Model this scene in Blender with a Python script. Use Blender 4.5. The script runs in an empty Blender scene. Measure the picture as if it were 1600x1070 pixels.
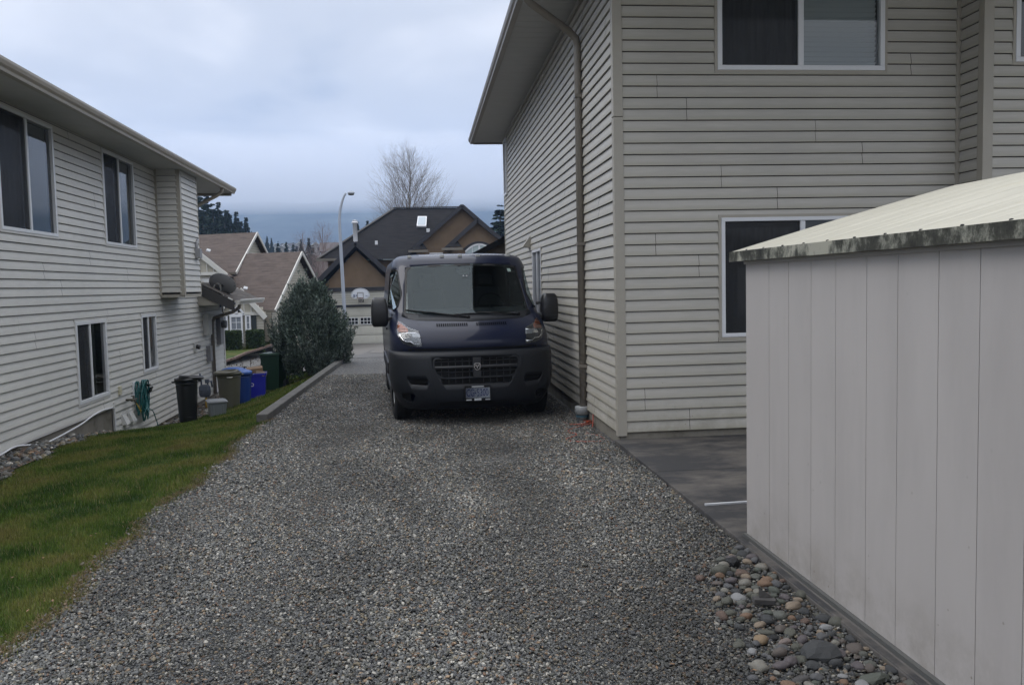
import bpy, bmesh, math, random
import numpy as np
from mathutils import Matrix, Vector, noise as mnoise
R_ = math.radians
sc = bpy.context.scene
COL = sc.collection
# ------------------------------------------------------------------ camera
EYE = Vector((0, 0, 1.66))
cam_d = bpy.data.cameras.new('camera')
cam_d.sensor_width = 36.0
cam_d.lens = 36.0 * 1325.0 / 1600.0
cam_d.clip_start = 0.05
cam_d.clip_end = 9000
cam = bpy.data.objects.new('camera', cam_d)
COL.objects.link(cam)
_r = Vector((0.99435351, -0.10362278, -0.02287851))
_d = Vector((-0.02975419, -0.0653008, -0.99742192))
_f = Vector((0.10186165, 0.99247072, -0.06801529))
m = Matrix.Identity(4)
for i in range(3):
    m[i][0] = _r[i]; m[i][1] = -_d[i]; m[i][2] = -_f[i]; m[i][3] = EYE[i]
cam.matrix_world = m
sc.camera = cam
# ------------------------------------------------------------------ world, sun, exposure
SUN_EL, SUN_AZ = R_(48), R_(-75)
W = bpy.data.worlds.new('World'); sc.world = W; W.use_nodes = True
nt = W.node_tree; nt.nodes.clear()
def wn(t, **k):
    n = nt.nodes.new(t)
    for a, b in k.items(): setattr(n, a, b)
    return n
L = nt.links.new
out = wn('ShaderNodeOutputWorld'); bg = wn('ShaderNodeBackground'); L(bg.outputs[0], out.inputs[0])
sky = wn('ShaderNodeTexSky', sky_type='NISHITA'); sky.sun_disc = False
sky.sun_elevation = SUN_EL; sky.sun_rotation = SUN_AZ
tc = wn('ShaderNodeTexCoord'); sep = wn('ShaderNodeSeparateXYZ'); L(tc.outputs['Generated'], sep.inputs[0])
# cloud deck: project the direction on a flat layer overhead
zz = wn('ShaderNodeMath', operation='MAXIMUM'); L(sep.outputs[2], zz.inputs[0]); zz.inputs[1].default_value = 0.0
za = wn('ShaderNodeMath', operation='ADD'); L(zz.outputs[0], za.inputs[0]); za.inputs[1].default_value = 0.22
dx = wn('ShaderNodeMath', operation='DIVIDE'); L(sep.outputs[0], dx.inputs[0]); L(za.outputs[0], dx.inputs[1])
dy = wn('ShaderNodeMath', operation='DIVIDE'); L(sep.outputs[1], dy.inputs[0]); L(za.outputs[0], dy.inputs[1])
cmb = wn('ShaderNodeCombineXYZ'); L(dx.outputs[0], cmb.inputs[0]); L(dy.outputs[0], cmb.inputs[1])
n1 = wn('ShaderNodeTexNoise'); n1.inputs['Scale'].default_value = 1.5; n1.inputs['Detail'].default_value = 5
n1.inputs['Roughness'].default_value = 0.42; n1.inputs['Distortion'].default_value = 0.25; L(cmb.outputs[0], n1.inputs['Vector'])
rmp = wn('ShaderNodeValToRGB'); L(n1.outputs[0], rmp.inputs[0])
rmp.color_ramp.interpolation = 'EASE'
e = rmp.color_ramp.elements
e[0].position = 0.36; e[0].color = (0.45, 0.495, 0.58, 1)
e[1].position = 0.62; e[1].color = (0.79, 0.80, 0.84, 1)
em = e.new(0.49); em.color = (0.61, 0.635, 0.69, 1)
# brighter towards the zenith, as an overcast sky is
mr = wn('ShaderNodeMapRange'); L(zz.outputs[0], mr.inputs[0])
mr.inputs[1].default_value = 0.30; mr.inputs[2].default_value = 1.0; mr.inputs[3].default_value = 1.0; mr.inputs[4].default_value = 2.9
wz = wn('ShaderNodeMapRange'); L(zz.outputs[0], wz.inputs[0]); wz.inputs[1].default_value = .35; wz.inputs[2].default_value = .9; wz.inputs[4].default_value = .6
wmx = wn('ShaderNodeMix', data_type='RGBA'); L(wz.outputs[0], wmx.inputs[0]); L(rmp.outputs[0], wmx.inputs[6]); wmx.inputs[7].default_value = (.80, .80, .80, 1)   # greyer overhead
vm = wn('ShaderNodeVectorMath', operation='SCALE'); L(wmx.outputs[2], vm.inputs[0]); L(mr.outputs[0], vm.inputs['Scale'])
sks = wn('ShaderNodeVectorMath', operation='SCALE'); L(sky.outputs[0], sks.inputs[0]); sks.inputs['Scale'].default_value = 0.06
mx = wn('ShaderNodeMix', data_type='RGBA'); mx.inputs[0].default_value = 0.9
L(sks.outputs[0], mx.inputs[6]); L(vm.outputs[0], mx.inputs[7]); L(mx.outputs[2], bg.inputs[0])
bg.inputs[1].default_value = 1.0
sun_d = bpy.data.lights.new('sun', 'SUN'); sun_d.energy = 0.5; sun_d.angle = R_(25); sun_d.color = (1, 0.97, 0.93)
sun = bpy.data.objects.new('sun', sun_d); COL.objects.link(sun)
_sd = Vector((math.sin(SUN_AZ) * math.cos(SUN_EL), math.cos(SUN_AZ) * math.cos(SUN_EL), math.sin(SUN_EL)))
sun.rotation_euler = _sd.to_track_quat('Z', 'Y').to_euler()
sc.view_settings.view_transform = 'Standard'; sc.view_settings.look = 'None'
sc.view_settings.exposure = 0.42; sc.view_settings.gamma = 1.0; sc.view_settings.use_curve_mapping = False
sc.render.engine = 'CYCLES'
sc.cycles.max_bounces = 7; sc.cycles.diffuse_bounces = 3; sc.cycles.glossy_bounces = 4
sc.cycles.transparent_max_bounces = 16; sc.cycles.volume_bounces = 2
sc.cycles.caustics_reflective = False; sc.cycles.caustics_refractive = False

# ------------------------------------------------------------------ materials
MATS = {}
def mat(name, color=(.5, .5, .5), rough=.6, metal=0.0, spec=.5, coat=0.0, coat_rough=.03,
        var=0.0, vscale=3.0, bump=0.0, bscale=40.0, color2=None, c2scale=2.0, c2lo=.45, c2hi=.6, stretch=None, alpha=None, coatn=None):
    """principled material; var = mottling of the base colour, color2 = patches of a second colour"""
    if name in MATS: return MATS[name]
    M = bpy.data.materials.new(name); M.use_nodes = True
    t = M.node_tree; N = t.nodes; b = N['Principled BSDF']
    b.inputs['Roughness'].default_value = rough; b.inputs['Metallic'].default_value = metal
    b.inputs['Specular IOR Level'].default_value = spec
    b.inputs['Coat Weight'].default_value = coat; b.inputs['Coat Roughness'].default_value = coat_rough
    b.inputs['Base Color'].default_value = (*color, 1)
    lk = t.links.new
    if var or bump or color2:
        c = N.new('ShaderNodeTexCoord'); src = c.outputs['Object']
        if stretch:
            mp = N.new('ShaderNodeMapping'); mp.inputs['Scale'].default_value = stretch; lk(src, mp.inputs[0]); src = mp.outputs[0]
    last = None
    if var:
        n = N.new('ShaderNodeTexNoise'); n.inputs['Scale'].default_value = vscale; n.inputs['Detail'].default_value = 6
        n.inputs['Roughness'].default_value = .65; lk(src, n.inputs['Vector'])
        mr = N.new('ShaderNodeMapRange'); lk(n.outputs[0], mr.inputs[0]); mr.inputs[1].default_value = .25; mr.inputs[2].default_value = .75
        mr.inputs[3].default_value = 1 - var; mr.inputs[4].default_value = 1 + var
        v = N.new('ShaderNodeVectorMath'); v.operation = 'SCALE'; v.inputs[0].default_value = color; lk(mr.outputs[0], v.inputs['Scale'])
        last = v.outputs[0]
    if color2:
        n = N.new('ShaderNodeTexNoise'); n.inputs['Scale'].default_value = c2scale; n.inputs['Detail'].default_value = 8
        n.inputs['Roughness'].default_value = .7; lk(src, n.inputs['Vector'])
        mr = N.new('ShaderNodeMapRange'); lk(n.outputs[0], mr.inputs[0]); mr.inputs[1].default_value = c2lo; mr.inputs[2].default_value = c2hi
        x = N.new('ShaderNodeMix'); x.data_type = 'RGBA'; lk(mr.outputs[0], x.inputs[0])
        if last: lk(last, x.inputs[6])
        else: x.inputs[6].default_value = (*color, 1)
        x.inputs[7].default_value = (*color2, 1); last = x.outputs[2]
    if last: lk(last, b.inputs['Base Color'])
    if bump:
        n = N.new('ShaderNodeTexNoise'); n.inputs['Scale'].default_value = bscale; n.inputs['Detail'].default_value = 5; lk(src, n.inputs['Vector'])
        u = N.new('ShaderNodeBump'); u.inputs['Strength'].default_value = 1; u.inputs['Distance'].default_value = bump
        lk(n.outputs[0], u.inputs['Height']); lk(u.outputs[0], b.inputs['Normal'])
    if alpha is not None: b.inputs['Alpha'].default_value = alpha
    MATS[name] = M
    return M

def glass(name, tint=(.8, .85, .86), trans=.9, rough=0.0, refl=1.0, gcol=(.95, .97, 1)):
    """thin window glass: see-through, with a fresnel mirror on top"""
    if name in MATS: return MATS[name]
    M = bpy.data.materials.new(name); M.use_nodes = True
    t = M.node_tree; N = t.nodes; N.clear(); lk = t.links.new
    o = N.new('ShaderNodeOutputMaterial'); mixs = N.new('ShaderNodeMixShader'); tr = N.new('ShaderNodeBsdfTransparent')
    gl = N.new('ShaderNodeBsdfGlossy'); fr = N.new('ShaderNodeFresnel')
    fr.inputs[0].default_value = 1.52; gl.inputs['Roughness'].default_value = rough; gl.inputs[0].default_value = (*gcol, 1)
    tr.inputs[0].default_value = (*[c * trans for c in tint], 1)
    ad = N.new('ShaderNodeMath'); ad.operation = 'MULTIPLY_ADD'; lk(fr.outputs[0], ad.inputs[0]); ad.inputs[1].default_value = refl; ad.inputs[2].default_value = .02; ad.use_clamp = True
    lk(ad.outputs[0], mixs.inputs[0]); lk(tr.outputs[0], mixs.inputs[1]); lk(gl.outputs[0], mixs.inputs[2]); lk(mixs.outputs[0], o.inputs[0])
    MATS[name] = M
    return M

def siding_mat(name, color, stain=.12):
    """vinyl siding: uv.x runs along the wall in metres, uv.y across one course"""
    M = bpy.data.materials.new(name); M.use_nodes = True
    t = M.node_tree; N = t.nodes; b = N['Principled BSDF']; lk = t.links.new
    b.inputs['Roughness'].default_value = .5; b.inputs['Specular IOR Level'].default_value = .35
    c = N.new('ShaderNodeTexCoord')
    n = N.new('ShaderNodeTexNoise'); n.inputs['Scale'].default_value = 1.1; n.inputs['Detail'].default_value = 7; lk(c.outputs['Object'], n.inputs['Vector'])
    n2 = N.new('ShaderNodeTexNoise'); n2.inputs['Scale'].default_value = 3; n2.inputs['Detail'].default_value = 4
    mp = N.new('ShaderNodeMapping'); mp.inputs['Scale'].default_value = (1.6, 1.6, 14); lk(c.outputs['Object'], mp.inputs[0]); lk(mp.outputs[0], n2.inputs['Vector'])
    m1 = N.new('ShaderNodeMapRange'); lk(n.outputs[0], m1.inputs[0]); m1.inputs[1].default_value = .3; m1.inputs[2].default_value = .7; m1.inputs[3].default_value = .92; m1.inputs[4].default_value = 1.06
    m2 = N.new('ShaderNodeMapRange'); lk(n2.outputs[0], m2.inputs[0]); m2.inputs[1].default_value = .3; m2.inputs[2].default_value = .7; m2.inputs[3].default_value = .95; m2.inputs[4].default_value = 1.04
    mm = N.new('ShaderNodeMath'); mm.operation = 'MULTIPLY'; lk(m1.outputs[0], mm.inputs[0]); lk(m2.outputs[0], mm.inputs[1])
    gg = N.new('ShaderNodeNewGeometry'); mi = N.new('ShaderNodeMapRange'); lk(gg.outputs['Random Per Island'], mi.inputs[0]); mi.inputs[3].default_value = .975; mi.inputs[4].default_value = 1.02
    mq = N.new('ShaderNodeMath'); mq.operation = 'MULTIPLY'; lk(mm.outputs[0], mq.inputs[0]); lk(mi.outputs[0], mq.inputs[1]); mm = mq
    v = N.new('ShaderNodeVectorMath'); v.operation = 'SCALE'; v.inputs[0].default_value = color; lk(mm.outputs[0], v.inputs['Scale'])
    # greenish film that gathers near the bottom edge of each lap, in patches
    uv = N.new('ShaderNodeSeparateXYZ'); lk(c.outputs['UV'], uv.inputs[0])
    s = N.new('ShaderNodeMapRange'); lk(uv.outputs[1], s.inputs[0]); s.inputs[1].default_value = .55; s.inputs[2].default_value = 0.0; s.inputs[3].default_value = 0; s.inputs[4].default_value = 1
    k = N.new('ShaderNodeMath'); k.operation = 'MULTIPLY'; lk(s.outputs[0], k.inputs[0]); k.inputs[1].default_value = stain * 2
    k2 = N.new('ShaderNodeMath'); k2.operation = 'MULTIPLY'; lk(k.outputs[0], k2.inputs[0]); lk(n.outputs[0], k2.inputs[1])
    x = N.new('ShaderNodeMix'); x.data_type = 'RGBA'; lk(k2.outputs[0], x.inputs[0]); lk(v.outputs[0], x.inputs[6]); x.inputs[7].default_value = (color[0] * .62, color[1] * .60, color[2] * .42, 1)
    lk(x.outputs[2], b.inputs['Base Color'])
    # embossed grain and a slight waviness
    n3 = N.new('ShaderNodeTexNoise'); n3.inputs['Scale'].default_value = 1; n3.inputs['Detail'].default_value = 3
    mp3 = N.new('ShaderNodeMapping'); mp3.inputs['Scale'].default_value = (3, 3, 60); lk(c.outputs['Object'], mp3.inputs[0]); lk(mp3.outputs[0], n3.inputs['Vector'])
    u = N.new('ShaderNodeBump'); u.inputs['Distance'].default_value = .0015; u.inputs['Strength'].default_value = .8; lk(n3.outputs[0], u.inputs['Height']); lk(u.outputs[0], b.inputs['Normal'])
    MATS[name] = M
    return M

def shingle_mat(name, c1, c2, c3):
    """asphalt shingles: uv in metres, u along the eave, v up the slope"""
    M = bpy.data.materials.new(name); M.use_nodes = True
    t = M.node_tree; N = t.nodes; b = N['Principled BSDF']; lk = t.links.new
    b.inputs['Roughness'].default_value = .9; b.inputs['Specular IOR Level'].default_value = .2
    c = N.new('ShaderNodeTexCoord')
    br = N.new('ShaderNodeTexBrick'); lk(c.outputs['UV'], br.inputs['Vector'])
    br.inputs['Color1'].default_value = (*c1, 1); br.inputs['Color2'].default_value = (*c2, 1); br.inputs['Mortar'].default_value = (*[k * .5 for k in c1], 1)
    br.inputs['Scale'].default_value = 1; br.inputs['Brick Width'].default_value = .34; br.inputs['Row Height'].default_value = .14
    br.inputs['Mortar Size'].default_value = .008; br.inputs['Mortar Smooth'].default_value = .3; br.offset = .37; br.offset_frequency = 2
    n = N.new('ShaderNodeTexNoise'); n.inputs['Scale'].default_value = 1.0; n.inputs['Detail'].default_value = 6
    mp = N.new('ShaderNodeMapping'); mp.inputs['Scale'].default_value = (1.2, 7.1, 1); lk(c.outputs['UV'], mp.inputs[0]); lk(mp.outputs[0], n.inputs['Vector'])
    mr = N.new('ShaderNodeMapRange'); lk(n.outputs[0], mr.inputs[0]); mr.inputs[1].default_value = .4; mr.inputs[2].default_value = .62; mr.inputs[4].default_value = .6
    x = N.new('ShaderNodeMix'); x.data_type = 'RGBA'; lk(mr.outputs[0], x.inputs[0]); lk(br.outputs[0], x.inputs[6]); x.inputs[7].default_value = (*c3, 1)
    lk(x.outputs[2], b.inputs['Base Color'])
    u = N.new('ShaderNodeBump'); u.inputs['Distance'].default_value = .01; lk(br.outputs[1], u.inputs['Height']); u.invert = True; lk(u.outputs[0], b.inputs['Normal'])
    MATS[name] = M
    return M

# ------------------------------------------------------------------ mesh builder
class MB:
    def __init__(s): s.v = []; s.f = []; s.m = []; s.uv = []; s.sm = []
    def add(s, vs, fs, m=0, uvs=None, smooth=False):
        o = len(s.v); s.v.extend([tuple(p) for p in vs])
        for i, f in enumerate(fs):
            s.f.append(tuple(o + k for k in f)); s.m.append(m); s.sm.append(smooth)
            s.uv.append([uvs[k] for k in f] if uvs else None)
    def quad(s, a, b, c, d, m=0, uvs=None): s.add([a, b, c, d], [(0, 1, 2, 3)], m, uvs)
    def box(s, x0, x1, y0, y1, z0, z1, m=0):
        s.add([(x0, y0, z0), (x1, y0, z0), (x1, y1, z0), (x0, y1, z0), (x0, y0, z1), (x1, y0, z1), (x1, y1, z1), (x0, y1, z1)],
              [(0, 3, 2, 1), (4, 5, 6, 7), (0, 1, 5, 4), (1, 2, 6, 5), (2, 3, 7, 6), (3, 0, 4, 7)], m)
    def fbox(s, F, a0, a1, b0, b1, c0, c1, m=0):
        """box in a wall frame F=(O,U,N): a along U, b along N (outward), c up"""
        O, U, N = F; Z = Vector((0, 0, 1)); P = lambda a, b, c: O + U * a + N * b + Z * c
        s.add([P(a0, b0, c0), P(a1, b0, c0), P(a1, b1, c0), P(a0, b1, c0), P(a0, b0, c1), P(a1, b0, c1), P(a1, b1, c1), P(a0, b1, c1)],
              [(0, 3, 2, 1), (4, 5, 6, 7), (0, 1, 5, 4), (1, 2, 6, 5), (2, 3, 7, 6), (3, 0, 4, 7)], m)
    def beam(s, a, b, w, h, up=(0, 0, 1), m=0):
        """rectangular bar from a to b; w sideways, h along up"""
        a = Vector(a); b = Vector(b); t = (b - a).normalized(); up = Vector(up); sd = t.cross(up).normalized(); u2 = sd.cross(t).normalized()
        vs = []
        for p in (a, b):
            for q, r in ((-1, -1), (1, -1), (1, 1), (-1, 1)): vs.append(p + sd * (w / 2 * q) + u2 * (h / 2 * r))
        s.add(vs, [(0, 1, 2, 3), (7, 6, 5, 4), (0, 4, 5, 1), (1, 5, 6, 2), (2, 6, 7, 3), (3, 7, 4, 0)], m)
    def tube(s, pts, r, n=8, m=0, cap=True, smooth=True):
        pts = [Vector(p) for p in pts]; rr = r if isinstance(r, (list, tuple)) else [r] * len(pts)
        t0 = (pts[1] - pts[0]).normalized(); u = t0.orthogonal().normalized(); vs = []
        for i, p in enumerate(pts):
            t = (pts[min(i + 1, len(pts) - 1)] - pts[max(i - 1, 0)]).normalized()
            u = (u - t * u.dot(t)).normalized(); w = t.cross(u)
            for k in range(n):
                a = 2 * math.pi * k / n; vs.append(p + (u * math.cos(a) + w * math.sin(a)) * rr[i])
        fs = [(i * n + k, i * n + (k + 1) % n, (i + 1) * n + (k + 1) % n, (i + 1) * n + k) for i in range(len(pts) - 1) for k in range(n)]
        s.add(vs, fs, m, smooth=smooth)
        if cap:
            s.add(vs[:n], [tuple(range(n))[::-1]], m); s.add(vs[-n:], [tuple(range(n))], m)
    def lathe(s, prof, n=32, c=(0, 0, 0), m=0, sx=1, sy=1, smooth=True):
        vs = []
        for r, z in prof:
            for k in range(n):
                a = 2 * math.pi * k / n; vs.append((c[0] + sx * r * math.cos(a), c[1] + sy * r * math.sin(a), c[2] + z))
        s.add(vs, [(i * n + k, i * n + (k + 1) % n, (i + 1) * n + (k + 1) % n, (i + 1) * n + k) for i in range(len(prof) - 1) for k in range(n)], m, smooth=smooth)
    def prism(s, poly, ext, m=0):
        """closed planar polygon pushed along ext"""
        poly = [Vector(p) for p in poly]; ext = Vector(ext); n = len(poly)
        s.add(poly + [p + ext for p in poly], [tuple(range(n))[::-1], tuple(range(n, 2 * n))] + [(i, (i + 1) % n, n + (i + 1) % n, n + i) for i in range(n)], m)
    def mesh(s, name, mats, inv=None):
        me = bpy.data.meshes.new(name)
        vs = s.v if inv is None else [tuple(inv @ Vector(p)) for p in s.v]
        me.from_pydata(vs, [], s.f)
        if any(u is not None for u in s.uv):
            ul = me.uv_layers.new(name='UVMap'); i = 0
            flat = []
            for f, u in zip(s.f, s.uv):
                for k in range(len(f)): flat.extend(u[k] if u else (0.0, 0.0))
            ul.data.foreach_set('uv', flat)
        me.polygons.foreach_set('material_index', s.m)
        me.polygons.foreach_set('use_smooth', s.sm)
        for q in (mats if isinstance(mats, (list, tuple)) else [mats]): me.materials.append(q)
        me.update()
        return me
    def build(s, name, mats, parent=None, world=False, fix=True, bevel=0, autos=True):
        inv = parent.matrix_world.inverted() if (world and parent) else None
        me = s.mesh(name, mats, inv)
        if fix:
            bm = bmesh.new(); bm.from_mesh(me)
            bmesh.ops.remove_doubles(bm, verts=bm.verts, dist=1e-5)
            bmesh.ops.recalc_face_normals(bm, faces=bm.faces); bm.to_mesh(me); bm.free()
        o = bpy.data.objects.new(name, me); COL.objects.link(o)
        if parent: o.parent = parent
        if bevel:
            b = o.modifiers.new('bevel', 'BEVEL'); b.width = bevel; b.segments = 2; b.limit_method = 'ANGLE'; b.angle_limit = R_(40)
        return o

def tag(o, label=None, cat=None, group=None, kind=None):
    if label: o['label'] = label
    if cat: o['category'] = cat
    if group: o['group'] = group
    if kind: o['kind'] = kind
    return o
def thing(name, label, cat, loc=(0, 0, 0), rz=0.0, group=None):
    o = bpy.data.objects.new(name, None); o.empty_display_size = .2; COL.objects.link(o)
    o.location = loc; o.rotation_euler = (0, 0, rz)
    o.matrix_world = Matrix.Translation(Vector(loc)) @ Matrix.Rotation(rz, 4, 'Z')
    return tag(o, label, cat, group)
def copy_tree(o, parent=None):
    c = o.copy(); COL.objects.link(c); c.parent = parent
    for ch in list(o.children): copy_tree(ch, c)
    return c
def lerp(t, xs, ys):
    return float(np.interp(t, xs, ys))

# ------------------------------------------------------------------ shared materials
M_sid_r = siding_mat('siding_beige', (.445, .425, .385), .4)
M_sid_l = siding_mat('siding_grey', (.555, .545, .515), .15)
M_dark = mat('dark_gap', (.012, .012, .012), .9)
M_corner = mat('trim_beige', (.35, .325, .275), .5, var=.06)
M_white = mat('white_vinyl', (.66, .67, .69), .35, var=.04)
M_trim_l = mat('trim_light', (.55, .54, .52), .45, var=.05)
M_soffit = mat('soffit', (.42, .415, .40), .55, var=.05)
M_gutter = mat('gutter', (.20, .178, .15), .4, var=.1, vscale=2)
M_gutter_l = mat('gutter_tan', (.30, .27, .22), .4, var=.1, vscale=2)
M_conc = mat('concrete', (.20, .185, .155), .9, var=.25, vscale=5, bump=.004, bscale=30, color2=(.09, .08, .06), c2scale=2.5, c2lo=.5, c2hi=.7)
M_glass = glass('window_glass')
M_room = mat('dark_room', (.11, .11, .115), .9)
M_blind = mat('blind_slats', (.62, .64, .65), .6)
M_curtain = mat('curtain', (.24, .25, .26), .8, var=.4, vscale=3, stretch=(6, 6, .3))
M_blackp = mat('black_plastic', (.012, .012, .014), .38, var=.1)
M_blackr = mat('black_rubber', (.012, .012, .013), .75, bump=.002, bscale=60)
M_steel = mat('galvanised_steel', (.35, .36, .37), .45, metal=.8, var=.15, vscale=6)
M_greyp = mat('grey_paint', (.20, .20, .21), .5, var=.1)
M_shing_r = shingle_mat('shingle_brown', (.098, .076, .066), (.072, .057, .050), (.125, .100, .088))
M_shing_d = shingle_mat('shingle_dark', (.014, .0135, .0155), (.010, .0095, .0115), (.022, .021, .022))
M_shing_b = shingle_mat('shingle_worn', (.075, .066, .060), (.055, .048, .044), (.11, .098, .088))
# ------------------------------------------------------------------ terrain heights
def zd(y): return lerp(y, [0, 7, 12, 23, 30, 45, 60], [0, 0, -.07, -.2, -.65, -1.31, -1.36])
def zw(y): return lerp(y, [0, 9, 11.3, 12.6, 13.4, 14.4, 16.6, 18, 23, 30, 45], [-.22, -.235, -.26, -.37, -.48, -.60, -.90, -.96, -1.0, -1.05, -1.31])
def zt(x, y):
    t = min(max((-2.08 - x) / 3.0, 0), 1)
    p = lerp(y, [8, 14, 17.5, 21], [1.25, 1.75, 1.25, 1.6])
    t = 1 - (1 - t) ** p
    return zd(y) * (1 - t) + zw(y) * t
def sheet(name, xs, ys, zf, mats, label_kind='structure', skip=None, off=0.0):
    mb = MB(); nx, ny = len(xs), len(ys)
    vs = [(x, y, zf(x, y) + off) for y in ys for x in xs]
    fs = [(j * nx + i, j * nx + i + 1, (j + 1) * nx + i + 1, (j + 1) * nx + i) for j in range(ny - 1) for i in range(nx - 1)
          if not (skip and skip(.5 * (xs[i] + xs[i + 1]), .5 * (ys[j] + ys[j + 1])))]
    mb.add(vs, fs, 0, smooth=True)
    o = mb.build(name, mats, fix=False); o['kind'] = label_kind
    return o
rng = np.random.default_rng(5)

# gravel colour: grey stones with a few tan, rust and white ones
def gravel_colors(N, lk, fac_socket, b, wet=None):
    r = N.new('ShaderNodeValToRGB'); r.color_ramp.interpolation = 'CONSTANT'; lk(fac_socket, r.inputs[0])
    pal = [(0, (.052, .055, .060)), (.12, (.10, .105, .11)), (.27, (.072, .074, .076)), (.40, (.14, .143, .142)), (.52, (.060, .063, .056)),
           (.62, (.19, .19, .185)), (.70, (.10, .092, .078)), (.78, (.055, .056, .062)), (.84, (.17, .145, .105)), (.885, (.12, .075, .052)), (.915, (.28, .275, .26)), (.955, (.22, .16, .11)), (.978, (.36, .35, .33))]
    cr = r.color_ramp
    cr.elements[0].color = (*pal[0][1], 1); cr.elements[1].position = pal[1][0]; cr.elements[1].color = (*pal[1][1], 1)
    for p, c in pal[2:]:
        q = cr.elements.new(p); q.color = (*c, 1)
    return r.outputs[0]
def make_gravel_stone_mat():
    M = bpy.data.materials.new('gravel_stone'); M.use_nodes = True; t = M.node_tree; N = t.nodes; lk = t.links.new; b = N['Principled BSDF']
    oi = N.new('ShaderNodeObjectInfo'); col = gravel_colors(N, lk, oi.outputs['Random'], b)
    c = N.new('ShaderNodeTexCoord'); n = N.new('ShaderNodeTexNoise'); n.inputs['Scale'].default_value = 2.2; n.inputs['Detail'].default_value = 4; lk(c.outputs['Object'], n.inputs['Vector'])
    mr = N.new('ShaderNodeMapRange'); lk(n.outputs[0], mr.inputs[0]); mr.inputs[1].default_value = .3; mr.inputs[2].default_value = .7; mr.inputs[3].default_value = .75; mr.inputs[4].default_value = 1.25
    # damp patches: darker and browner, on the scale of the drive
    dn = N.new('ShaderNodeTexNoise'); dn.inputs['Scale'].default_value = .55; dn.inputs['Detail'].default_value = 5; dmp = N.new('ShaderNodeMapping'); dmp.inputs['Scale'].default_value = (1.9, .8, 1); lk(oi.outputs['Location'], dmp.inputs[0]); lk(dmp.outputs[0], dn.inputs['Vector'])
    dm = N.new('ShaderNodeMapRange'); lk(dn.outputs[0], dm.inputs[0]); dm.inputs[1].default_value = .36; dm.inputs[2].default_value = .60; dm.inputs[3].default_value = .58; dm.inputs[4].default_value = 1.1
    mm = N.new('ShaderNodeMath'); mm.operation = 'MULTIPLY'; lk(mr.outputs[0], mm.inputs[0]); lk(dm.outputs[0], mm.inputs[1])
    # soaked, silty gravel in front of the river stones
    sl = N.new('ShaderNodeSeparateXYZ'); lk(oi.outputs['Location'], sl.inputs[0])
    wx_ = N.new('ShaderNodeMapRange'); lk(sl.outputs[0], wx_.inputs[0]); wx_.inputs[1].default_value = .5; wx_.inputs[2].default_value = 1.4
    wy_ = N.new('ShaderNodeMapRange'); lk(sl.outputs[1], wy_.inputs[0]); wy_.inputs[1].default_value = 6.0; wy_.inputs[2].default_value = 4.2
    ww = N.new('ShaderNodeMath'); ww.operation = 'MULTIPLY'; lk(wx_.outputs[0], ww.inputs[0]); lk(wy_.outputs[0], ww.inputs[1])
    wf = N.new('ShaderNodeMapRange'); lk(ww.outputs[0], wf.inputs[0]); wf.inputs[3].default_value = 1.0; wf.inputs[4].default_value = .62
    m3 = N.new('ShaderNodeMath'); m3.operation = 'MULTIPLY'; lk(mm.outputs[0], m3.inputs[0]); lk(wf.outputs[0], m3.inputs[1]); mm = m3
    tv = N.new('ShaderNodeVectorMath'); tv.operation = 'MULTIPLY'; lk(col, tv.inputs[0]); tv.inputs[1].default_value = (1.22, 1.18, 1.09)
    v = N.new('ShaderNodeVectorMath'); v.operation = 'SCALE'; lk(tv.outputs[0], v.inputs[0]); lk(mm.outputs[0], v.inputs['Scale']); lk(v.outputs[0], b.inputs['Base Color'])
    b.inputs['Roughness'].default_value = .55; b.inputs['Specular IOR Level'].default_value = .4
    return M
def make_gravel_ground_mat():
    M = bpy.data.materials.new('gravel_bed'); M.use_nodes = True; t = M.node_tree; N = t.nodes; lk = t.links.new; b = N['Principled BSDF']
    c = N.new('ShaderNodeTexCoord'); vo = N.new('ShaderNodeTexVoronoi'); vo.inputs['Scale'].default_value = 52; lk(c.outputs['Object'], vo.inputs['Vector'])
    sp = N.new('ShaderNodeSeparateColor'); lk(vo.outputs['Color'], sp.inputs[0])
    col = gravel_colors(N, lk, sp.outputs[0], b)
    mr = N.new('ShaderNodeMapRange'); lk(vo.outputs['Distance'], mr.inputs[0]); mr.inputs[1].default_value = .3; mr.inputs[2].default_value = .75; mr.inputs[3].default_value = .95; mr.inputs[4].default_value = .7  # shade between the stones painted in: cells darken towards their edges
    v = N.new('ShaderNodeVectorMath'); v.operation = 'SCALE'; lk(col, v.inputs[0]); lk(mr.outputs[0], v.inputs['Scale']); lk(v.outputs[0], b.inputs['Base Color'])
    u = N.new('ShaderNodeBump'); u.invert = True; u.inputs['Distance'].default_value = .02; lk(vo.outputs['Distance'], u.inputs['Height']); lk(u.outputs[0], b.inputs['Normal'])
    b.inputs['Roughness'].default_value = .7
    return M
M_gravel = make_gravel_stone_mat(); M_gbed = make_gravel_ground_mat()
def edge_x(y): # ragged left edge of the gravel
    return -2.03 + .05 * mnoise.noise(Vector((0, y * 2.6, 4))) + .04 * mnoise.noise(Vector((0, y * 9, 7))) + .05 * math.sin(y * 1.7) + .035 * math.sin(y * 4.3 + 1) - .06 * lerp(y, [3, 6, 8, 11.5], [0, -.1, .4, 1.2])
xs = [-2.35 + .15 * i for i in range(31)]; ys = [-4 + .5 * i for i in range(56)]
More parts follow.
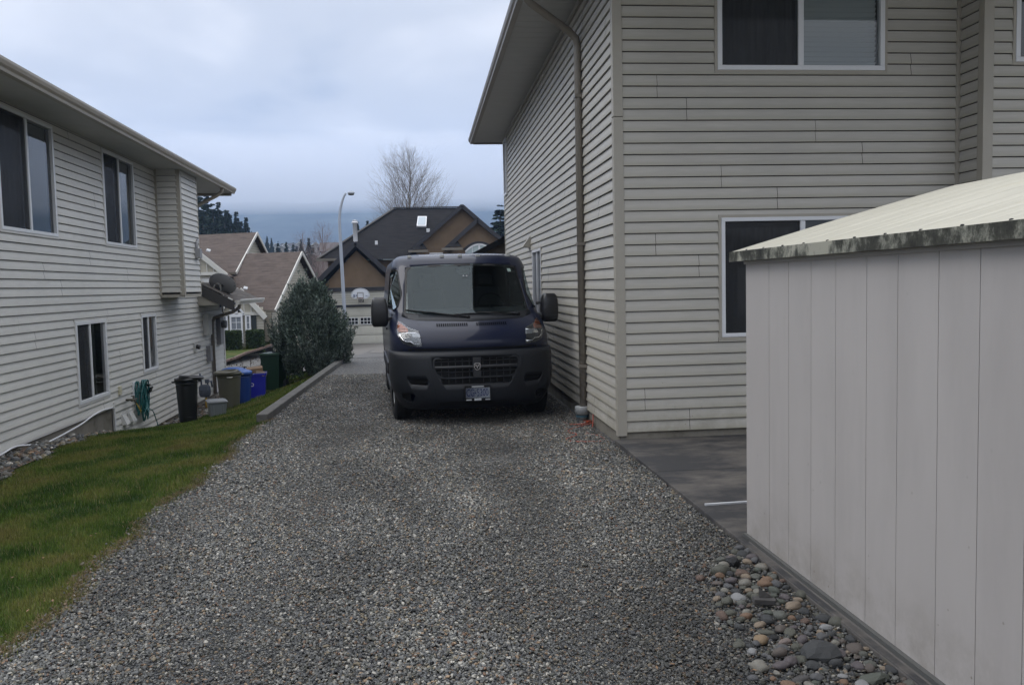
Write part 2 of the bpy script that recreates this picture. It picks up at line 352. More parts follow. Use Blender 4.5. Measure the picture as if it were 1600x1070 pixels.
def drive():
    mb = MB(); ys_ = [-4 + .15 * i for i in range(183)]; vs = []; nx = 12
    for y in ys_:
        x0 = edge_x(y) - .015 if y < 11.4 else -2.18 + .08 * (y - 11.4) / 11.8
        for i in range(nx + 1): x = x0 + (1.99 - x0) * i / nx; vs.append((x, y, zd(y) - .012))
    mb.add(vs, [(j * (nx + 1) + i, j * (nx + 1) + i + 1, (j + 1) * (nx + 1) + i + 1, (j + 1) * (nx + 1) + i) for j in range(len(ys_) - 1) for i in range(nx)], smooth=True)
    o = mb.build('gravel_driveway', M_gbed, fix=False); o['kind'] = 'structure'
drive()

def scatter_stones(name, pts, scl, label):
    me = bpy.data.meshes.new(name); me.from_pydata([tuple(p) for p in pts], [], [])
    at = me.attributes.new('siz', 'FLOAT', 'POINT'); at.data.foreach_set('value', np.asarray(scl, dtype=np.float32))
    o = bpy.data.objects.new(name, me); COL.objects.link(o); o['kind'] = 'stuff'
    ng = bpy.data.node_groups.new(name, 'GeometryNodeTree')
    ng.interface.new_socket('Geometry', in_out='INPUT', socket_type='NodeSocketGeometry'); ng.interface.new_socket('Geometry', in_out='OUTPUT', socket_type='NodeSocketGeometry')
    N = ng.nodes; lk = ng.links.new; gi = N.new('NodeGroupInput'); go = N.new('NodeGroupOutput')
    g2i = N.new('GeometryNodeGeometryToInstance')
    for k in range(6):
        ic = N.new('GeometryNodeMeshIcoSphere'); ic.inputs['Radius'].default_value = 1; ic.inputs['Subdivisions'].default_value = 2
        pos = N.new('GeometryNodeInputPosition'); add = N.new('ShaderNodeVectorMath'); add.operation = 'ADD'; add.inputs[1].default_value = (k * 7.3, k * 3.1, k * 1.7); lk(pos.outputs[0], add.inputs[0])
        nz = N.new('ShaderNodeTexNoise'); nz.inputs['Scale'].default_value = .85; nz.inputs['Detail'].default_value = 1; lk(add.outputs[0], nz.inputs['Vector'])
        mr = N.new('ShaderNodeMapRange'); lk(nz.outputs[0], mr.inputs[0]); mr.inputs[1].default_value = .3; mr.inputs[2].default_value = .7; mr.inputs[3].default_value = .55; mr.inputs[4].default_value = 1.3
        sca = N.new('ShaderNodeVectorMath'); sca.operation = 'SCALE'; lk(pos.outputs[0], sca.inputs[0]); lk(mr.outputs[0], sca.inputs['Scale'])
        mul = N.new('ShaderNodeVectorMath'); mul.operation = 'MULTIPLY'; lk(sca.outputs[0], mul.inputs[0]); mul.inputs[1].default_value = (1.2, .85, .5 + .06 * k)
        sp = N.new('GeometryNodeSetPosition'); lk(ic.outputs[0], sp.inputs[0]); lk(mul.outputs[0], sp.inputs['Position'])
        ss = N.new('GeometryNodeSetShadeSmooth'); lk(sp.outputs[0], ss.inputs[0]); ss.inputs['Shade Smooth'].default_value = (k % 2 == 0)
        sm = N.new('GeometryNodeSetMaterial'); sm.inputs['Material'].default_value = M_gravel; lk(ss.outputs[0], sm.inputs[0]); lk(sm.outputs[0], g2i.inputs[0])
    iop = N.new('GeometryNodeInstanceOnPoints'); lk(gi.outputs[0], iop.inputs['Points']); lk(g2i.outputs[0], iop.inputs['Instance']); iop.inputs['Pick Instance'].default_value = True
    ri = N.new('FunctionNodeRandomValue'); ri.data_type = 'INT'; ri.inputs[4].default_value = 0; ri.inputs[5].default_value = 5; lk(ri.outputs[2], iop.inputs['Instance Index'])
    rr = N.new('FunctionNodeRandomValue'); rr.data_type = 'FLOAT_VECTOR'; rr.inputs[0].default_value = (-.6, -.6, 0); rr.inputs[1].default_value = (.6, .6, 6.28); lk(rr.outputs[0], iop.inputs['Rotation'])
    na = N.new('GeometryNodeInputNamedAttribute'); na.data_type = 'FLOAT'; na.inputs['Name'].default_value = 'siz'; lk(na.outputs[0], iop.inputs['Scale'])
    lk(iop.outputs[0], go.inputs[0])
    md = o.modifiers.new('stones', 'NODES'); md.node_group = ng
    return o
def gravel_points():
    P = []; S = []
    def band(y0, y1, dens, s0, s1):
        n = int((y1 - y0) * 4.15 * dens)
        X = rng.uniform(-2.15, 2.0, n); Y = rng.uniform(y0, y1, n); Sz = np.exp(rng.uniform(math.log(s0), math.log(s1), n))
        # a few much larger ones
        big = rng.random(n) < .012; Sz[big] *= 1.7
        for x, y, s in zip(X, Y, Sz):
            ex = edge_x(y)
            if x < ex and rng.random() > math.exp(-(ex - x) / .03): continue
            if x > 1.93: continue
            if x > lerp(y, [2.75, 3.3, 3.9, 4.4, 4.9, 5.1], [1.34, 1.34, 1.42, 1.58, 1.85, 2.1]) + rng.uniform(-.05, .08) and y < 5 and rng.random() < .55: continue
            tr = math.exp(-((x + .95) / .28) ** 2) + math.exp(-((x - .72) / .28) ** 2)
            s *= 1 - .22 * tr
            P.append((x, y, zd(y) - .003 - .003 * tr + s * rng.uniform(-.1, .7) + .012 * mnoise.noise(Vector((x * 1.3, y * .8, 0))))); S.append(s)
    band(2.2, 4.2, 8200, .0038, .0105); band(4.2, 7, 6200, .0042, .0105); band(7, 11, 3300, .006, .0115); band(11, 18, 1000, .008, .014)
    return P, S
P, S = gravel_points()
scatter_stones('gravel', P, S, '')

def litter():
    V = []; F = []; k = 0
    for i in range(420):
        y = 2.6 + 9 * rng.random() ** 1.4; x = rng.uniform(-2.6, 1.9); a = rng.uniform(0, 6.28); s = rng.uniform(.006, .016)
        z = (zd(y) + .012) if x > edge_x(y) else zt(x, y) + .03
        u = (math.cos(a) * s, math.sin(a) * s); w = (-math.sin(a) * s * .45, math.cos(a) * s * .45)
        V += [(x - u[0], y - u[1], z), (x - w[0], y - w[1], z + .004), (x + u[0], y + u[1], z + rng.uniform(0, .008)), (x + w[0], y + w[1], z + .003)]; F.append((k, k + 1, k + 2, k + 3)); k += 4
    me = bpy.data.meshes.new('leaf_litter'); me.from_pydata(V, [], F); me.materials.append(mat('dry_leaf', (.20, .12, .065), .8, var=.5, vscale=6))
    o = bpy.data.objects.new('leaf_litter', me); COL.objects.link(o); o['kind'] = 'stuff'
litter()
# ---- lawn
def make_lawn_mats():
    def node(name, island):
        M = bpy.data.materials.new(name); M.use_nodes = True; t = M.node_tree; N = t.nodes; lk = t.links.new; b = N['Principled BSDF']
        g = N.new('ShaderNodeNewGeometry'); n = N.new('ShaderNodeTexNoise'); n.inputs['Scale'].default_value = 1.3; n.inputs['Detail'].default_value = 6; n.inputs['Roughness'].default_value = .62; lk(g.outputs['Position'], n.inputs['Vector'])
        r = N.new('ShaderNodeValToRGB'); lk(n.outputs[0], r.inputs[0]); e = r.color_ramp.elements
        e[0].position = .38; e[0].color = (.024, .056, .006, 1); e[1].position = .66; e[1].color = (.13, .115, .035, 1)
        k = e.new(.48); k.color = (.064, .104, .014, 1); k = e.new(.57); k.color = (.118, .130, .028, 1)
        if island:
            mr = N.new('ShaderNodeMapRange'); lk(g.outputs['Random Per Island'], mr.inputs[0]); mr.inputs[3].default_value = .55; mr.inputs[4].default_value = 1.6
            v = N.new('ShaderNodeVectorMath'); v.operation = 'SCALE'; lk(r.outputs[0], v.inputs[0]); lk(mr.outputs[0], v.inputs['Scale'])
            mr2 = N.new('ShaderNodeMath'); mr2.operation = 'GREATER_THAN'; mr2.inputs[1].default_value = .93; lk(g.outputs['Random Per Island'], mr2.inputs[0])
            x = N.new('ShaderNodeMix'); x.data_type = 'RGBA'; lk(mr2.outputs[0], x.inputs[0]); lk(v.outputs[0], x.inputs[6]); x.inputs[7].default_value = (.20, .17, .08, 1); lk(x.outputs[2], b.inputs['Base Color'])
        else:
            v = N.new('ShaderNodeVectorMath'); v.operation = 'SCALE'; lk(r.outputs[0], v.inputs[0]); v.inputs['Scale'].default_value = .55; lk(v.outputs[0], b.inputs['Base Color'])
        b.inputs['Roughness'].default_value = .8; b.inputs['Specular IOR Level'].default_value = .2
        return M
    return node('lawn_soil', False), node('grass_blade', True)
M_lawn, M_blade = make_lawn_mats()
xs = [-5.6 + .2 * i for i in range(18)] + [-2.05]
ys = [-4 + .4 * i for i in range(72)]
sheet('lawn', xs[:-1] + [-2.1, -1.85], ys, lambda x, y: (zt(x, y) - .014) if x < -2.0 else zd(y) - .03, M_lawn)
def rock_zone(x, y): # strip of bare ground / stones along the left house
    wx = -5.08 - .016 * (y - 10.76)
    d = x - wx
    if y < 14.2: return d < lerp(y, [8, 10, 12, 13.4, 14.2], [.75, .62, .45, .25, 0]) + .06 * math.sin(y * 5)
    if y < 16.6: return False
    return d < lerp(y, [16.6, 17.5, 19, 23], [.15, .75, 1.1, 1.1]) + .1 * math.sin(y * 3)
def grass():
    V = []; F = []; k = 0
    def blades(n, x0, x1, y0, y1, h0, h1, w):
        nonlocal k
        X = rng.uniform(x0, x1, n); Y = rng.uniform(y0, y1, n); Hh = rng.uniform(h0, h1, n); A = rng.uniform(0, 6.28, n); T = rng.uniform(0, .8, n); B = rng.uniform(0, 6.28, n)
        for x, y, h, a, t, b in zip(X, Y, Hh, A, T, B):
            e = edge_x(y) if y < 11.4 else -2.27
            if x > e and rng.random() > math.exp(-(x - e) / .035): continue
            if rock_zone(x, y) and rng.random() > .06: continue
            nn = mnoise.noise(Vector((x * 1.6, y * 1.6, 3))); h *= 1 + .5 * nn
            z = zt(x, y) - .012
            dx, dy = math.cos(a) * w, math.sin(a) * w; lx, ly = math.cos(b) * h * math.sin(t), math.sin(b) * h * math.sin(t); c = h * math.cos(t)
            V.extend(((x - dx, y - dy, z), (x + dx, y + dy, z), (x + dx * .6 + lx * .4, y + dy * .6 + ly * .4, z + c * .6), (x - dx * .6 + lx * .4, y - dy * .6 + ly * .4, z + c * .6), (x + lx, y + ly, z + c)))
            F.append((k, k + 1, k + 2, k + 3)); F.append((k + 3, k + 2, k + 4)); k += 5
    blades(64000, -3.3, -1.9, 2.6, 7, .02, .045, .0016)
    blades(95000, -5.4, -1.95, 7, 12, .022, .05, .0022)
    blades(34000, -5.1, -2.2, 12, 17, .025, .055, .0034)
    blades(15000, -5.1, -2.2, 17, 23.6, .03, .06, .0045)
    blades(30000, -5.2, -3.3, 3.4, 7.2, .02, .045, .002)
    me = bpy.data.meshes.new('grass'); me.from_pydata(V, [], F); me.materials.append(M_blade)
    o = bpy.data.objects.new('grass', me); COL.objects.link(o); tag(o, None, None, None, 'stuff')
grass()
# dry brown fringe where the lawn meets the gravel
M_fringe = mat('dry_grass', (.15, .105, .055), .9, var=.4, vscale=8)
def fringe():
    V = []; F = []; k = 0
    for i in range(9000):
        y = rng.uniform(2.6, 11.6); x = edge_x(y) + rng.normal(-.02, .035); h = rng.uniform(.008, .03); a = rng.uniform(0, 6.28); b = rng.uniform(0, 6.28)
        if mnoise.noise(Vector((0, y * 1.9, 9))) < -.12: continue
        z = max(zt(x, y), zd(y) - .02); w = .002; l = h * 1.2
        V.extend(((x - math.cos(a) * w, y - math.sin(a) * w, z), (x + math.cos(a) * w, y + math.sin(a) * w, z), (x + math.cos(b) * l, y + math.sin(b) * l, z + h))); F.append((k, k + 1, k + 2)); k += 3
    me = bpy.data.meshes.new('dry_grass'); me.from_pydata(V, [], F); me.materials.append(M_fringe)
    o = bpy.data.objects.new('dry_grass', me); COL.objects.link(o); tag(o, None, None, None, 'stuff')
fringe()
# soil strip and pale stones beside the left house
M_soil = mat('soil', (.075, .055, .042), .95, var=.4, vscale=6, bump=.02, bscale=25, color2=(.16, .11, .075), c2scale=3)
xs = [-5.7 + .15 * i for i in range(13)]; ys = [3 + .2 * i for i in range(108)]
sheet('soil_strip', xs, ys, lambda x, y: zt(x, y) + .004, M_soil, skip=lambda x, y: not rock_zone(x, y))
def rocks_left():
    P = []; S = []
    for i in range(5200):
        y = rng.uniform(6, 23); x = rng.uniform(-5.35, -4.0)
        if not rock_zone(x, y): continue
        if y > 15 and rng.random() > .35: continue
        s = math.exp(rng.uniform(math.log(.012), math.log(.05)))
        P.append((x, y, zt(x, y) + s * .3)); S.append(s)
    return P, S
P, S = rocks_left(); scatter_stones('rock_border', P, S, '')

# ---- concrete slab on the right
M_slab = mat('slab_concrete', (.10, .09, .08), .85, var=.3, vscale=4, bump=.002, bscale=60, color2=(.034, .033, .034), c2scale=1.1, c2lo=.42, c2hi=.56, stretch=(1, 1.8, 1))
mb = MB(); mb.box(1.93, 9.5, -3, 8.58, -.16, .028)
mb.add([(1.925, -3, -.2), (1.93, -3, .02), (1.93, 8.58, .02), (1.925, 8.58, -.2)], [(0, 1, 2, 3)])
tag(mb.build('concrete_slab', M_slab, bevel=.008), kind='structure')

# ---- kerb along the far part of the driveway
M_kerb = mat('kerb_concrete', (.095, .09, .082), .9, var=.3, vscale=4, bump=.004, bscale=25, color2=(.05, .05, .04), c2scale=3, c2lo=.52, c2hi=.7)
def kerb():
    root = thing('kerb', 'weathered grey concrete kerb holding back the gravel beside the lawn', 'kerb', (-2.14, 11.4, zd(11.4)))
    segs = [11.4, 14.6, 17.9, 21.0, 23.2]
    for a, b in zip(segs[:-1], segs[1:]):
        mb = MB(); y0, y1 = a + .008, b - .008
        P = [(-2.25, .0), (-2.25, .085), (-2.06, .085), (-2.06, .0)]
        vs = []
        for y in (y0, y1):
            dz = zd(y)
            dxx = .08 * (y - 11.4) / 11.8
            vs += [(-2.25 + dxx, y, dz - .8), (-2.25 + dxx, y, dz + .09), (-2.10 + dxx, y, dz + .09), (-2.10 + dxx, y, dz - .3)]
        mb.add(vs, [(0, 1, 2, 3), (7, 6, 5, 4), (0, 4, 5, 1), (1, 5, 6, 2), (2, 6, 7, 3), (3, 7, 4, 0)])
        mb.build('kerb_block', M_kerb, root, world=True, bevel=.012)
kerb()

# ---- street, pads and the wide ground
M_asph = mat('asphalt', (.085, .082, .078), .85, var=.18, vscale=3, bump=.004, bscale=90)
M_pad = mat('driveway_pad', (.115, .107, .097), .85, var=.2, vscale=2.5)
def zs(x, y):
    if y < 23: return zt(x, y) if x < -2.1 else zd(y)
    a = zd(y); b = lerp(y, [23, 30, 45], [-1.0, -1.06, -1.31]); t = min(max((-2.1 - x) / 3, 0), 1)
    return a * (1 - t) + b * t
xs = [-34 + 2 * i for i in range(15)] + [-5.1, -4.3, -3.5, -2.8, -2.1, -1, 0, 1, 2, 3.5, 5, 8, 12, 16, 20, 26, 32]
xs = sorted(set(xs)); ys = [23.0, 23.6, 24.5, 26, 28, 30, 33, 36, 40, 44, 45.9]
sheet('street', xs, ys, lambda x, y: zs(x, y) - .006, M_asph)
sheet('apron', [-5.3, -4.8, -4.2], [29.4, 30, 30.6, 31.2], lambda x, y: zs(x, y) + .002, mat('apron_concrete', (.34, .33, .31), .85, var=.15))
sheet('driveway_pad', [-5.3, -4, -3, -2, -1.3, 0], [31, 33, 36, 40, 44, 45.95], lambda x, y: zs(x, y) + .002, M_pad)
M_ground = mat('far_ground', (.045, .05, .028), .95, var=.4, vscale=.05, color2=(.07, .06, .04), c2scale=.03)
def hill_z(x, y):
    z = -1.5
    # terraced hillside with houses, and the wooded rise on the left
    z += 13.0 * lerp(y, [120, 230, 300, 420, 520], [0, .42, .75, 1.45, 1.9]) * lerp(x, [-400, -200, 0, 300], [1.2, 1, .85, .7])
    g = math.exp(-(((x + 105) / 55) ** 2 + ((y - 190) / 70) ** 2)); z += 17 * g
    if y > 100: z += 1.2 * mnoise.noise(Vector((x * .02, y * .02, 0)))
    return z
xs = [-900, -600, -420] + [-320 + 16 * i for i in range(36)] + [300, 450, 900]; ys = [-60, -20, 10, 46, 60, 80, 100] + [120 + 14 * i for i in range(24)] + [520, 700, 1200]
sheet('ground', xs, ys, lambda x, y: hill_z(x, y) if y > 50 else -1.62, M_ground)
# distant mountain
M_mtn = mat('mountain_forest', (.014, .022, .016), .95, var=.6, vscale=.009, color2=(.060, .072, .060), c2scale=.006)  # second colour paints the look of mist onto the forest in pale patches
def mtn_z(x, y):
    r = lerp(y, [1100, 1400, 1850, 2150], [0, .35, 1.0, 1.2])
    h = 172 + 22 * mnoise.noise(Vector((x * .0011, 1.3, 0))) + 10 * mnoise.noise(Vector((x * .004, 7.3, 0)))
    h += 45 * lerp(x, [-3000, -900, 0, 900, 3000], [1.2, .3, -.05, 0, .8])
    return h * r + 14 * r * mnoise.noise(Vector((x * .006, y * .006, 2)))
xs = [-2900 + 97 * i for i in range(61)]; ys = [1100, 1250, 1400, 1500, 1600, 1700, 1780, 1860, 1950, 2050, 2150]
sheet('mountain', xs, ys, mtn_z, M_mtn)
# ------------------------------------------------------------------ siding and windows
EXP = .1143
def siding(mb, F, s0, s1, z0, z1, ops=(), span=None, e=EXP, seed=1, joints=3.66, proud=.022, gap=.008):
    """lap siding as real courses; ops = openings (s0,s1,z0,z1); span(z)->(s0,s1) trims gables"""
    O, U, N = F; Z = Vector((0, 0, 1)); rnd = random.Random(seed)
    nC = int(math.ceil((z1 - z0) / e - 1e-6)); offs = [0.35, 2.2, 1.15, 3.1, .8, 2.7, 1.7]
    P = lambda s, n, z: O + U * s + N * n + Z * z
    for i in range(nC):
        zb, ztp = z0 + i * e, min(z0 + (i + 1) * e, z1)
        pr = i // 2; off = offs[(pr * 3 + seed) % 7] + rnd.uniform(-.1, .1) if i % 2 == 0 else off
        cuts = sorted({zb, ztp} | {z for o in ops for z in (o[2], o[3]) if zb < z < ztp})
        a0, a1 = (s0, s1) if span is None else span((zb + ztp) / 2)
        if a1 <= a0: continue
        for za, zc in zip(cuts[:-1], cuts[1:]):
            zm = (za + zc) / 2; iv = [(a0, a1)]
            for o in ops:
                if o[2] < zm < o[3]:
                    nv = []
                    for p, q in iv:
                        if o[0] > p: nv.append((p, min(q, o[0])))
                        if o[1] < q: nv.append((max(p, o[1]), q))
                    iv = [w for w in nv if w[1] - w[0] > 1e-4]
            lo_ = za
            for p, q in iv:
                if joints:
                    js = [off + k * joints for k in range(-2, 30) if p + .05 < off + k * joints < q - .05]
                else: js = []
                pts = [p] + js + [q]
                for k in range(len(pts) - 1):
                    x0 = pts[k] + (.0022 if k else 0); x1 = pts[k + 1] - (.0022 if k < len(pts) - 2 else 0)
                    o_ = .0012 * ((k + pr) % 2)
                    zu = min(zc, zb + e - gap) if abs(zc - (zb + e)) < 1e-6 else zc
                    n0 = proud + o_ - (proud - .002) * (za - zb) / e; n1 = proud + o_ - (proud - .002) * (zc - zb) / e
                    va, vb = (za - zb) / e, (zc - zb) / e
                    mb.quad(P(x0, n0, za), P(x1, n0, za), P(x1, n1, zu), P(x0, n1, zu), 0, [(x0, va), (x1, va), (x1, vb), (x0, vb)])
                    if za == zb: mb.quad(P(x0, -.001, za), P(x1, -.001, za), P(x1, n0, za), P(x0, n0, za), 0, [(x0, 1)] * 4)
                mb.quad(P(p, -.003, za), P(q, -.003, za), P(q, -.003, zc), P(p, -.003, zc), 1)  # dark backing, bared in a slot under each lap to draw its shadow line

M_screen = mat('insect_screen', (.020, .021, .024), .7, alpha=.42)
def window(parent, F, s0, s1, z0, z1, mull=(), fw=.045, mw=.05, fmat=None, proud=.03, room=.45, cover=(), drip=True, grid=None, J=None, label=None, screens=()):
    """vinyl slider: frame (part) > panes, coverings, dark room behind (sub-parts)"""
    fmat = fmat or M_white
    mb = MB(); p = proud
    mb.fbox(F, s0, s1, -.05, p, z0, z0 + fw); mb.fbox(F, s0, s1, -.05, p, z1 - fw, z1)
    mb.fbox(F, s0, s0 + fw, -.05, p - .001, z0 + fw, z1 - fw); mb.fbox(F, s1 - fw, s1, -.05, p - .001, z0 + fw, z1 - fw)
    for q in mull: mb.fbox(F, q - mw / 2, q + mw / 2, -.05, p - .006, z0 + fw, z1 - fw)
    if grid:
        nx, nz = grid
        for i in range(1, nx): s = s0 + (s1 - s0) * i / nx; mb.fbox(F, s - .012, s + .012, -.02, .006, z0 + fw, z1 - fw)
        for i in range(1, nz): z = z0 + (z1 - z0) * i / nz; mb.fbox(F, s0 + fw, s1 - fw, -.02, .004, z - .012, z + .012)
    fr = mb.build('window', fmat, parent, world=True, bevel=.004)
    if label: fr['label'] = label
    if J: # surrounding J-channel, same colour as the siding trim
        mb = MB(); j = .03
        mb.fbox(F, s0 - j, s1 + j, .0, .024, z0 - j, z0 - .001); mb.fbox(F, s0 - j, s1 + j, .0, .024, z1 + .001, z1 + j)
        mb.fbox(F, s0 - j, s0 - .001, .0, .023, z0, z1); mb.fbox(F, s1 + .001, s1 + j, .0, .023, z0, z1)
        mb.build('window_trim', J, fr, world=False) if False else child_world(mb, 'window_trim', J, fr, parent)
    qs = [s0 + fw] + list(mull) + [s1 - fw]
    for a, b in zip(qs[:-1], qs[1:]):
        O, U, N = F; q4 = [O + U * s_ + N * -.012 + Vector((0, 0, z_)) for s_, z_ in ((a, z0 + fw), (b, z0 + fw), (b, z1 - fw), (a, z1 - fw))]
        if U.cross(Vector((0, 0, 1))).dot(N) < 0: q4.reverse()
        mb = MB(); mb.add(q4, [(0, 1, 2, 3)]); child_world(mb, 'pane', M_glass, fr, parent)
    for i in screens:
        a, b = qs[i], qs[i + 1]; mb = MB(); mb.fbox(F, a, b, .004, .0055, z0 + fw, z1 - fw); child_world(mb, 'screen', M_screen, fr, parent)
    mb = MB(); O, U, N = F
    P = lambda s, n, z: O + U * s + N * n + Vector((0, 0, z))
    a, b, c, d, r = s0 + .01, s1 - .01, z0 + .01, z1 - .01, -room
    mb.quad(P(a, r, c), P(b, r, c), P(b, r, d), P(a, r, d)); mb.quad(P(a, r, c), P(a, -.04, c), P(b, -.04, c), P(b, r, c))
    mb.quad(P(a, r, d), P(b, r, d), P(b, -.04, d), P(a, -.04, d)); mb.quad(P(a, r, c), P(a, r, d), P(a, -.04, d), P(a, -.04, c)); mb.quad(P(b, r, c), P(b, -.04, c), P(b, -.04, d), P(b, r, d))
    child_world(mb, 'room_behind', M_room, fr, parent)
    for kind, a, b, c, d in cover:
        mb = MB()
        if kind == 'blind':
            n = int((d - c) / .05)
            for i in range(n):
                z = c + (d - c) * i / n; mb.add([P(a, -.075, z), P(b, -.075, z), P(b, -.05, z + .042), P(a, -.05, z + .042)], [(0, 1, 2, 3)])
            child_world(mb, 'blind', M_blind, fr, parent)
        elif kind == 'vblind':
            n = int((b - a) / .085)
            for i in range(n):
                s = a + (b - a) * i / n; mb.add([P(s, -.09, c), P(s + .08, -.06, c), P(s + .08, -.06, d), P(s, -.09, d)], [(0, 1, 2, 3)])
            child_world(mb, 'blind', mat('vertical_blind', (.26, .28, .30), .7), fr, parent)
        else:
            n = 40; vs = []
            for i in range(n + 1):
                s = a + (b - a) * i / n; w = .018 * math.sin(i * 1.3) + .01 * math.sin(i * .57)
                vs += [P(s, -.09 + w, c), P(s, -.09 + w * .7, d)]
            mb.add(vs, [(2 * i, 2 * i + 2, 2 * i + 3, 2 * i + 1) for i in range(n)], smooth=True)
            child_world(mb, 'curtain', M_curtain, fr, parent)
    return fr
def child_world(mb, name, mats, parent, root, bevel=0, fix=False):
    """a sub-part: built in world space under a part of root (parts sit unmoved on their root)"""
    me = mb.mesh(name, mats, root.matrix_world.inverted()); o = bpy.data.objects.new(name, me); COL.objects.link(o); o.parent = parent
    if fix:
        bm = bmesh.new(); bm.from_mesh(me); bmesh.ops.recalc_face_normals(bm, faces=bm.faces); bm.to_mesh(me); bm.free()
    return o
def roof_plane(mb, a, b, c, d, m=0, th=.0):
    """quad a-b (eave) to c-d (ridge, d above a); uv in metres"""
    a, b, c, d = map(Vector, (a, b, c, d)); u = (b - a).normalized(); n = (b - a).cross(d - a).normalized(); v = n.cross(u)
    uv = [((p - a).dot(u), (p - a).dot(v)) for p in (a, b, c, d)]
    mb.add([a, b, c, d], [(0, 1, 2, 3)], m, uv)
Zv = Vector((0, 0, 1))

# ================================================================== HOUSE ON THE RIGHT
RX, RY0, RY1 = 1.99, 8.6, 20.25
RH = thing('house', 'beige two-storey vinyl-sided house right of the van with a downspout at its near corner', 'house', (RX, RY0, 0))
FR_side = (Vector((RX, RY0, 0)), Vector((0, 1, 0)), Vector((-1, 0, 0)))
FR_front = (Vector((RX, RY0, 0)), Vector((1, 0, 0)), Vector((0, -1, 0)))
SZ0 = .10; WT = 5.10
side_ops = [(14.15 - RY0, 15.25 - RY0, .98, 2.26), (19.45 - RY0, 20.05 - RY0, 3.72, 5.0)]
mb = MB(); siding(mb, FR_side, .06, RY1 - RY0 - .05, SZ0, WT, side_ops, seed=2)
mb.build('side_wall', [M_sid_r, M_dark], RH, world=True, fix=False)
fx = lambda x: x - RX
front_ops = [(fx(3.06), fx(4.86), 3.80, 5.02), (fx(3.09), fx(4.88), 1.06, 2.30)]
mb = MB(); siding(mb, FR_front, .075, fx(5.68), SZ0, WT, front_ops, seed=4)
mb.build('front_wall', [M_sid_r, M_dark], RH, world=True, fix=False)
# projecting wing at the far right of the front
WX, WY = 5.71, 8.2
FR_w1 = (Vector((WX, RY0, 0)), Vector((0, -1, 0)), Vector((-1, 0, 0)))
FR_w2 = (Vector((WX, WY, 0)), Vector((1, 0, 0)), Vector((0, -1, 0)))
mb = MB(); siding(mb, FR_w1, .03, RY0 - WY - .07, 2.62, WT, (), seed=5, joints=0)
siding(mb, FR_w2, .08, 4.2, 2.62, WT, [(6.03 - WX, 7.6 - WX, 3.79, 5.02)], seed=6)
mb.build('wing_wall', [M_sid_r, M_dark], RH, world=True, fix=False)
mb = MB()
# outside corner boards (two legs of a corner post) in two lengths
for (z0, z1) in ((.06, 3.33), (3.336, WT)):
    mb = MB(); mb.box(RX - .024, RX + .075, RY0 - .024, RY0 + .0, z0, z1); mb.box(RX - .024, RX - .0, RY0 + .0, RY0 + .07, z0, z1); mb.build('corner_board', M_corner, RH, world=True, bevel=.003)
mb = MB(); mb.box(WX - .024, WX + .085, WY - .024, WY, 2.6, WT); mb.box(WX - .024, WX, WY, WY + .07, 2.6, WT); mb.build('corner_board', M_corner, RH, world=True, bevel=.003)
mb = MB(); mb.box(RX - .024, RX + .02, RY1 - .06, RY1 + .02, .05, WT); mb.build('corner_board', M_corner, RH, world=True, bevel=.003)
mb = MB()
mb.box(WX - .05, WX - .001, RY0 - .026, RY0 + .0, 2.55, WT)   # inside corner
mb.build('corner_board', M_corner, RH, world=True, bevel=.003)
mb = MB()
mb.box(WX - .03, 10, WY - .03, RY0, 2.50, 2.59); mb.box(WX - .02, 10, WY - .02, RY0 - .001, 2.585, 2.615)
mb.build('wing_base', M_dark, RH, world=True)
mb = MB(); mb.box(RX + .004, 9.9, RY0 + .004, RY0 + .15, -.3, .13); mb.box(RX + .004, RX + .15, RY0 + .15, RY1, -.5, .13)
mb.build('foundation', M_conc, RH, world=True)
# core so that no light leaks through and the far end is closed
mb = MB(); mb.box(RX + .6, 9.8, RY0 + .6, RY1 - .02, -.3, WT); mb.box(RX + .02, RX + .6, RY1 - .06, RY1 - .01, -.3, WT)
mb.box(WX + .55, 9.8, WY + .55, RY0 + .6, 2.6, WT)
mb.build('inner_core', M_room, RH, world=True)
W1 = window(RH, FR_front, fx(3.06), fx(4.86), 3.80, 5.02, mull=(fx(3.95),), screens=(0,), J=M_corner, fw=.05, mw=.06, cover=[('blind', fx(3.98), fx(4.80), 3.86, 4.98), ('curtain', fx(3.12), fx(3.9), 3.86, 4.98)], label='upper slider window with a white blind behind its right pane')
W2 = window(RH, FR_front, fx(3.09), fx(4.88), 1.06, 2.30, mull=(fx(3.97),), screens=(0,), J=M_corner, fw=.04, mw=.055, cover=[('curtain', fx(3.14), fx(3.92), 1.1, 2.2)], label='lower slider window half hidden by the shed roof')
W3 = window(RH, FR_w2, 6.03 - WX, 7.6 - WX, 3.79, 5.02, mull=(.9,), J=M_corner, fw=.05)
W4 = window(RH, FR_side, 14.15 - RY0, 15.25 - RY0, .98, 2.26, mull=(14.7 - RY0,), J=M_corner)
W5 = window(RH, FR_side, 19.45 - RY0, 20.05 - RY0, 3.72, 5.0, fw=.05, proud=.05)
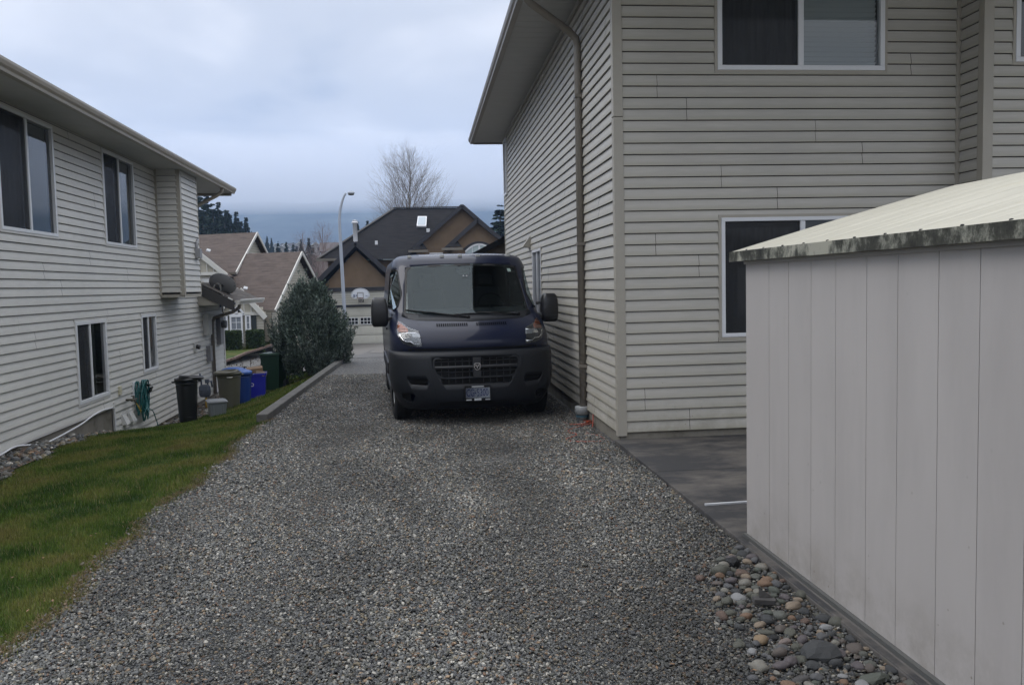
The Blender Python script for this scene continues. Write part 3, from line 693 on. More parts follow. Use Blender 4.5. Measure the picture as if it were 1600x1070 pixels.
# soffit, fascia, gutter
EX, EZ = 1.30, 5.10
mb = MB()
n = 60
for i in range(n): # grooved vinyl soffit boards across the eave
    y0 = 6.2 + (20.75 - 6.2) * i / n; y1 = 6.2 + (20.75 - 6.2) * (i + 1) / n
    mb.box(EX, RX + .3, y0 + .004, y1 - .004, EZ - .008, EZ + .01)
mb.box(EX, 10, 6.2, 8.0, EZ - .006, EZ + .012); mb.box(RX + .29, 10, 8.0, RY0 + .3, EZ - .007, EZ + .011)  # front overhang, out of view, deepened to shade the top of the front wall
mb.box(RX - .02, RX + .0, RY0, RY1, EZ - .05, EZ - .009)
mb.box(EX - .001, RX + .3, 6.2, 20.75, EZ + .011, EZ + .02)
mb.build('soffit', M_soffit, RH, world=True)
def gutter_profile(): # K-style, (outward, up)
    return [(0, 0), (.075, 0), (.082, .03), (.105, .055), (.118, .09), (.118, .115), (.108, .12), (.108, .095), (.0, .095)]
mb = MB()
pr = gutter_profile(); vs = []
for y in (6.1, 20.8): vs += [(EX + .0 - a, y, EZ - .03 + b) for a, b in pr]
k = len(pr); mb.add(vs, [(i, (i + 1) % k, k + (i + 1) % k, k + i) for i in range(k)] + [tuple(range(k)), tuple(range(k, 2 * k))[::-1]])
mb.build('gutter', M_gutter, RH, world=True)
mb = MB(); mb.box(EX, 10, 20.751, 20.80, EZ - .04, EZ + .10); mb.build('fascia', M_gutter, RH, world=True); mb = MB(); mb.box(EX + .002, 10, 6.14, 6.19, EZ - .02, EZ + .16)
mb.build('fascia', M_gutter, RH, world=True)
mb = MB()
roof_plane(mb, (EX - .04, 20.9, EZ + .09), (EX - .04, 6.1, EZ + .09), (6.0, 6.1 + 3.7, EZ + 2.2), (6.0, 18.4, EZ + 2.2))
roof_plane(mb, (EX - .04, 6.1, EZ + .09), (10.6, 6.1, EZ + .09), (6.0, 9.8, EZ + 2.2), (6.0, 9.8, EZ + 2.2))
roof_plane(mb, (10.6, 6.1, EZ + .09), (10.6, 20.9, EZ + .09), (6.0, 18.4, EZ + 2.2), (6.0, 9.8, EZ + 2.2))
roof_plane(mb, (10.6, 20.9, EZ + .09), (EX - .04, 20.9, EZ + .09), (6.0, 18.4, EZ + 2.2), (6.0, 18.4, EZ + 2.2))
mb.build('roof', M_shing_r, RH, world=True, fix=False)
# downspout: from the gutter, along under the soffit, down the wall
mb = MB(); r = .04
yd = 10.33
path = [(EX - .05, yd - .35, EZ - .03), (EX - .05, yd - .35, EZ - .10), (EX + .02, yd - .32, EZ - .18), (RX - .16, yd - .03, EZ - .42), (RX - .07, yd, EZ - .50), (RX - .055, yd, EZ - .62), (RX - .055, yd, .10)]
mb.tube(path, .046, 10)
for z in (.62, 2.12, 3.9): mb.box(RX - .105, RX - .005, yd - .058, yd + .058, z, z + .035)
mb.build('downspout', M_gutter, RH, world=True)
mb = MB(); mb.lathe([(.0, .075), (.085, .075), (.092, .06), (.092, -.02), (.075, -.025), (.075, -.10), (.0, -.10)], 24, (RX - .07, yd, .06), 0)
mb.build('drain_collar', mat('drain_collar_plastic', (.30, .31, .31), .5), RH, world=True)
mb = MB(); mb.lathe([(.078, .0), (.0785, .03)], 24, (RX - .07, yd, .0), 0); mb.build('drain_band', mat('teal_band', (.05, .11, .14), .5), RH, world=True)
# hooded vent on the side wall
mb = MB(); y = 15.6
mb.box(RX - .03, RX - .005, y - .11, y + .11, 2.30, 2.54)
mb.add([(RX - .03, y - .1, 2.53), (RX - .03, y + .1, 2.53), (RX - .16, y + .09, 2.34), (RX - .16, y - .09, 2.34), (RX - .03, y - .1, 2.33), (RX - .03, y + .1, 2.33)],
       [(0, 1, 2, 3), (0, 3, 4), (1, 5, 2)])
mb.build('vent_hood', M_corner, RH, world=True)
# low rear porch gable past the far corner
mb = MB(); yb = 20.9
mb.prism([(1.25, yb, 1.9), (3.2, yb, 1.9), (3.2, yb, 3.3), (1.25, yb, 2.35)], (0, 2.2, 0))
mb.build('rear_porch', mat('porch_brown', (.085, .068, .052), .8, var=.2), RH, world=True)
mb = MB(); mb.beam((1.02, yb - .06, 2.27), (3.2, yb - .06, 3.36), .14, .12, (0, 0, 1)); mb.beam((1.02, yb + 1.1, 2.33), (3.2, yb + 1.1, 3.42), 2.4, .04, (0, 0, 1))
mb.build('rear_porch_roof', M_shing_d, RH, world=True)

# ================================================================== HOUSE ON THE LEFT
DLA = R_(-.917); LU = Vector((math.sin(DLA), math.cos(DLA), 0)); LN = Vector((math.cos(DLA), -math.sin(DLA), 0))
LO = Vector((-5.08, 10.76, 0)); LO = LO - LU * 10.76 / math.cos(DLA)  # s == y roughly
LH = thing('house', 'pale grey vinyl-sided house left of the driveway with bins along its wall', 'house', (LO.x, 0, 0))
F_l = (Vector((LO.x, LO.y, 0)), LU, LN)
lops = [(10.93, 12.60, 2.47, 4.0), (14.52, 16.08, 2.47, 4.0), (13.03, 14.29, .03, 1.26), (16.12, 17.0, .20, 1.26)]
mb = MB()
siding(mb, F_l, 5.0, 14.42, -.18, 4.06, lops, seed=3)
siding(mb, F_l, 14.42, 17.4, -.8658, 4.06, [o for o in lops], seed=3)
siding(mb, F_l, 17.4, 20.4, -.8658, 4.06, (), seed=3)
siding(mb, F_l, 20.4, 22.95, -.8658, 2.0, (), seed=3)
mb.build('side_wall', [M_sid_l, M_dark], LH, world=True, fix=False)
mb = MB()
mb.fbox(F_l, 5, 14.42, -.012, -.008, -.8, -.1); mb.fbox(F_l, 14.3, 22.9, -.02, -.012, -1.6, -.7); mb.fbox(F_l, 5, 14.3, -.2, -.012, -.82, -.1)
mb.build('foundation', M_conc, LH, world=True)
mb = MB(); mb.fbox(F_l, 14.43, 14.49, .0, .026, -.86, -.12); mb.fbox(F_l, 10.4, 14.40, .0, .02, -.205, -.182)
mb.build('corner_board', M_trim_l, LH, world=True)
mb = MB(); mb.fbox(F_l, 22.9, 23.0, -.03, .03, -.9, 2.0); mb.build('corner_board', M_trim_l, LH, world=True)
mb = MB(); mb.fbox(F_l, 20.35, 20.43, -.02, .026, 1.9, 4.06); mb.build('corner_board', M_trim_l, LH, world=True)
mb = MB(); mb.fbox(F_l, 5, 20.3, -6, -.6, -1, 4.06); mb.fbox(F_l, 20.3, 22.94, -6, -.6, -1, 1.9); mb.fbox(F_l, 20.38, 20.42, -.6, -.01, 1.9, 4.06); mb.fbox(F_l, 22.94, 22.97, -.6, -.01, -1, 1.9)
mb.build('inner_core', M_room, LH, world=True)
window(LH, F_l, 10.93, 12.60, 2.47, 4.0, mull=(11.78,), screens=(0,), cover=[('curtain', 10.98, 11.7, 2.5, 3.95), ('vblind', 11.82, 12.55, 2.5, 3.95)], J=M_trim_l, label='upper window nearest the camera, with vertical blinds')
window(LH, F_l, 14.52, 16.08, 2.47, 4.0, mull=(15.3,), screens=(0,), cover=[('vblind', 15.34, 16.02, 2.5, 3.95)], J=M_trim_l, label='upper window next to the boxed bay')
window(LH, F_l, 13.03, 14.29, .03, 1.26, mull=(13.6,), screens=(0,), cover=[('curtain', 13.62, 14.05, .06, 1.2)], J=M_trim_l, fw=.055, label='lower window above the exposed concrete')
window(LH, F_l, 16.12, 17.0, .20, 1.26, mull=(16.52,), screens=(0,), cover=[('vblind', 16.55, 16.96, .24, 1.2)], J=M_trim_l, fw=.05, label='small lower window above the garden hose')
# boxed bay
bx = .47
F_b1 = (F_l[0] + LU * 17.4 + LN * bx, LU, LN); F_b0 = (F_l[0] + LU * 17.4, LN, -LU)
mb = MB()
siding(mb, F_b1, .085, 1.32, 1.66, 4.06, (), seed=6, joints=0); siding(mb, F_b0, .05, bx - .04, 1.66, 4.06, (), seed=6, joints=0)
mb.build('bay', [M_sid_l, M_dark], LH, world=True, fix=False)
mb = MB()
mb.fbox(F_b1, -.016, .09, -.02, .018, 1.6, 4.06); mb.fbox(F_b1, 1.32, 1.36, -.4, .018, 1.6, 4.06); mb.fbox(F_b0, -.0, .055, 0, .02, 1.6, 4.06); mb.fbox(F_b0, bx - .06, bx - .02, 0, .018, 1.6, 4.06)
mb.fbox(F_b1, 0.004, 1.335, -bx, .012, 1.56, 1.62); mb.fbox(F_b1, 1.30, 1.319, -bx, -.0, 1.6, 4.06)
mb.build('bay_trim', M_corner, LH, world=True)
# lamp/utility box on the bay
mb = MB(); mb.fbox(F_b1, .93, 1.13, .015, .12, 2.36, 2.56); mb.tube([F_b1[0] + LU * .97 + LN * .05 + Zv * 2.56, F_b1[0] + LU * .99 + LN * .05 + Zv * 2.68, F_b1[0] + LU * 1.15 + LN * .04 + Zv * 2.75, F_b1[0] + LU * 1.25 + LN * .015 + Zv * 2.74], .028, 8)
mb.build('utility_box', mat('utility_grey', (.27, .27, .28), .5), LH, world=True, bevel=.006)
# soffit and gutter
GE = .61; LEZ = 4.07; YE = 21.7
mb = MB()
for i in range(70):
    a = 5 + (YE - 5) * i / 70; b = 5 + (YE - 5) * (i + 1) / 70
    mb.fbox(F_l, a + .003, b - .003, -.1, GE, LEZ - .008, LEZ + .006)
mb.fbox(F_l, 5, YE, -.1, GE, LEZ + .008, LEZ + .016); mb.fbox(F_l, 20.4, YE, -3, -.1, LEZ - .006, LEZ + .01)
mb.build('soffit', M_soffit, LH, world=True)
mb = MB(); vs = []
for y in (4.9, YE + .05): vs += [F_l[0] + LU * y + LN * (GE + a) + Zv * (LEZ - .02 + b * 1.15) for a, b in pr]
mb.add(vs, [(i, (i + 1) % k, k + (i + 1) % k, k + i) for i in range(k)] + [tuple(range(k)), tuple(range(k, 2 * k))[::-1]])
mb.build('gutter', M_gutter_l, LH, world=True)
mb = MB(); mb.fbox(F_l, YE, YE + .04, -5, GE, LEZ - .07, LEZ + .1); mb.build('fascia', M_gutter_l, LH, world=True)
mb = MB(); Pl = lambda s, n, z: F_l[0] + LU * s + LN * n + Zv * z
roof_plane(mb, Pl(4.9, GE + .05, LEZ + .1), Pl(YE + .1, GE + .05, LEZ + .1), Pl(YE - 3.5, -4, LEZ + 1.9), Pl(4.9, -4, LEZ + 1.9))
roof_plane(mb, Pl(YE + .1, GE + .05, LEZ + .1), Pl(YE + .1, -8, LEZ + .1), Pl(YE - 3.5, -4, LEZ + 1.9), Pl(YE - 3.5, -4, LEZ + 1.9))
mb.build('roof', M_shing_r, LH, world=True, fix=False)
mb = MB() # roof vent sticking up over the gutter line
c = Pl(13.6, -.75, LEZ + .66); mb.lathe([(.0, .12), (.20, .11), (.24, .07), (.235, .04), (.16, .03), (.14, -.2)], 20, c, 0); mb.build('roof_vent', M_blackp, LH, world=True)
# elbow under the far end of the gutter
mb = MB(); mb.tube([Pl(20.6, GE + .02, LEZ), Pl(20.6, GE, LEZ - .10), Pl(20.6, GE - .12, LEZ - .19), Pl(20.5, .06, LEZ - .42), Pl(20.45, .045, LEZ - .56)], .04, 10)
mb.build('downspout', M_gutter_l, LH, world=True)
# small lean-to roof over the entry
mb = MB(); y0, y1 = 20.35, 23.6
roof_plane(mb, Pl(y0, .86, 1.44), Pl(y1, .86, 1.44), Pl(y1, -.02, 1.90), Pl(y0, -.02, 1.90))
mb.build('entry_roof', M_shing_b, LH, world=True, fix=False)
mb = MB()
mb.prism([Pl(y0 - .03, -.02, 1.88), Pl(y0 - .03, -.02, 1.62), Pl(y0 - .03, .84, 1.18), Pl(y0 - .03, .84, 1.42)], LU * .03)
mb.build('entry_barge', mat('barge_dark', (.045, .042, .04), .7), LH, world=True)
mb = MB(); mb.fbox(F_l, y0 + .01, y1, 0, .80, 1.34, 1.38)
mb.prism([Pl(y0 + .005, 0, 1.84), Pl(y0 + .005, 0, 1.36), Pl(y0 + .005, .80, 1.36), Pl(y0 + .005, .80, 1.44)], LU * .02)
mb.build('entry_soffit', M_corner, LH, world=True)
mb = MB(); vs = []
for y in (y0 + .0, y1 + .1): vs += [Pl(y, .86 + a, 1.34 + b * 1.0) for a, b in pr]
mb.add(vs, [(i, (i + 1) % k, k + (i + 1) % k, k + i) for i in range(k)] + [tuple(range(k)), tuple(range(k, 2 * k))[::-1]])
mb.build('entry_gutter', mat('gutter_white', (.55, .54, .50), .4), LH, world=True)
mb = MB(); mb.tube([Pl(20.75, .88, 1.36), Pl(20.75, .86, 1.26), Pl(20.75, .70, 1.16), Pl(21.45, .13, 1.02), Pl(21.5, .06, .9), Pl(21.5, .055, -.85)], .042, 10)
mb.build('downspout', M_gutter, LH, world=True)
# meters, boxes and fittings on the wall
def wallbox(name, s, z0, w, h, d, m, bev=.006):
    mb = MB(); mb.fbox(F_l, s, s + w, .012, .012 + d, z0, z0 + h); mb.build(name, m, LH, world=True, bevel=bev)
wallbox('electric_box', 20.75, .63, .34, .50, .13, mat('box_pale', (.42, .42, .40), .5))
wallbox('cable_box', 20.95, -.02, .22, .38, .10, M_greyp)
wallbox('meter_box', 22.1, .32, .34, .72, .11, M_greyp)
mb = MB(); c = Pl(22.27, .19, .82); mb.tube([c - LN * .07, c + LN * .05], .095, 16); mb.build('meter_dial', M_greyp, LH, world=True)
wallbox('outlet_cover', 14.70, -.03, .10, .14, .035, mat('outlet_cream', (.50, .47, .34), .5))
wallbox('light_base', 19.75, .30, .13, .20, .04, mat('box_pale', (.42, .42, .40), .5))
mb = MB(); c = Pl(19.88, .05, .42); mb.tube([c, c + LN * .08 - Zv * .02], .05, 12); mb.build('floodlight', M_blackp, LH, world=True)
for s in (14.78, 15.12): # two louvred dryer vents
    mb = MB(); mb.fbox(F_l, s, s + .24, .01, .025, -.60, -.36)
    mb.add([Pl(s + .03, .025, -.38), Pl(s + .21, .025, -.38), Pl(s + .21, .10, -.55), Pl(s + .03, .10, -.55), Pl(s + .03, .025, -.56), Pl(s + .21, .025, -.56)], [(0, 1, 2, 3), (0, 3, 4), (1, 5, 2), (3, 2, 5, 4)])
    mb.build('wall_vent', M_trim_l, LH, world=True)
mb = MB(); mb.fbox(F_l, 15.42, 15.62, .016, .034, -.16, .10); mb.build('hose_plate', M_white, LH, world=True)
# tap and fittings
tp = MB(); c = Pl(15.05, .05, -.16)
tp.tube([c - LN * .05, c + LN * .10, c + LN * .14 - Zv * .06], .018, 8); tp.tube([c + LN * .09, c + LN * .09 + Zv * .06], .01, 6)
tp.lathe([(.0, .075), (.035, .07), (.035, .06), (0, .058)], 12, c + LN * .09, 0); tp.tube([c + LN * .10 - LU * .12, c + LN * .10 + LU * .14], .022, 8)
tp.build('tap', mat('brass_dark', (.09, .08, .06), .4, metal=.6), LH, world=True)
# white pipe/cable clipped loosely along the bottom of the siding
pipe = [(9.6, .02, -.24), (10.46, .04, -.21), (10.86, .05, -.18), (11.3, .07, -.24), (11.6, .09, -.275), (12.0, .09, -.27), (12.44, .07, -.26), (12.96, .06, -.235), (13.45, .04, -.19), (13.86, .04, -.17), (14.29, .04, -.19), (14.38, .04, -.22), (14.41, .04, -.30), (14.42, .04, -.60)]
def smooth_path(P, n=6):
    P = [Vector(p) for p in P]; out = []
    for i in range(len(P) - 1):
        a = P[max(i - 1, 0)]; b = P[i]; c = P[i + 1]; d = P[min(i + 2, len(P) - 1)]
        for k in range(n):
            t = k / n; out.append(.5 * ((2 * b) + (c - a) * t + (2 * a - 5 * b + 4 * c - d) * t * t + (3 * b - a - 3 * c + d) * t ** 3))
    return out + [P[-1]]
mb = MB(); mb.tube(smooth_path([Pl(*p) for p in pipe]), .012, 8); mb.build('white_conduit', M_white, LH, world=True)
# ================================================================== VAN
M_paint = mat('van_paint', (.006, .009, .026), .35, metal=.0, spec=.15, coat=.32, coat_rough=.03)
M_bump = mat('bumper_plastic', (.0075, .0088, .012), .50, spec=.35, var=.08, vscale=8, bump=.0006, bscale=300)
M_vdark = mat('van_dark_plastic', (.004, .004, .0045), .5, spec=.3)
M_chrome = mat('chrome', (.75, .76, .78), .12, metal=1)
M_lens = glass('lamp_lens', (.93, .95, .97), .96, .02)
M_amber = mat('amber_lens', (.50, .14, .05), .2, coat=1)
M_cab = mat('cab_interior', (.030, .032, .034), .8)
M_wind = glass('windscreen', (.78, .88, .87), .62, refl=.43, gcol=(.84, .96, 1.0))
VAN = thing('van', 'dark navy cargo van with grey plastic bumper parked on the gravel against the right house', 'van', (.62, 10.3, -.06), R_(4.0))
ZT = [.30, .60, .90, .965, 1.0, 1.05, 1.12, 1.20, 1.26, 1.30, 1.36, 1.99, 2.05, 2.10, 2.14, 2.165, 2.19]
YT = [.17, .15, .13, .115, .115, .13, .175, .285, .42, .56, .68, 1.30, 1.37, 1.45, 1.58, 1.75, 2.15]
WT_ = [.98, 1.01, 1.025, 1.025, 1.025, 1.025, 1.02, 1.015, 1.01, 1.005, 1.0, .935, .92, .90, .855, .79, .60]
DT = [.62, .62, .62, .62, .62, .62, .62, .60, .58, .56, .55, .50, .50, .50, .50, .50, .40]
NT = [2.6, 2.6, 2.6, 2.6, 2.6, 2.55, 2.5, 2.45, 2.4, 2.4, 2.4, 2.5, 2.6, 2.7, 2.6, 2.5, 2.3]
def prm(z): return lerp(z, ZT, YT), lerp(z, ZT, WT_), lerp(z, ZT, DT), lerp(z, ZT, NT)
def surf(x, z):
    y0, w, d, n = prm(z); r = min(abs(x) / w, 1.0)
    return y0 + d * (1 - (1 - r ** n) ** (1 / n))
def sidex(y, z): # half width of the shell at depth y
    y0, w, d, n = prm(z)
    if y >= y0 + d: return w
    return w * (1 - (1 - max(y - y0, 0) / d) ** n) ** (1 / n)
def bsurf(x, z): # bumper skin
    y0 = lerp(z, [.20, .24, .30, .42, .60, .80, .88, .915, .93], [.16, .07, .025, .0, .0, .015, .035, .07, .12]); w = lerp(z, [.2, .3, .45, .6, .93], [.90, .955, 1.02, 1.045, 1.04])
    r = min(abs(x) / w, 1.0); return y0 + .58 * (1 - (1 - r ** 2.7) ** (1 / 2.7))
def ring(z, y0, w, d, n, rear, NF=56, NS=18):
    P = []
    for i in range(NF + 1):
        t = -math.pi / 2 + math.pi * i / NF; s = math.sin(t); c = math.cos(t)
        P.append((w * math.copysign(abs(s) ** (2 / n), s), y0 + d * (1 - max(abs(c), 0) ** (2 / n)), z))
    y1 = rear - .12
    for i in range(1, NS + 1): P.append((w, y0 + d + (y1 - y0 - d) * i / NS, z))
    for i in range(1, 5): a = math.pi / 2 * i / 4; P.append((w - .12 * (1 - math.cos(a)), y1 + .12 * math.sin(a), z))
    for i in range(1, 5): P.append((w - .12 - (2 * w - .24) * i / 5, rear, z))
    for i in range(0, 5): a = math.pi / 2 * (4 - i) / 4; P.append((-w + .12 * (1 - math.cos(a)), y1 + .12 * math.sin(a), z))
    for i in range(NS - 1, 0, -1): P.append((-w, y0 + d + (y1 - y0 - d) * i / NS, z))
    return P
def loft(rings, mats, name, parent, cap=True):
    mb = MB(); n = len(rings[0]); vs = [p for r in rings for p in r]
    mb.add(vs, [(i * n + k, i * n + (k + 1) % n, (i + 1) * n + (k + 1) % n, (i + 1) * n + k) for i in range(len(rings) - 1) for k in range(n)], 0, smooth=True)
    mb.add(rings[0], [tuple(range(n))[::-1]], 0); mb.add(rings[-1], [tuple(range(n))], 0)
    return mb.build(name, mats, parent)
def cutter(mb, mats):
    me = mb.mesh('cut', mats); bm = bmesh.new(); bm.from_mesh(me); bmesh.ops.remove_doubles(bm, verts=bm.verts, dist=1e-5); bmesh.ops.recalc_face_normals(bm, faces=bm.faces); bm.to_mesh(me); bm.free()
    o = bpy.data.objects.new('cut', me); COL.objects.link(o); return o
def boolean(o, cuts):
    """cut in the object's own space, then bake"""
    par = o.parent; o.parent = None; o.matrix_world = Matrix.Identity(4)
    for c in cuts:
        m_ = o.modifiers.new('b', 'BOOLEAN'); m_.operation = 'DIFFERENCE'; m_.object = c; m_.solver = 'EXACT'; m_.material_mode = 'TRANSFER'
    dg = bpy.context.evaluated_depsgraph_get(); me = bpy.data.meshes.new_from_object(o.evaluated_get(dg))
    o.modifiers.clear(); old = o.data; me.name = old.name; o.data = me
    for c in cuts:
        bpy.data.objects.remove(c)
    o.parent = par
    return o
def rounded(poly, r=.03, n=4):
    """round the corners of a 2D polygon"""
    out = []; k = len(poly)
    for i in range(k):
        a, b, c = Vector(poly[i - 1]), Vector(poly[i]), Vector(poly[(i + 1) % k])
        u = (a - b); v = (c - b); rr = min(r, u.length * .45, v.length * .45); p = b + u.normalized() * rr; q = b + v.normalized() * rr
        for j in range(n + 1):
            t = j / n; out.append(tuple(p * (1 - t) ** 2 + b * (2 * t * (1 - t)) + q * t * t))
    return out
def mir(poly): return [(-x, z) for x, z in poly][::-1]
def patch(name, poly, fs, mats, parent, off=.004, th=.006, step=.04, smooth=True, m=0):
    """2D outline (x,z) laid on the front surface y=fs(x,z), with thickness"""
    bm = bmesh.new(); vs = [bm.verts.new((x, 0, z)) for x, z in poly]; bm.faces.new(vs)
    xs_ = [p[0] for p in poly]; zs_ = [p[1] for p in poly]
    x = min(xs_) + step
    while x < max(xs_):
        bmesh.ops.bisect_plane(bm, geom=bm.verts[:] + bm.edges[:] + bm.faces[:], plane_co=(x, 0, 0), plane_no=(1, 0, 0)); x += step
    z = min(zs_) + step
    while z < max(zs_):
        bmesh.ops.bisect_plane(bm, geom=bm.verts[:] + bm.edges[:] + bm.faces[:], plane_co=(0, 0, z), plane_no=(0, 0, 1)); z += step
    for v in bm.verts: v.co.y = fs(v.co.x, v.co.z) - off
    bmesh.ops.recalc_face_normals(bm, faces=bm.faces)
    f0 = bm.faces[0]; f0.normal_update()
    if sum(f.normal.y for f in bm.faces) > 0: bmesh.ops.reverse_faces(bm, faces=bm.faces)
    for f in bm.faces: f.smooth = smooth
    me = bpy.data.meshes.new(name); bm.to_mesh(me); bm.free()
    for q in (mats if isinstance(mats, (list, tuple)) else [mats]): me.materials.append(q)
    o = bpy.data.objects.new(name, me); COL.objects.link(o); o.parent = parent
    if th:
        s = o.modifiers.new('solid', 'SOLIDIFY'); s.thickness = th; s.offset = -1
    return o

# ---- painted body shell
REAR = 4.95
zs_ = [.30, .45, .60, .75, .90, .95, .99, 1.03, 1.08, 1.13, 1.18, 1.23, 1.27, 1.31, 1.36, 1.45, 1.55, 1.65, 1.75, 1.85, 1.93, 1.99, 2.03, 2.07, 2.10, 2.125, 2.145, 2.16, 2.175, 2.188]
body = loft([ring(z, *prm(z), REAR) for z in zs_], [M_paint, M_cab, M_vdark], 'body', VAN)
WS = rounded([(-.83, 1.345), (-.5, 1.318), (0, 1.308), (.5, 1.318), (.83, 1.345), (.80, 1.60), (.765, 1.985), (.4, 2.012), (0, 2.02), (-.4, 2.012), (-.765, 1.985), (-.80, 1.60)], .05, 4)
cuts = []
def prism_y(poly, y0, y1, m):
    mb = MB(); mb.prism([(x, y0, z) for x, z in poly], (0, y1 - y0, 0), m); return mb
cuts.append(cutter(prism_y(WS, -.2, 2.35, 1), [M_paint, M_cab, M_vdark]))
mb = MB(); side = rounded([(1.02, 1.42), (2.12, 1.42), (2.10, 1.93), (1.52, 1.96), (1.12, 1.60)], .06)
mb.prism([(-1.3, y, z) for y, z in side], (2.6, 0, 0), 1); cuts.append(cutter(mb, [M_paint, M_cab, M_vdark]))
for yw in (.93, 4.2):
    for s in (-1, 1):
        mb = MB(); prof = [(yw + .41 * math.cos(2 * math.pi * i / 32), .33 + .41 * math.sin(2 * math.pi * i / 32)) for i in range(32)]
        mb.prism([(s * .68, y, z) for y, z in prof], (s * .5, 0, 0), 2); cuts.append(cutter(mb, [M_paint, M_cab, M_vdark]))
boolean(body, cuts)
# ---- bumper with its openings
br = []
for z in (.20, .225, .26, .31, .37, .45, .55, .65, .75, .83, .88, .905, .925):
    w = lerp(z, [.2, .3, .45, .6, .93], [.90, .955, 1.02, 1.045, 1.04]); y0 = bsurf(0, z)
    P = []
    for i in range(49):
        t = -math.pi / 2 + math.pi * i / 48; s = math.sin(t); c = math.cos(t)
        P.append((w * math.copysign(abs(s) ** (2 / 2.7), s), y0 + .58 * (1 - abs(c) ** (2 / 2.7)), z))
    P += [(w, .78, z), (w - .02, .80, z), (-w + .02, .80, z), (-w, .78, z)]
    br.append(P)
bump = loft(br, [M_bump, M_vdark], 'bumper', VAN)
cuts = []
GR = rounded([(-.44, .605), (.44, .605), (.515, .68), (.525, .815), (.50, .845), (-.50, .845), (-.525, .815), (-.515, .68)], .045, 4)
LG = rounded([(-.42, .525), (.42, .525), (.44, .59), (-.44, .59)], .015, 2)
PK = rounded([(.60, .52), (.80, .535), (.845, .60), (.59, .585)], .015, 2)
TH = rounded([(.77, .30), (.88, .33), (.90, .40), (.80, .42), (.74, .385)], .02, 2)
for poly, dp in ((GR, .10), (LG, .09), (PK, .22), (mir(PK), .22), (TH, .34), (mir(TH), .34)):
    cuts.append(cutter(prism_y(poly, -.3, dp, 1), [M_bump, M_vdark]))
for s in (-1, 1):
    mb = MB(); prof = [(.93 + .40 * math.cos(2 * math.pi * i / 32), .33 + .40 * math.sin(2 * math.pi * i / 32)) for i in range(32)]
    mb.prism([(s * .70, y, z) for y, z in prof], (s * .5, 0, 0), 1); cuts.append(cutter(mb, [M_bump, M_vdark]))
boolean(bump, cuts)
# seams and the lower lip: thin dark joints proud by a hair
mb = MB()
def strip_on(mb, pts, fs, w, off=.002, m=0):
    vs = []
    for i, (x, z) in enumerate(pts):
        a = Vector(pts[max(i - 1, 0)]); b = Vector(pts[min(i + 1, len(pts) - 1)]); t = (b - a).normalized(); n = Vector((-t.y, t.x)) * w / 2
        for q in (-1, 1): X, Z_ = x + n.x * q, z + n.y * q; vs.append((X, fs(X, Z_) - off, Z_))
    mb.add(vs, [(2 * i, 2 * i + 1, 2 * i + 3, 2 * i + 2) for i in range(len(pts) - 1)], m)
for s in (-1, 1):
    mb = MB(); strip_on(mb, [(s * (.605 - .125 * t), .905 - .64 * t) for t in [i / 10 for i in range(11)]], bsurf, .006); mb.build('bumper_seam', M_vdark, bump, fix=False)

# grille: two main bars, thin slats, centre post
mb = MB()
def hbar(x0, x1, z0, z1, yf, th=.02, n=14):
    vs = []
    for i in range(n + 1):
        x = x0 + (x1 - x0) * i / n; y = bsurf(x, (z0 + z1) / 2) + yf
        vs += [(x, y + .012, z0), (x, y, z0 + .3 * (z1 - z0)), (x, y, z1 - .3 * (z1 - z0)), (x, y + .012, z1), (x, y + th + .02, z1), (x, y + th + .02, z0)]
    mb.add(vs, [(6 * i + a, 6 * i + (a + 1) % 6, 6 * i + 6 + (a + 1) % 6, 6 * i + 6 + a) for i in range(n) for a in range(6)], 0, smooth=False)
hbar(-.515, .515, .712, .748, -.004)
for z in (.665, .795): hbar(-.51, .51, z, z + .010, .03)
for i in range(-5, 6):
    if i: x = i * .085; mb.box(x - .004, x + .004, bsurf(x, .7) + .04, bsurf(x, .7) + .06, .61, .84); mb.box(x - .004, x + .004, bsurf(x, .55) + .04, bsurf(x, .55) + .06, .527, .588)
mb.prism([(-.05, -.012, .845), (.05, -.012, .845), (.045, -.012, .605), (-.045, -.012, .605)], (0, .05, 0))
g = mb.build('grille', mat('grille_plastic', (.020, .021, .024), .45), VAN)
mb = MB(); strip_on(mb, GR + [GR[0]], bsurf, .022, .005); mb.build('grille_surround', M_bump, g, fix=False)
# emblem: shield outline with a horned head
mb = MB(); ey = -.030
sh = [(0, -.048), (.030, -.030), (.040, -.004), (.040, .030), (.030, .044), (0, .047), (-.030, .044), (-.040, .030), (-.040, -.004), (-.030, -.030)]
mb.prism([(x, ey, .735 + z) for x, z in sh], (0, .02, 0), 1)
o2 = [(x * .78, z * .78) for x, z in sh]
for i in range(len(sh)):
    j = (i + 1) % len(sh); mb.add([(sh[i][0], ey - .004, .735 + sh[i][1]), (sh[j][0], ey - .004, .735 + sh[j][1]), (o2[j][0], ey - .004, .735 + o2[j][1]), (o2[i][0], ey - .004, .735 + o2[i][1])], [(0, 1, 2, 3)], 0)
for cx, cz, a, b in ((-.0155, .014, .011, .0095), (.0155, .014, .011, .0095), (0, -.004, .008, .012), (0, -.018, .0055, .006)):
    mb.add([(cx + a * math.cos(k * math.pi / 6), ey - .005, .735 + cz + b * math.sin(k * math.pi / 6)) for k in range(12)], [tuple(range(12))], 0)
mb.build('emblem', [M_chrome, M_vdark], VAN, fix=False)
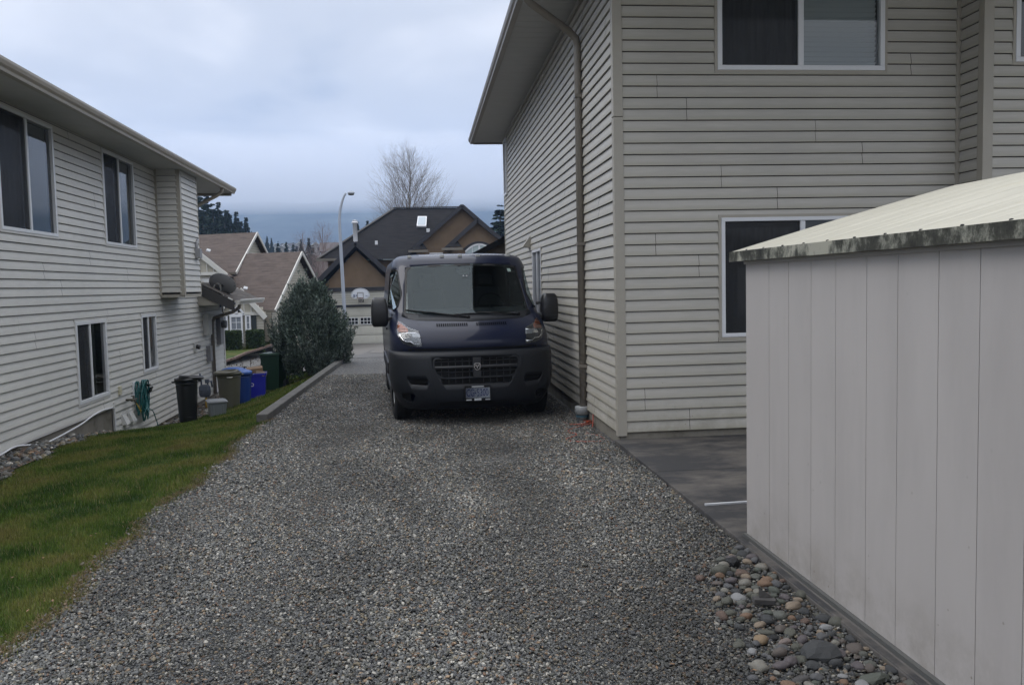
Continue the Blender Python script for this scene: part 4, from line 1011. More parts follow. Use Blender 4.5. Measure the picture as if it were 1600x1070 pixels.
# licence plate
def text_mesh(name, body_, size, m, parent, loc, rot, sx=1.0, ext=.0006, align='CENTER', bold=0.0):
    cu = bpy.data.curves.new(name, 'FONT'); cu.body = body_; cu.size = size; cu.align_x = align; cu.align_y = 'CENTER'; cu.extrude = ext; cu.offset = bold
    t = bpy.data.objects.new(name, cu); COL.objects.link(t); dg = bpy.context.evaluated_depsgraph_get(); me = bpy.data.meshes.new_from_object(t.evaluated_get(dg)); bpy.data.objects.remove(t)
    me.transform(Matrix.Translation(Vector(loc)) @ rot @ Matrix.Diagonal((sx, 1, 1, 1))); me.materials.clear(); me.materials.append(m); me.name = name
    o = bpy.data.objects.new(name, me); COL.objects.link(o); o.parent = parent; return o
RF = Matrix.Rotation(R_(90), 4, 'X')
mb = MB(); py = -.030
mb.box(-.152, .152, py, py + .008, .335, .487)
pl = mb.build('licence_plate', mat('plate_white', (.40, .44, .50), .4), VAN, bevel=.004)
mb = MB(); mb.box(-.16, .16, py - .004, py - .001, .478, .505); mb.box(-.16, .16, py - .004, py - .001, .318, .352); mb.box(-.16, -.15, py - .004, py, .35, .48); mb.box(.15, .16, py - .004, py, .35, .48); mb.box(-.16, .16, py, py + .03, .32, .50)
mb.build('plate_frame', M_vdark, pl)
M_pblue = mat('plate_blue', (.012, .025, .12), .4)
text_mesh('plate_number', 'CG', .125, M_pblue, pl, (-.092, py - .002, .413), RF, .58)
text_mesh('plate_number', '5300', .125, M_pblue, pl, (.058, py - .002, .413), RF, .58)
mb = MB(); mb.box(-.037, -.021, py - .002, py - .0005, .405, .421); mb.build('plate_mark', M_pblue, pl)
mb = MB()
for a, b, z0, z1 in ((-.075, .075, .484, .500), (-.145, -.08, .325, .340), (-.045, .04, .322, .350), (.09, .148, .325, .340)):
    mb = MB(); mb.box(a, b, py - .0065, py - .0045, z0, z1); mb.build('frame_mark', mat('frame_silver', (.40, .41, .43), .4), pl)
# hood panel: seam lines and a crease; the painted panel is the shell itself
mb = MB(); strip_on(mb, [(s_, z_) for s_, z_ in [(-.655, 1.285), (-.66, 1.24), (-.65, 1.10), (-.615, .955)]], surf, .009, .0025)
strip_on(mb, [(.655, 1.285), (.66, 1.24), (.65, 1.10), (.615, .955)], surf, .009, .0025)
strip_on(mb, [(-1.0 + .1 * i, .945) for i in range(21)], surf, .028, .002)
mb.build('hood_seam', M_vdark, VAN, fix=False)
mb = MB()
for x0, n in ((-.44, 15), (.06, 15)):
    mb = MB()
    for i in range(n):
        x = x0 + i * .0265; strip_on(mb, [(x, 1.218), (x + .004, 1.252)], surf, .015, .004)
    mb.build('hood_vent', mat('slot_black', (.002, .002, .002), 1, spec=0), VAN, fix=False)
# cowl plastic below the windscreen
COWL = rounded([(-.86, 1.34), (-.70, 1.288), (0, 1.268), (.70, 1.288), (.86, 1.34), (.84, 1.40), (.80, 1.385), (.45, 1.352), (0, 1.345), (-.45, 1.352), (-.80, 1.385), (-.84, 1.40)], .01, 2)
patch('cowl', COWL, surf, M_bump, VAN, .005, .008, .05)
# windscreen with black border
ws = patch('windscreen', WS, surf, M_wind, VAN, .002, .0, .05)
def inner(poly, k): # inset towards centre
    cx = 0; cz = 1.665; return [(cx + (x - cx) * (1 - k), cz + (z - cz) * (1 - k * 2.2)) for x, z in poly]
mb = MB(); WI = inner(WS, .035); n = len(WS)
vs = [(x, surf(x, z) - .0045, z) for x, z in WS] + [(x, surf(x, z) - .0045, z) for x, z in WI]
mb.add(vs, [(i, (i + 1) % n, n + (i + 1) % n, n + i) for i in range(n)], 0)
mb.build('windscreen_border', M_vdark, ws, fix=False)
patch('mirror_patch', rounded([(-.10, 1.955), (.13, 1.955), (.10, 1.885), (.06, 1.868), (-.03, 1.868), (-.07, 1.885)], .02, 3), surf, M_vdark, ws, .001, 0, .05)
mb = MB(); mb.box(.64, .685, surf(.66, 1.925) - .003, surf(.66, 1.925) - .002, 1.90, 1.945); 
patch('sticker', [(.63, 1.90), (.68, 1.90), (.672, 1.945), (.622, 1.945)], surf, mat('sticker_pale', (.25, .33, .30), .5), ws, .004, 0, .05)
mb = MB()
for dx_ in (-.012, .03):
    mb = MB(); mb.box(dx_, dx_ + .018, 1.13, 1.14, 1.845, 1.86); mb.build('sensor_glint', mat('sensor_white', (.5, .5, .5), .4), ws)
# cab: dash, wheel, seats, headliner
mb = MB(); mb.prism([(-.85, 1.0, 1.30), (-.85, 1.0, 1.37), (-.85, 1.25, 1.42), (-.85, 1.42, 1.38), (-.85, 1.45, 1.30)], (1.7, 0, 0))
mb.build('dashboard', mat('dash_grey', (.045, .047, .05), .7), VAN)
mb = MB(); ctr = Vector((.42, 1.52, 1.44)); ax = Matrix.Rotation(R_(-28), 4, 'X')
mb.tube([ctr + ax @ Vector((.19 * math.cos(a), 0, .19 * math.sin(a))) for a in [2 * math.pi * i / 28 for i in range(29)]], .015, 8, cap=False)
mb.tube([ctr + ax @ Vector((-.18, .01, 0)), ctr + ax @ Vector((.18, .01, 0))], .018, 8); mb.tube([ctr + ax @ Vector((0, .01, 0)), ctr + Vector((0, -.12, -.10))], .03, 8)
mb.build('steering_wheel', M_vdark, VAN)
for s in (-.42, .42):
    mb = MB(); mb.prism([(s - .23, 1.95, 1.3), (s + .23, 1.95, 1.3), (s + .21, 2.05, 1.70), (s - .21, 2.05, 1.70)], (0, .1, 0)); mb.prism([(s - .12, 2.03, 1.72), (s + .12, 2.03, 1.72), (s + .10, 2.06, 1.88), (s - .10, 2.06, 1.88)], (0, .08, 0))
    mb.build('seat', M_cab, VAN, bevel=.03)
# side glass
for s in (-1, 1):
    mb = MB()
    q = [(y, z) for y, z in side]
    mb.add([(s * (sidex(y, z) + .001), y, z) for y, z in q] + [(s * (sidex(1.6, 1.7) + .001), 1.6, 1.7)], [(i, (i + 1) % len(q), len(q)) for i in range(len(q))])
    mb.build('side_window', M_wind, VAN, fix=False)
    mb = MB()
    for i in range(len(q)):
        a, b = q[i], q[(i + 1) % len(q)]
        mb.beam((s * (sidex(*a) + .0), *a), (s * (sidex(*b) + .0), *b), .018, .018, (1, 0, 0))
    mb.build('window_seal', M_vdark, VAN)
# headlights
HL = rounded([(.645, .985), (.80, .995), (.885, 1.035), (.925, 1.11), (.935, 1.20), (.915, 1.30), (.885, 1.285), (.80, 1.215), (.675, 1.175), (.665, 1.10)], .015, 3)
AMB = rounded([(.80, 1.160), (.925, 1.155), (.93, 1.21), (.912, 1.285), (.885, 1.27), (.805, 1.205)], .01, 2)
for s in (-1, 1):
    f_ = (lambda p: p) if s > 0 else mir
    hl = patch('headlight', f_(HL), surf, mat('lamp_bucket', (.07, .075, .08), .25, metal=.6), VAN, .003, .0, .03)
    patch('turn_signal', f_(AMB), surf, M_amber, hl, .007, .003, .03)
    patch('reflector', f_(rounded([(.66, 1.10), (.80, 1.10), (.80, 1.155), (.675, 1.160)], .008, 2)), surf, mat('reflector_pale', (.50, .52, .54), .25, metal=.4), hl, .007, .0, .03)
    mb = MB(); P_ = [(.655, 1.012), (.74, 1.015), (.775, 1.045), (.83, 1.045), (.875, 1.07), (.905, 1.13), (.895, 1.150), (.80, 1.148), (.672, 1.152)]
    if s < 0: P_ = [(-x, z) for x, z in P_]
    vs = [(x, surf(x, z) - .011, z) for x, z in P_]; mb.tube(vs, .008, 6, 0)
    mb.build('lamp_trim', M_chrome, hl)
    cx = s * .80; mb = MB(); cy = surf(cx, 1.10) - .010
    for r0, r1, dy_ in ((.044, .036, 0), (.030, .0, -.004)):
        for k_ in range(24):
            a, b = 2 * math.pi * k_ / 24, 2 * math.pi * (k_ + 1) / 24
            mb.add([(cx + r0 * math.cos(a), cy + dy_ + s * .55 * r0 * math.cos(a), 1.10 + r0 * math.sin(a)), (cx + r0 * math.cos(b), cy + dy_ + s * .55 * r0 * math.cos(b), 1.10 + r0 * math.sin(b)), (cx + r1 * math.cos(b), cy + dy_ + s * .55 * r1 * math.cos(b), 1.10 + r1 * math.sin(b)), (cx + r1 * math.cos(a), cy + dy_ + s * .55 * r1 * math.cos(a), 1.10 + r1 * math.sin(a))], [(0, 1, 2, 3)])
    mb.build('bulb_ring', M_chrome, hl, fix=False)
    patch('lens', f_(HL), surf, M_lens, hl, .020, .0, .03)
# mirrors
for s in (-1, 1):
    mb = MB()
    rings_ = []
    for z, a, y0, y1 in ((1.21, .165, .93, 1.05), (1.235, .20, .90, 1.08), (1.30, .22, .885, 1.10), (1.40, .222, .88, 1.10), (1.50, .212, .885, 1.10), (1.56, .185, .90, 1.085), (1.592, .14, .93, 1.06)):
        cx = s * (1.135); r = .05; rg = []
        for sx_, sy_ in ((1, 1), (-1, 1), (-1, -1), (1, -1)):
            for j in range(4):
                t = (j / 3) * math.pi / 2 + {(1, 1): 0, (-1, 1): math.pi / 2, (-1, -1): math.pi, (1, -1): 1.5 * math.pi}[(sx_, sy_)]
                rg.append((cx + sx_ * (a / 2 - r * .6) + r * .6 * math.cos(t), (y0 + y1) / 2 + sy_ * ((y1 - y0) / 2 - r) + r * math.sin(t), z))
        rings_.append(rg)
    n_ = 16; mb.add([p for r_ in rings_ for p in r_], [(i * n_ + k_, i * n_ + (k_ + 1) % n_, (i + 1) * n_ + (k_ + 1) % n_, (i + 1) * n_ + k_) for i in range(len(rings_) - 1) for k_ in range(n_)], 0, smooth=True)
    mb.add(rings_[0], [tuple(range(n_))]); mb.add(rings_[-1], [tuple(range(n_))])
    mr_ = mb.build('side_mirror', M_blackp, VAN)
    mb = MB(); mb.box(s * 1.12 - .06, s * 1.12 + .06, 1.100, 1.104, 1.26, 1.54); mb.build('mirror_glass', M_chrome, mr_)
    mb = MB(); mb.beam((s * .97, 1.02, 1.31), (s * 1.10, .98, 1.30), .07, .05); mb.build('mirror_arm', M_blackp, mr_, bevel=.008); mb = MB(); mb.beam((s * .97, 1.06, 1.46), (s * 1.10, 1.0, 1.50), .06, .04)
    mb.build('mirror_arm', M_blackp, mr_, bevel=.008)
    mb = MB(); mb.beam((s * 1.255, .95, 1.24), (s * 1.258, .95, 1.52), .004, .02); 
# wipers
def wiper(px, pz, tx, tz, b0, b1):
    mb = MB(); g_ = lambda x, z, o_: (x, surf(x, z) - o_, z)
    mb.tube([g_(px, pz, .03), g_((px + tx) / 2, (pz + tz) / 2, .05), g_(tx, tz, .03)], [.012, .010, .007], 6)
    n_ = 8; mb.tube([g_(b0[0] + (b1[0] - b0[0]) * i / n_, b0[1] + (b1[1] - b0[1]) * i / n_, .018) for i in range(n_ + 1)], .0085, 6)
    mb.tube([g_(px - .01, pz, .0), g_(px, pz, .045)], .022, 8)
    return mb.build('wiper', M_vdark, VAN)
wiper(-.02, 1.315, -.50, 1.392, (-.80, 1.425), (-.16, 1.34))
wiper(.66, 1.335, .12, 1.375, (-.20, 1.352), (.40, 1.372))
# roof clearance lamps
for x in (-.69, -.25, .0, .25, .69):
    mb = MB(); z = 2.125; y = surf(x, z); mb.box(x - .028, x + .028, y - .035, y + .05, z - .012, z + .028)
    l_ = mb.build('clearance_lamp', mat('clearance_lens', (.42, .42, .40), .25), VAN, bevel=.008)
mb = MB(); rp = random.Random(6)
strip_on(mb, [(-.55 + 1.4 * i / 70, 2.150 + rp.uniform(-.004, .006)) for i in range(71)], surf, .010, .003)
mb.build('peeling_paint', mat('bare_primer', (.40, .40, .42), .7), VAN, fix=False)
mb = MB(); strip_on(mb, [(-.46 + .92 * i / 20, .285 - .0 * i) for i in range(21)], bsurf, .05, .003); mb.build('air_dam', M_vdark, bump, fix=False)
# side details: door handle, door seams, rub strip, fuel flap
for s in (-1, 1):
    X = lambda z, y=9: s * (sidex(y, z) + .002)
    for y, za, zc in ((.98, .62, 1.36), (2.2, .40, 2.0), (3.45, .40, 2.02)):
        mb = MB()
        mb.add([(X(z, y) , y + dy_, z) for z, dy_ in ((za, 0), (za, .008), (zc, .008), (zc, 0))], [(0, 1, 2, 3)])
        mb.build('door_seam', M_vdark, VAN, fix=False)
    mb = MB(); mb.box(min(s * 1.005, s * 1.035), max(s * 1.005, s * 1.035), 1.95, 2.12, 1.12, 1.16); mb.build('door_handle', M_blackp, VAN, bevel=.01)
    mb = MB(); mb.box(min(s * 1.0, s * 1.04), max(s * 1.0, s * 1.04), 1.38, 3.75, .55, .70); mb.build('rub_strip', M_bump, VAN, bevel=.01)
    mb = MB(); mb.box(min(s * .9, s * 1.0), max(s * .9, s * 1.0), 1.36, 3.78, .24, .32); mb.build('sill', M_bump, VAN, bevel=.01)
# rear bumper and lamps
mb = MB(); mb.box(-.98, .98, 4.90, 5.02, .33, .50); mb.build('rear_bumper', M_bump, VAN, bevel=.03)
for s in (-1, 1):
    mb = MB(); mb.box(s * .96 - .04, s * .96 + .04, 4.84, 4.97, 1.0, 1.55); mb.build('tail_lamp', mat('tail_red', (.25, .01, .01), .25, coat=1), VAN, bevel=.01)
# underbody block so no light shows beneath
mb = MB(); mb.box(-.62, .62, .35, 4.8, .24, .45); mb.build('underbody', M_vdark, VAN)
# wheels
def wheel(x, y, s):
    mb = MB(); prof = [(.20, -.11), (.30, -.115), (.335, -.10), (.348, -.07), (.352, -.04), (.352, .04), (.348, .07), (.335, .10), (.30, .115), (.20, .11)]
    n_ = 40; vs = []
    for r, w in prof:
        for k_ in range(n_):
            a = 2 * math.pi * k_ / n_; rr = r
            vs.append((w, rr * math.cos(a), rr * math.sin(a)))
    mb.add(vs, [(i * n_ + k_, i * n_ + (k_ + 1) % n_, (i + 1) * n_ + (k_ + 1) % n_, (i + 1) * n_ + k_) for i in range(len(prof) - 1) for k_ in range(n_)], 0, smooth=True)
    for k_ in range(n_ * 2): # tread blocks
        a = 2 * math.pi * (k_ + .5) / (n_ * 2)
        for w0, w1 in ((-.095, -.055), (-.045, -.005), (.005, .045), (.055, .095)):
            c_, s_ = math.cos(a), math.sin(a); d_ = .010
            P_ = []
            for w in (w0, w1):
                for t_ in (-d_, d_): P_.append((w, .350 * c_ - t_ * s_, .350 * s_ + t_ * c_))
            Q_ = [(p[0], p[1] + .008 * c_, p[2] + .008 * s_) for p in P_]
            mb.add(P_ + Q_, [(4, 5, 7, 6), (0, 1, 5, 4), (2, 6, 7, 3), (0, 4, 6, 2), (1, 3, 7, 5)])
    t_ = mb.build('wheel', M_blackr, VAN, fix=False); t_.location = (x, y, .355)
    if True:
        mb = MB(); vs = []; pr_ = [(.205, .09), (.19, .07), (.17, .03), (.10, .045), (.05, .06), (0, .06)]
        for r, w in pr_:
            for k_ in range(24): a = 2 * math.pi * k_ / 24; vs.append((s * w, r * math.cos(a), r * math.sin(a)))
        mb.add(vs, [(i * 24 + k_, i * 24 + (k_ + 1) % 24, (i + 1) * 24 + (k_ + 1) % 24, (i + 1) * 24 + k_) for i in range(len(pr_) - 1) for k_ in range(24)], 0, smooth=True)
        mb.build('rim', M_steel, t_, fix=False)
    return t_
for yw in (.93, 4.2):
    for s in (-1, 1):
        w_ = wheel(s * .885, yw, s)
        if yw < 1: w_.rotation_euler[2] = R_(3)
# ================================================================== SHED
SHX, SHY0, SHY1 = 2.0, 1.3, 5.12
M_shed = mat('shed_panel', (.43, .402, .382), .5, var=.05, vscale=2.5, stretch=(1, 1, .25), color2=(.35, .325, .31), c2scale=1.4, c2lo=.5, c2hi=.85)
def splash(M, top=.42, col=(.14, .115, .075)):
    """dirt thrown up on the foot of the wall, and specks"""
    t = M.node_tree; N = t.nodes; lk = t.links.new; b = N['Principled BSDF']; src = b.inputs['Base Color'].links[0].from_socket
    c = N.new('ShaderNodeTexCoord'); s = N.new('ShaderNodeSeparateXYZ'); lk(c.outputs['Object'], s.inputs[0])
    h = N.new('ShaderNodeMapRange'); lk(s.outputs[2], h.inputs[0]); h.inputs[1].default_value = 0; h.inputs[2].default_value = top; h.inputs[3].default_value = 1; h.inputs[4].default_value = 0
    n = N.new('ShaderNodeTexNoise'); n.inputs['Scale'].default_value = 3.5; n.inputs['Detail'].default_value = 9; n.inputs['Roughness'].default_value = .75; lk(c.outputs['Object'], n.inputs['Vector'])
    m2 = N.new('ShaderNodeMapRange'); lk(n.outputs[0], m2.inputs[0]); m2.inputs[1].default_value = .42; m2.inputs[2].default_value = .62; m2.inputs[4].default_value = .45
    k = N.new('ShaderNodeMath'); k.operation = 'MULTIPLY'; lk(h.outputs[0], k.inputs[0]); lk(m2.outputs[0], k.inputs[1])
    v = N.new('ShaderNodeTexVoronoi'); v.inputs['Scale'].default_value = 9; lk(c.outputs['Object'], v.inputs['Vector']); sp = N.new('ShaderNodeMath'); sp.operation = 'LESS_THAN'; sp.inputs[1].default_value = .055; lk(v.outputs['Distance'], sp.inputs[0])
    h2 = N.new('ShaderNodeMapRange'); lk(s.outputs[2], h2.inputs[0]); h2.inputs[1].default_value = .0; h2.inputs[2].default_value = 1.0; h2.inputs[3].default_value = .7; h2.inputs[4].default_value = .12
    k2 = N.new('ShaderNodeMath'); k2.operation = 'MULTIPLY'; lk(sp.outputs[0], k2.inputs[0]); lk(h2.outputs[0], k2.inputs[1])
    mx_ = N.new('ShaderNodeMath'); mx_.operation = 'MAXIMUM'; lk(k.outputs[0], mx_.inputs[0]); lk(k2.outputs[0], mx_.inputs[1])
    x = N.new('ShaderNodeMix'); x.data_type = 'RGBA'; lk(mx_.outputs[0], x.inputs[0]); lk(src, x.inputs[6]); x.inputs[7].default_value = (*col, 1); lk(x.outputs[2], b.inputs['Base Color'])
splash(M_shed)
splash(M_sid_r, .55, (.17, .155, .10))
M_shroof = mat('shed_roof', (.42, .40, .33), .55, var=.08, vscale=2, color2=(.40, .365, .26), c2scale=2.2, c2lo=.58, c2hi=.8)
def mould_mat():
    M = bpy.data.materials.new('mouldy_trim'); M.use_nodes = True; t = M.node_tree; N = t.nodes; lk = t.links.new; b = N['Principled BSDF']
    c = N.new('ShaderNodeTexCoord'); mp = N.new('ShaderNodeMapping'); mp.inputs['Scale'].default_value = (6, 13, 9); lk(c.outputs['Object'], mp.inputs[0])
    n = N.new('ShaderNodeTexNoise'); n.inputs['Scale'].default_value = 1.0; n.inputs['Detail'].default_value = 8; n.inputs['Roughness'].default_value = .75; lk(mp.outputs[0], n.inputs['Vector'])
    n2 = N.new('ShaderNodeTexNoise'); n2.inputs['Scale'].default_value = 2.3; n2.inputs['Detail'].default_value = 2; lk(c.outputs['Object'], n2.inputs['Vector'])
    a = N.new('ShaderNodeMath'); a.operation = 'ADD'; lk(n.outputs[0], a.inputs[0]); lk(n2.outputs[0], a.inputs[1])
    r = N.new('ShaderNodeValToRGB'); lk(a.outputs[0], r.inputs[0]); e = r.color_ramp.elements
    e[0].position = .0; e[0].color = (.014, .014, .010, 1); e[1].position = 1.0; e[1].color = (.34, .33, .27, 1)
    mr = N.new('ShaderNodeMapRange'); lk(a.outputs[0], mr.inputs[0]); mr.inputs[1].default_value = .84; mr.inputs[2].default_value = 1.16; lk(mr.outputs[0], r.inputs[0])
    q = e.new(.45); q.color = (.045, .045, .034, 1); q = e.new(.72); q.color = (.16, .16, .13, 1)
    lk(r.outputs[0], b.inputs['Base Color']); b.inputs['Roughness'].default_value = .8
    return M
M_mould = mould_mat()
SH = thing('garden_shed', 'grey panel garden shed with a cream ribbed roof and a mould-stained edge', 'shed', (SHX, SHY1, 0))
mb = MB(); lines = [5.12, 4.766, 4.50, 4.225, 3.96, 3.668, 3.414, 3.126, 2.878, 2.63, 2.37, 2.10, 1.83, 1.56, 1.3]
for i, (a, b) in enumerate(zip(lines[:-1], lines[1:])):
    g = .0016 if i % 2 else .0022; d = .0
    mb.box(SHX - d, SHX + .02, b + g, a - (.0 if i == 0 else g), .015, 1.78)
    if False: mb.box(SHX - d - .0025, SHX - d, (a + b) / 2 + .02, (a + b) / 2 + .023, .015, 1.775)
sx_ = SHX
while sx_ < 4.6: mb.box(sx_ + .003, min(sx_ + .26, 4.6) - .001, SHY1 - .02, SHY1 + (0 if int((sx_ - 2) / .26) % 2 else .003), .015, 1.79 + .25 * min(sx_ - 1.9, 1.5)); sx_ += .263
mb.build('panel_wall', M_shed, SH, world=True)
mb = MB(); mb.box(SHX + .012, 4.6, SHY0, SHY1 - .012, .0, 1.775); mb.build('inner_core', M_vdark, SH, world=True)
mb = MB(); mb.box(SHX - .012, SHX + .004, SHY0, SHY1 + .004, 1.752, 1.785); mb.build('top_rail', M_shed, SH, world=True)
# roof: ribbed sheet falling to the eave, hipped knee at the far edge
RP = [(1.955, 1.832), (2.5, 1.978), (3.0, 2.112), (3.45, 2.228), (3.95, 2.31), (4.4, 2.345), (5.0, 2.2), (6.4, 1.83)]
mb = MB(); ny = 150; vs = []; YY0, YY1 = SHY0 - .1, 5.24
for i in range(ny + 1):
    y = YY0 + (YY1 - YY0) * i / ny; ph = (y * 1 / .098) % 1
    rib = .011 * max(0, 1 - abs(ph - .5) * 4.2)
    for x, z in RP: vs.append((x, y, z + rib * (0.35 if x < 2 else 1)))
k = len(RP); mb.add(vs, [(i * k + j, (i + 1) * k + j, (i + 1) * k + j + 1, i * k + j + 1) for i in range(ny) for j in range(k - 1)], smooth=False)
mb.add([(x, YY1, z) for x, z in RP] + [(x, YY1, z - .05) for x, z in RP], [(i, i + 1, k + i + 1, k + i) for i in range(k - 1)])
mb.build('roof', M_shroof, SH, world=True, fix=False)
mb = MB(); mb.box(1.94, 1.962, YY0, 5.25, 1.772, 1.829); mb.box(1.94, 1.975, YY0, 5.25, 1.829, 1.834)
mb.add([(1.94, 5.25, 1.772), (1.94, 5.25, 1.834), (4.4, 5.25, 2.35), (4.4, 5.25, 2.29)], [(0, 1, 2, 3)]); 
e_ = mb.build('eave_trim', M_mould, SH, world=True)
mb = MB()
for y in [1.9 + .262 * i for i in range(13)]: mb.lathe([(.0, .008), (.006, .007), (.008, .002), (.008, 0)], 8, (1.975, y, 1.836))
child_world(mb, 'screw', M_vdark, e_, SH)
M_base = mat('base_timber', (.10, .092, .085), .9, var=.4, vscale=5, bump=.004, bscale=30, color2=(.075, .07, .035), c2scale=5, c2lo=.55, c2hi=.75)
mb = MB(); mb.box(1.962, 2.03, SHY0, 5.02, -.05, .03); mb.build('base_timber', M_base, SH, world=True, bevel=.008)
mb = MB(); mb.box(1.975, 1.999, SHY0, 5.125, .030, .052); mb.build('base_rail', mat('base_rail', (.09, .09, .085), .6), SH, world=True)
tag((lambda m_: m_.build('timber_edging', M_base, bevel=.006))((lambda m_: (m_.box(1.928, 1.958, 1.0, 5.05, -.06, .022), m_)[1])(MB())), 'weathered mossy timber board edging the stones along the shed foot', 'edging board')

# white strip lying on the slab
mb = MB(); pts = [(1.977 - .02 + .02 * i + .0, 0, 0) for i in range(2)]
A, B = Vector((1.99, 5.90, .034)), Vector((2.62, 5.93, .034)); n = 60
for i in range(n):
    a = A.lerp(B, i / n); b = A.lerp(B, (i + .86) / n); mb.beam(a, b, .020, .012)
mb.beam(A, B, .012, .006)
tag(mb.build('white_strip', M_white), 'thin white ridged strip lying on the concrete slab beside the shed', 'strip')
mb = MB(); mb.box(1.96, 9, 7.04, 7.048, .0286, .0292); tag(mb.build('slab_joint', M_dark), kind='structure')

# ================================================================== RIVER STONES
def stone_mesh(seed, bump=.18, flat=.6, ang=False):
    bm = bmesh.new(); bmesh.ops.create_icosphere(bm, subdivisions=3 if not ang else 2, radius=1)
    off = Vector((seed * 3.7, seed * 1.3, seed * 2.1))
    for v in bm.verts:
        d = v.co.normalized(); k_ = 1 + bump * mnoise.noise(d * .9 + off) * 1.6 + (.12 * mnoise.noise(d * 2.5 + off) if ang else .03 * mnoise.noise(d * 3 + off))
        v.co = d * k_
    for f in bm.faces: f.smooth = not ang
    me = bpy.data.meshes.new('stone'); bm.to_mesh(me); bm.free(); return me
SM = [stone_mesh(i) for i in range(10)]; SMA = [stone_mesh(20 + i, .3, .6, True) for i in range(3)]
SC = dict(olive=(.105, .105, .075), greygreen=(.12, .125, .10), black=(.022, .023, .025), rust=(.15, .085, .055), grey=(.11, .11, .115), darkgrey=(.055, .058, .06), beige=(.24, .22, .17),
          brown=(.13, .10, .08), tan=(.29, .205, .12), gold=(.30, .185, .07), orange=(.24, .125, .055), pink=(.25, .18, .15), pale=(.27, .27, .27), purple=(.12, .095, .10), slate=(.085, .078, .075), mossy=(.10, .115, .085))
SCN = dict(olive='olive green', greygreen='grey-green', black='black', rust='rust red', grey='mid grey', darkgrey='dark grey', beige='pale beige', brown='brown', tan='tan', gold='golden yellow', orange='orange-brown', pink='pinkish', pale='speckled pale grey', purple='purplish brown', slate='slate-coloured', mossy='greenish grey')
def smat(c):
    q = SC[c]; g = sum(q) / 3; q = tuple((v * .62 + g * .38) * .85 for v in q)
    return mat('stone_' + c, q, .6, var=.28, vscale=18, spec=.35, bump=.002, bscale=40)
from math import tan
def pix_ray(x, y):
    u, v = (x - 800) / 1325, (y - 535) / 1325; return _r * u + _d * v + _f
def pix_z(x, y, z=0.0):
    r = pix_ray(x, y); t = (z - EYE.z) / r.z; return EYE + r * t
NST = [(410, 165, 95, 75, 'olive', 'largest egg-shaped'), (410, 110, 62, 36, 'greygreen', 'rounded'), (470, 125, 80, 60, 'black', 'lumpy'), (512, 178, 76, 40, 'rust', 'oval'), (450, 178, 45, 40, 'darkgrey', 'small round'),
       (460, 216, 62, 46, 'purple', 'round'), (530, 228, 60, 46, 'beige', 'round'), (392, 226, 60, 40, 'brown', 'flat oval'), (545, 263, 38, 28, 'tan', 'small oval'), (487, 272, 62, 40, 'darkgrey', 'oval'),
       (405, 285, 56, 38, 'grey', 'round'), (440, 318, 58, 46, 'olive', 'smaller round'), (515, 328, 50, 40, 'greygreen', 'small round'), (772, 340, 92, 50, 'tan', 'large smooth oval'), (708, 390, 68, 58, 'greygreen', 'tall round'),
       (535, 392, 62, 42, 'orange', 'oval'), (604, 436, 66, 36, 'tan', 'two-tone oval'), (708, 455, 60, 44, 'brown', 'round'), (935, 447, 66, 36, 'pale', 'oval'), (610, 512, 76, 54, 'gold', 'large'), (725, 522, 76, 30, 'pink', 'long oval'),
       (670, 502, 48, 40, 'black', 'round'), (905, 575, 195, 120, 'darkgrey', 'biggest rough'), (915, 495, 72, 40, 'grey', 'oval'), (962, 480, 44, 44, 'darkgrey', 'round'), (1012, 515, 36, 52, 'brown', 'upright'),
       (500, 446, 50, 44, 'darkgrey', 'round'), (630, 470, 86, 32, 'olive', 'long flat'), (716, 552, 60, 40, 'grey', 'rough'), (1020, 690, 62, 36, 'pale', 'flat wide'), (1092, 640, 62, 52, 'purple', 'rough round'), (812, 706, 112, 36, 'slate', 'long flat'),
       (866, 640, 70, 52, 'darkgrey', 'angular'), (790, 548, 56, 44, 'olive', 'round'), (305, 202, 46, 36, 'rust', 'round'), (1180, 706, 180, 72, 'mossy', 'broad flat'), (640, 372, 62, 34, 'mossy', 'flat'), (760, 400, 40, 46, 'orange', 'round'), (795, 400, 38, 36, 'darkgrey', 'small round')]
placed = []; SEEN = set()
def put_stone(x, y, a, b, h, c, rz, tilt=0, ang=False, label=None, rnd=random.Random(3)):
    me = (SMA if ang else SM)[rnd.randrange(3 if ang else 10)].copy()
    me.materials.clear(); me.materials.append(smat(c)); o = bpy.data.objects.new('stone', me); COL.objects.link(o)
    o.scale = (a, b, h); o.rotation_euler = (tilt, tilt * .5, rz); o.location = (x, y, h * .40)
    tag(o, label or 'small rounded pebble in the river stones beside the shed foot', 'stone', 'river stones beside the shed'); placed.append((x, y, max(a, b))); return o
for i, (cx, cy, w, h, c, shp) in enumerate(NST):
    px, py = 1000 + cx / 3.2, 840 + (cy + h * .25) / 3.2
    p = pix_z(px, py); d = (p - EYE).dot(_f); wm = w / 3.2 / 1325 * d; dep = h / 3.2 / 1325 * d
    a = wm / 2; b = min(max(dep / 2 * 1.25, a * .55), a * 1.1); hh = min(a, b) * (.72 if 'flat' not in shp else .5)
    nb = ['left edge', 'middle', 'shed side'][0 if cx < 520 else (1 if cx < 760 else 2)]
    row = 'at the far end' if cy < 250 else ('halfway down' if cy < 450 else 'at the near end')
    lb_ = f'{shp} {SCN[c]} stone {row} of the river stones, {nb}'
    if lb_ in SEEN: print('DUP', i, lb_)
    SEEN.add(lb_)
    put_stone(p.x, p.y + b * .4, a, b, hh, c, (.35 if (i % 3) else -.3), .12 * ((i % 5) - 2) * .5, ang=('rough' in shp or 'lumpy' in shp or 'angular' in shp or 'broad' in shp), label=f'{shp} {SCN[c]} stone {row} of the river stones, {nb}')
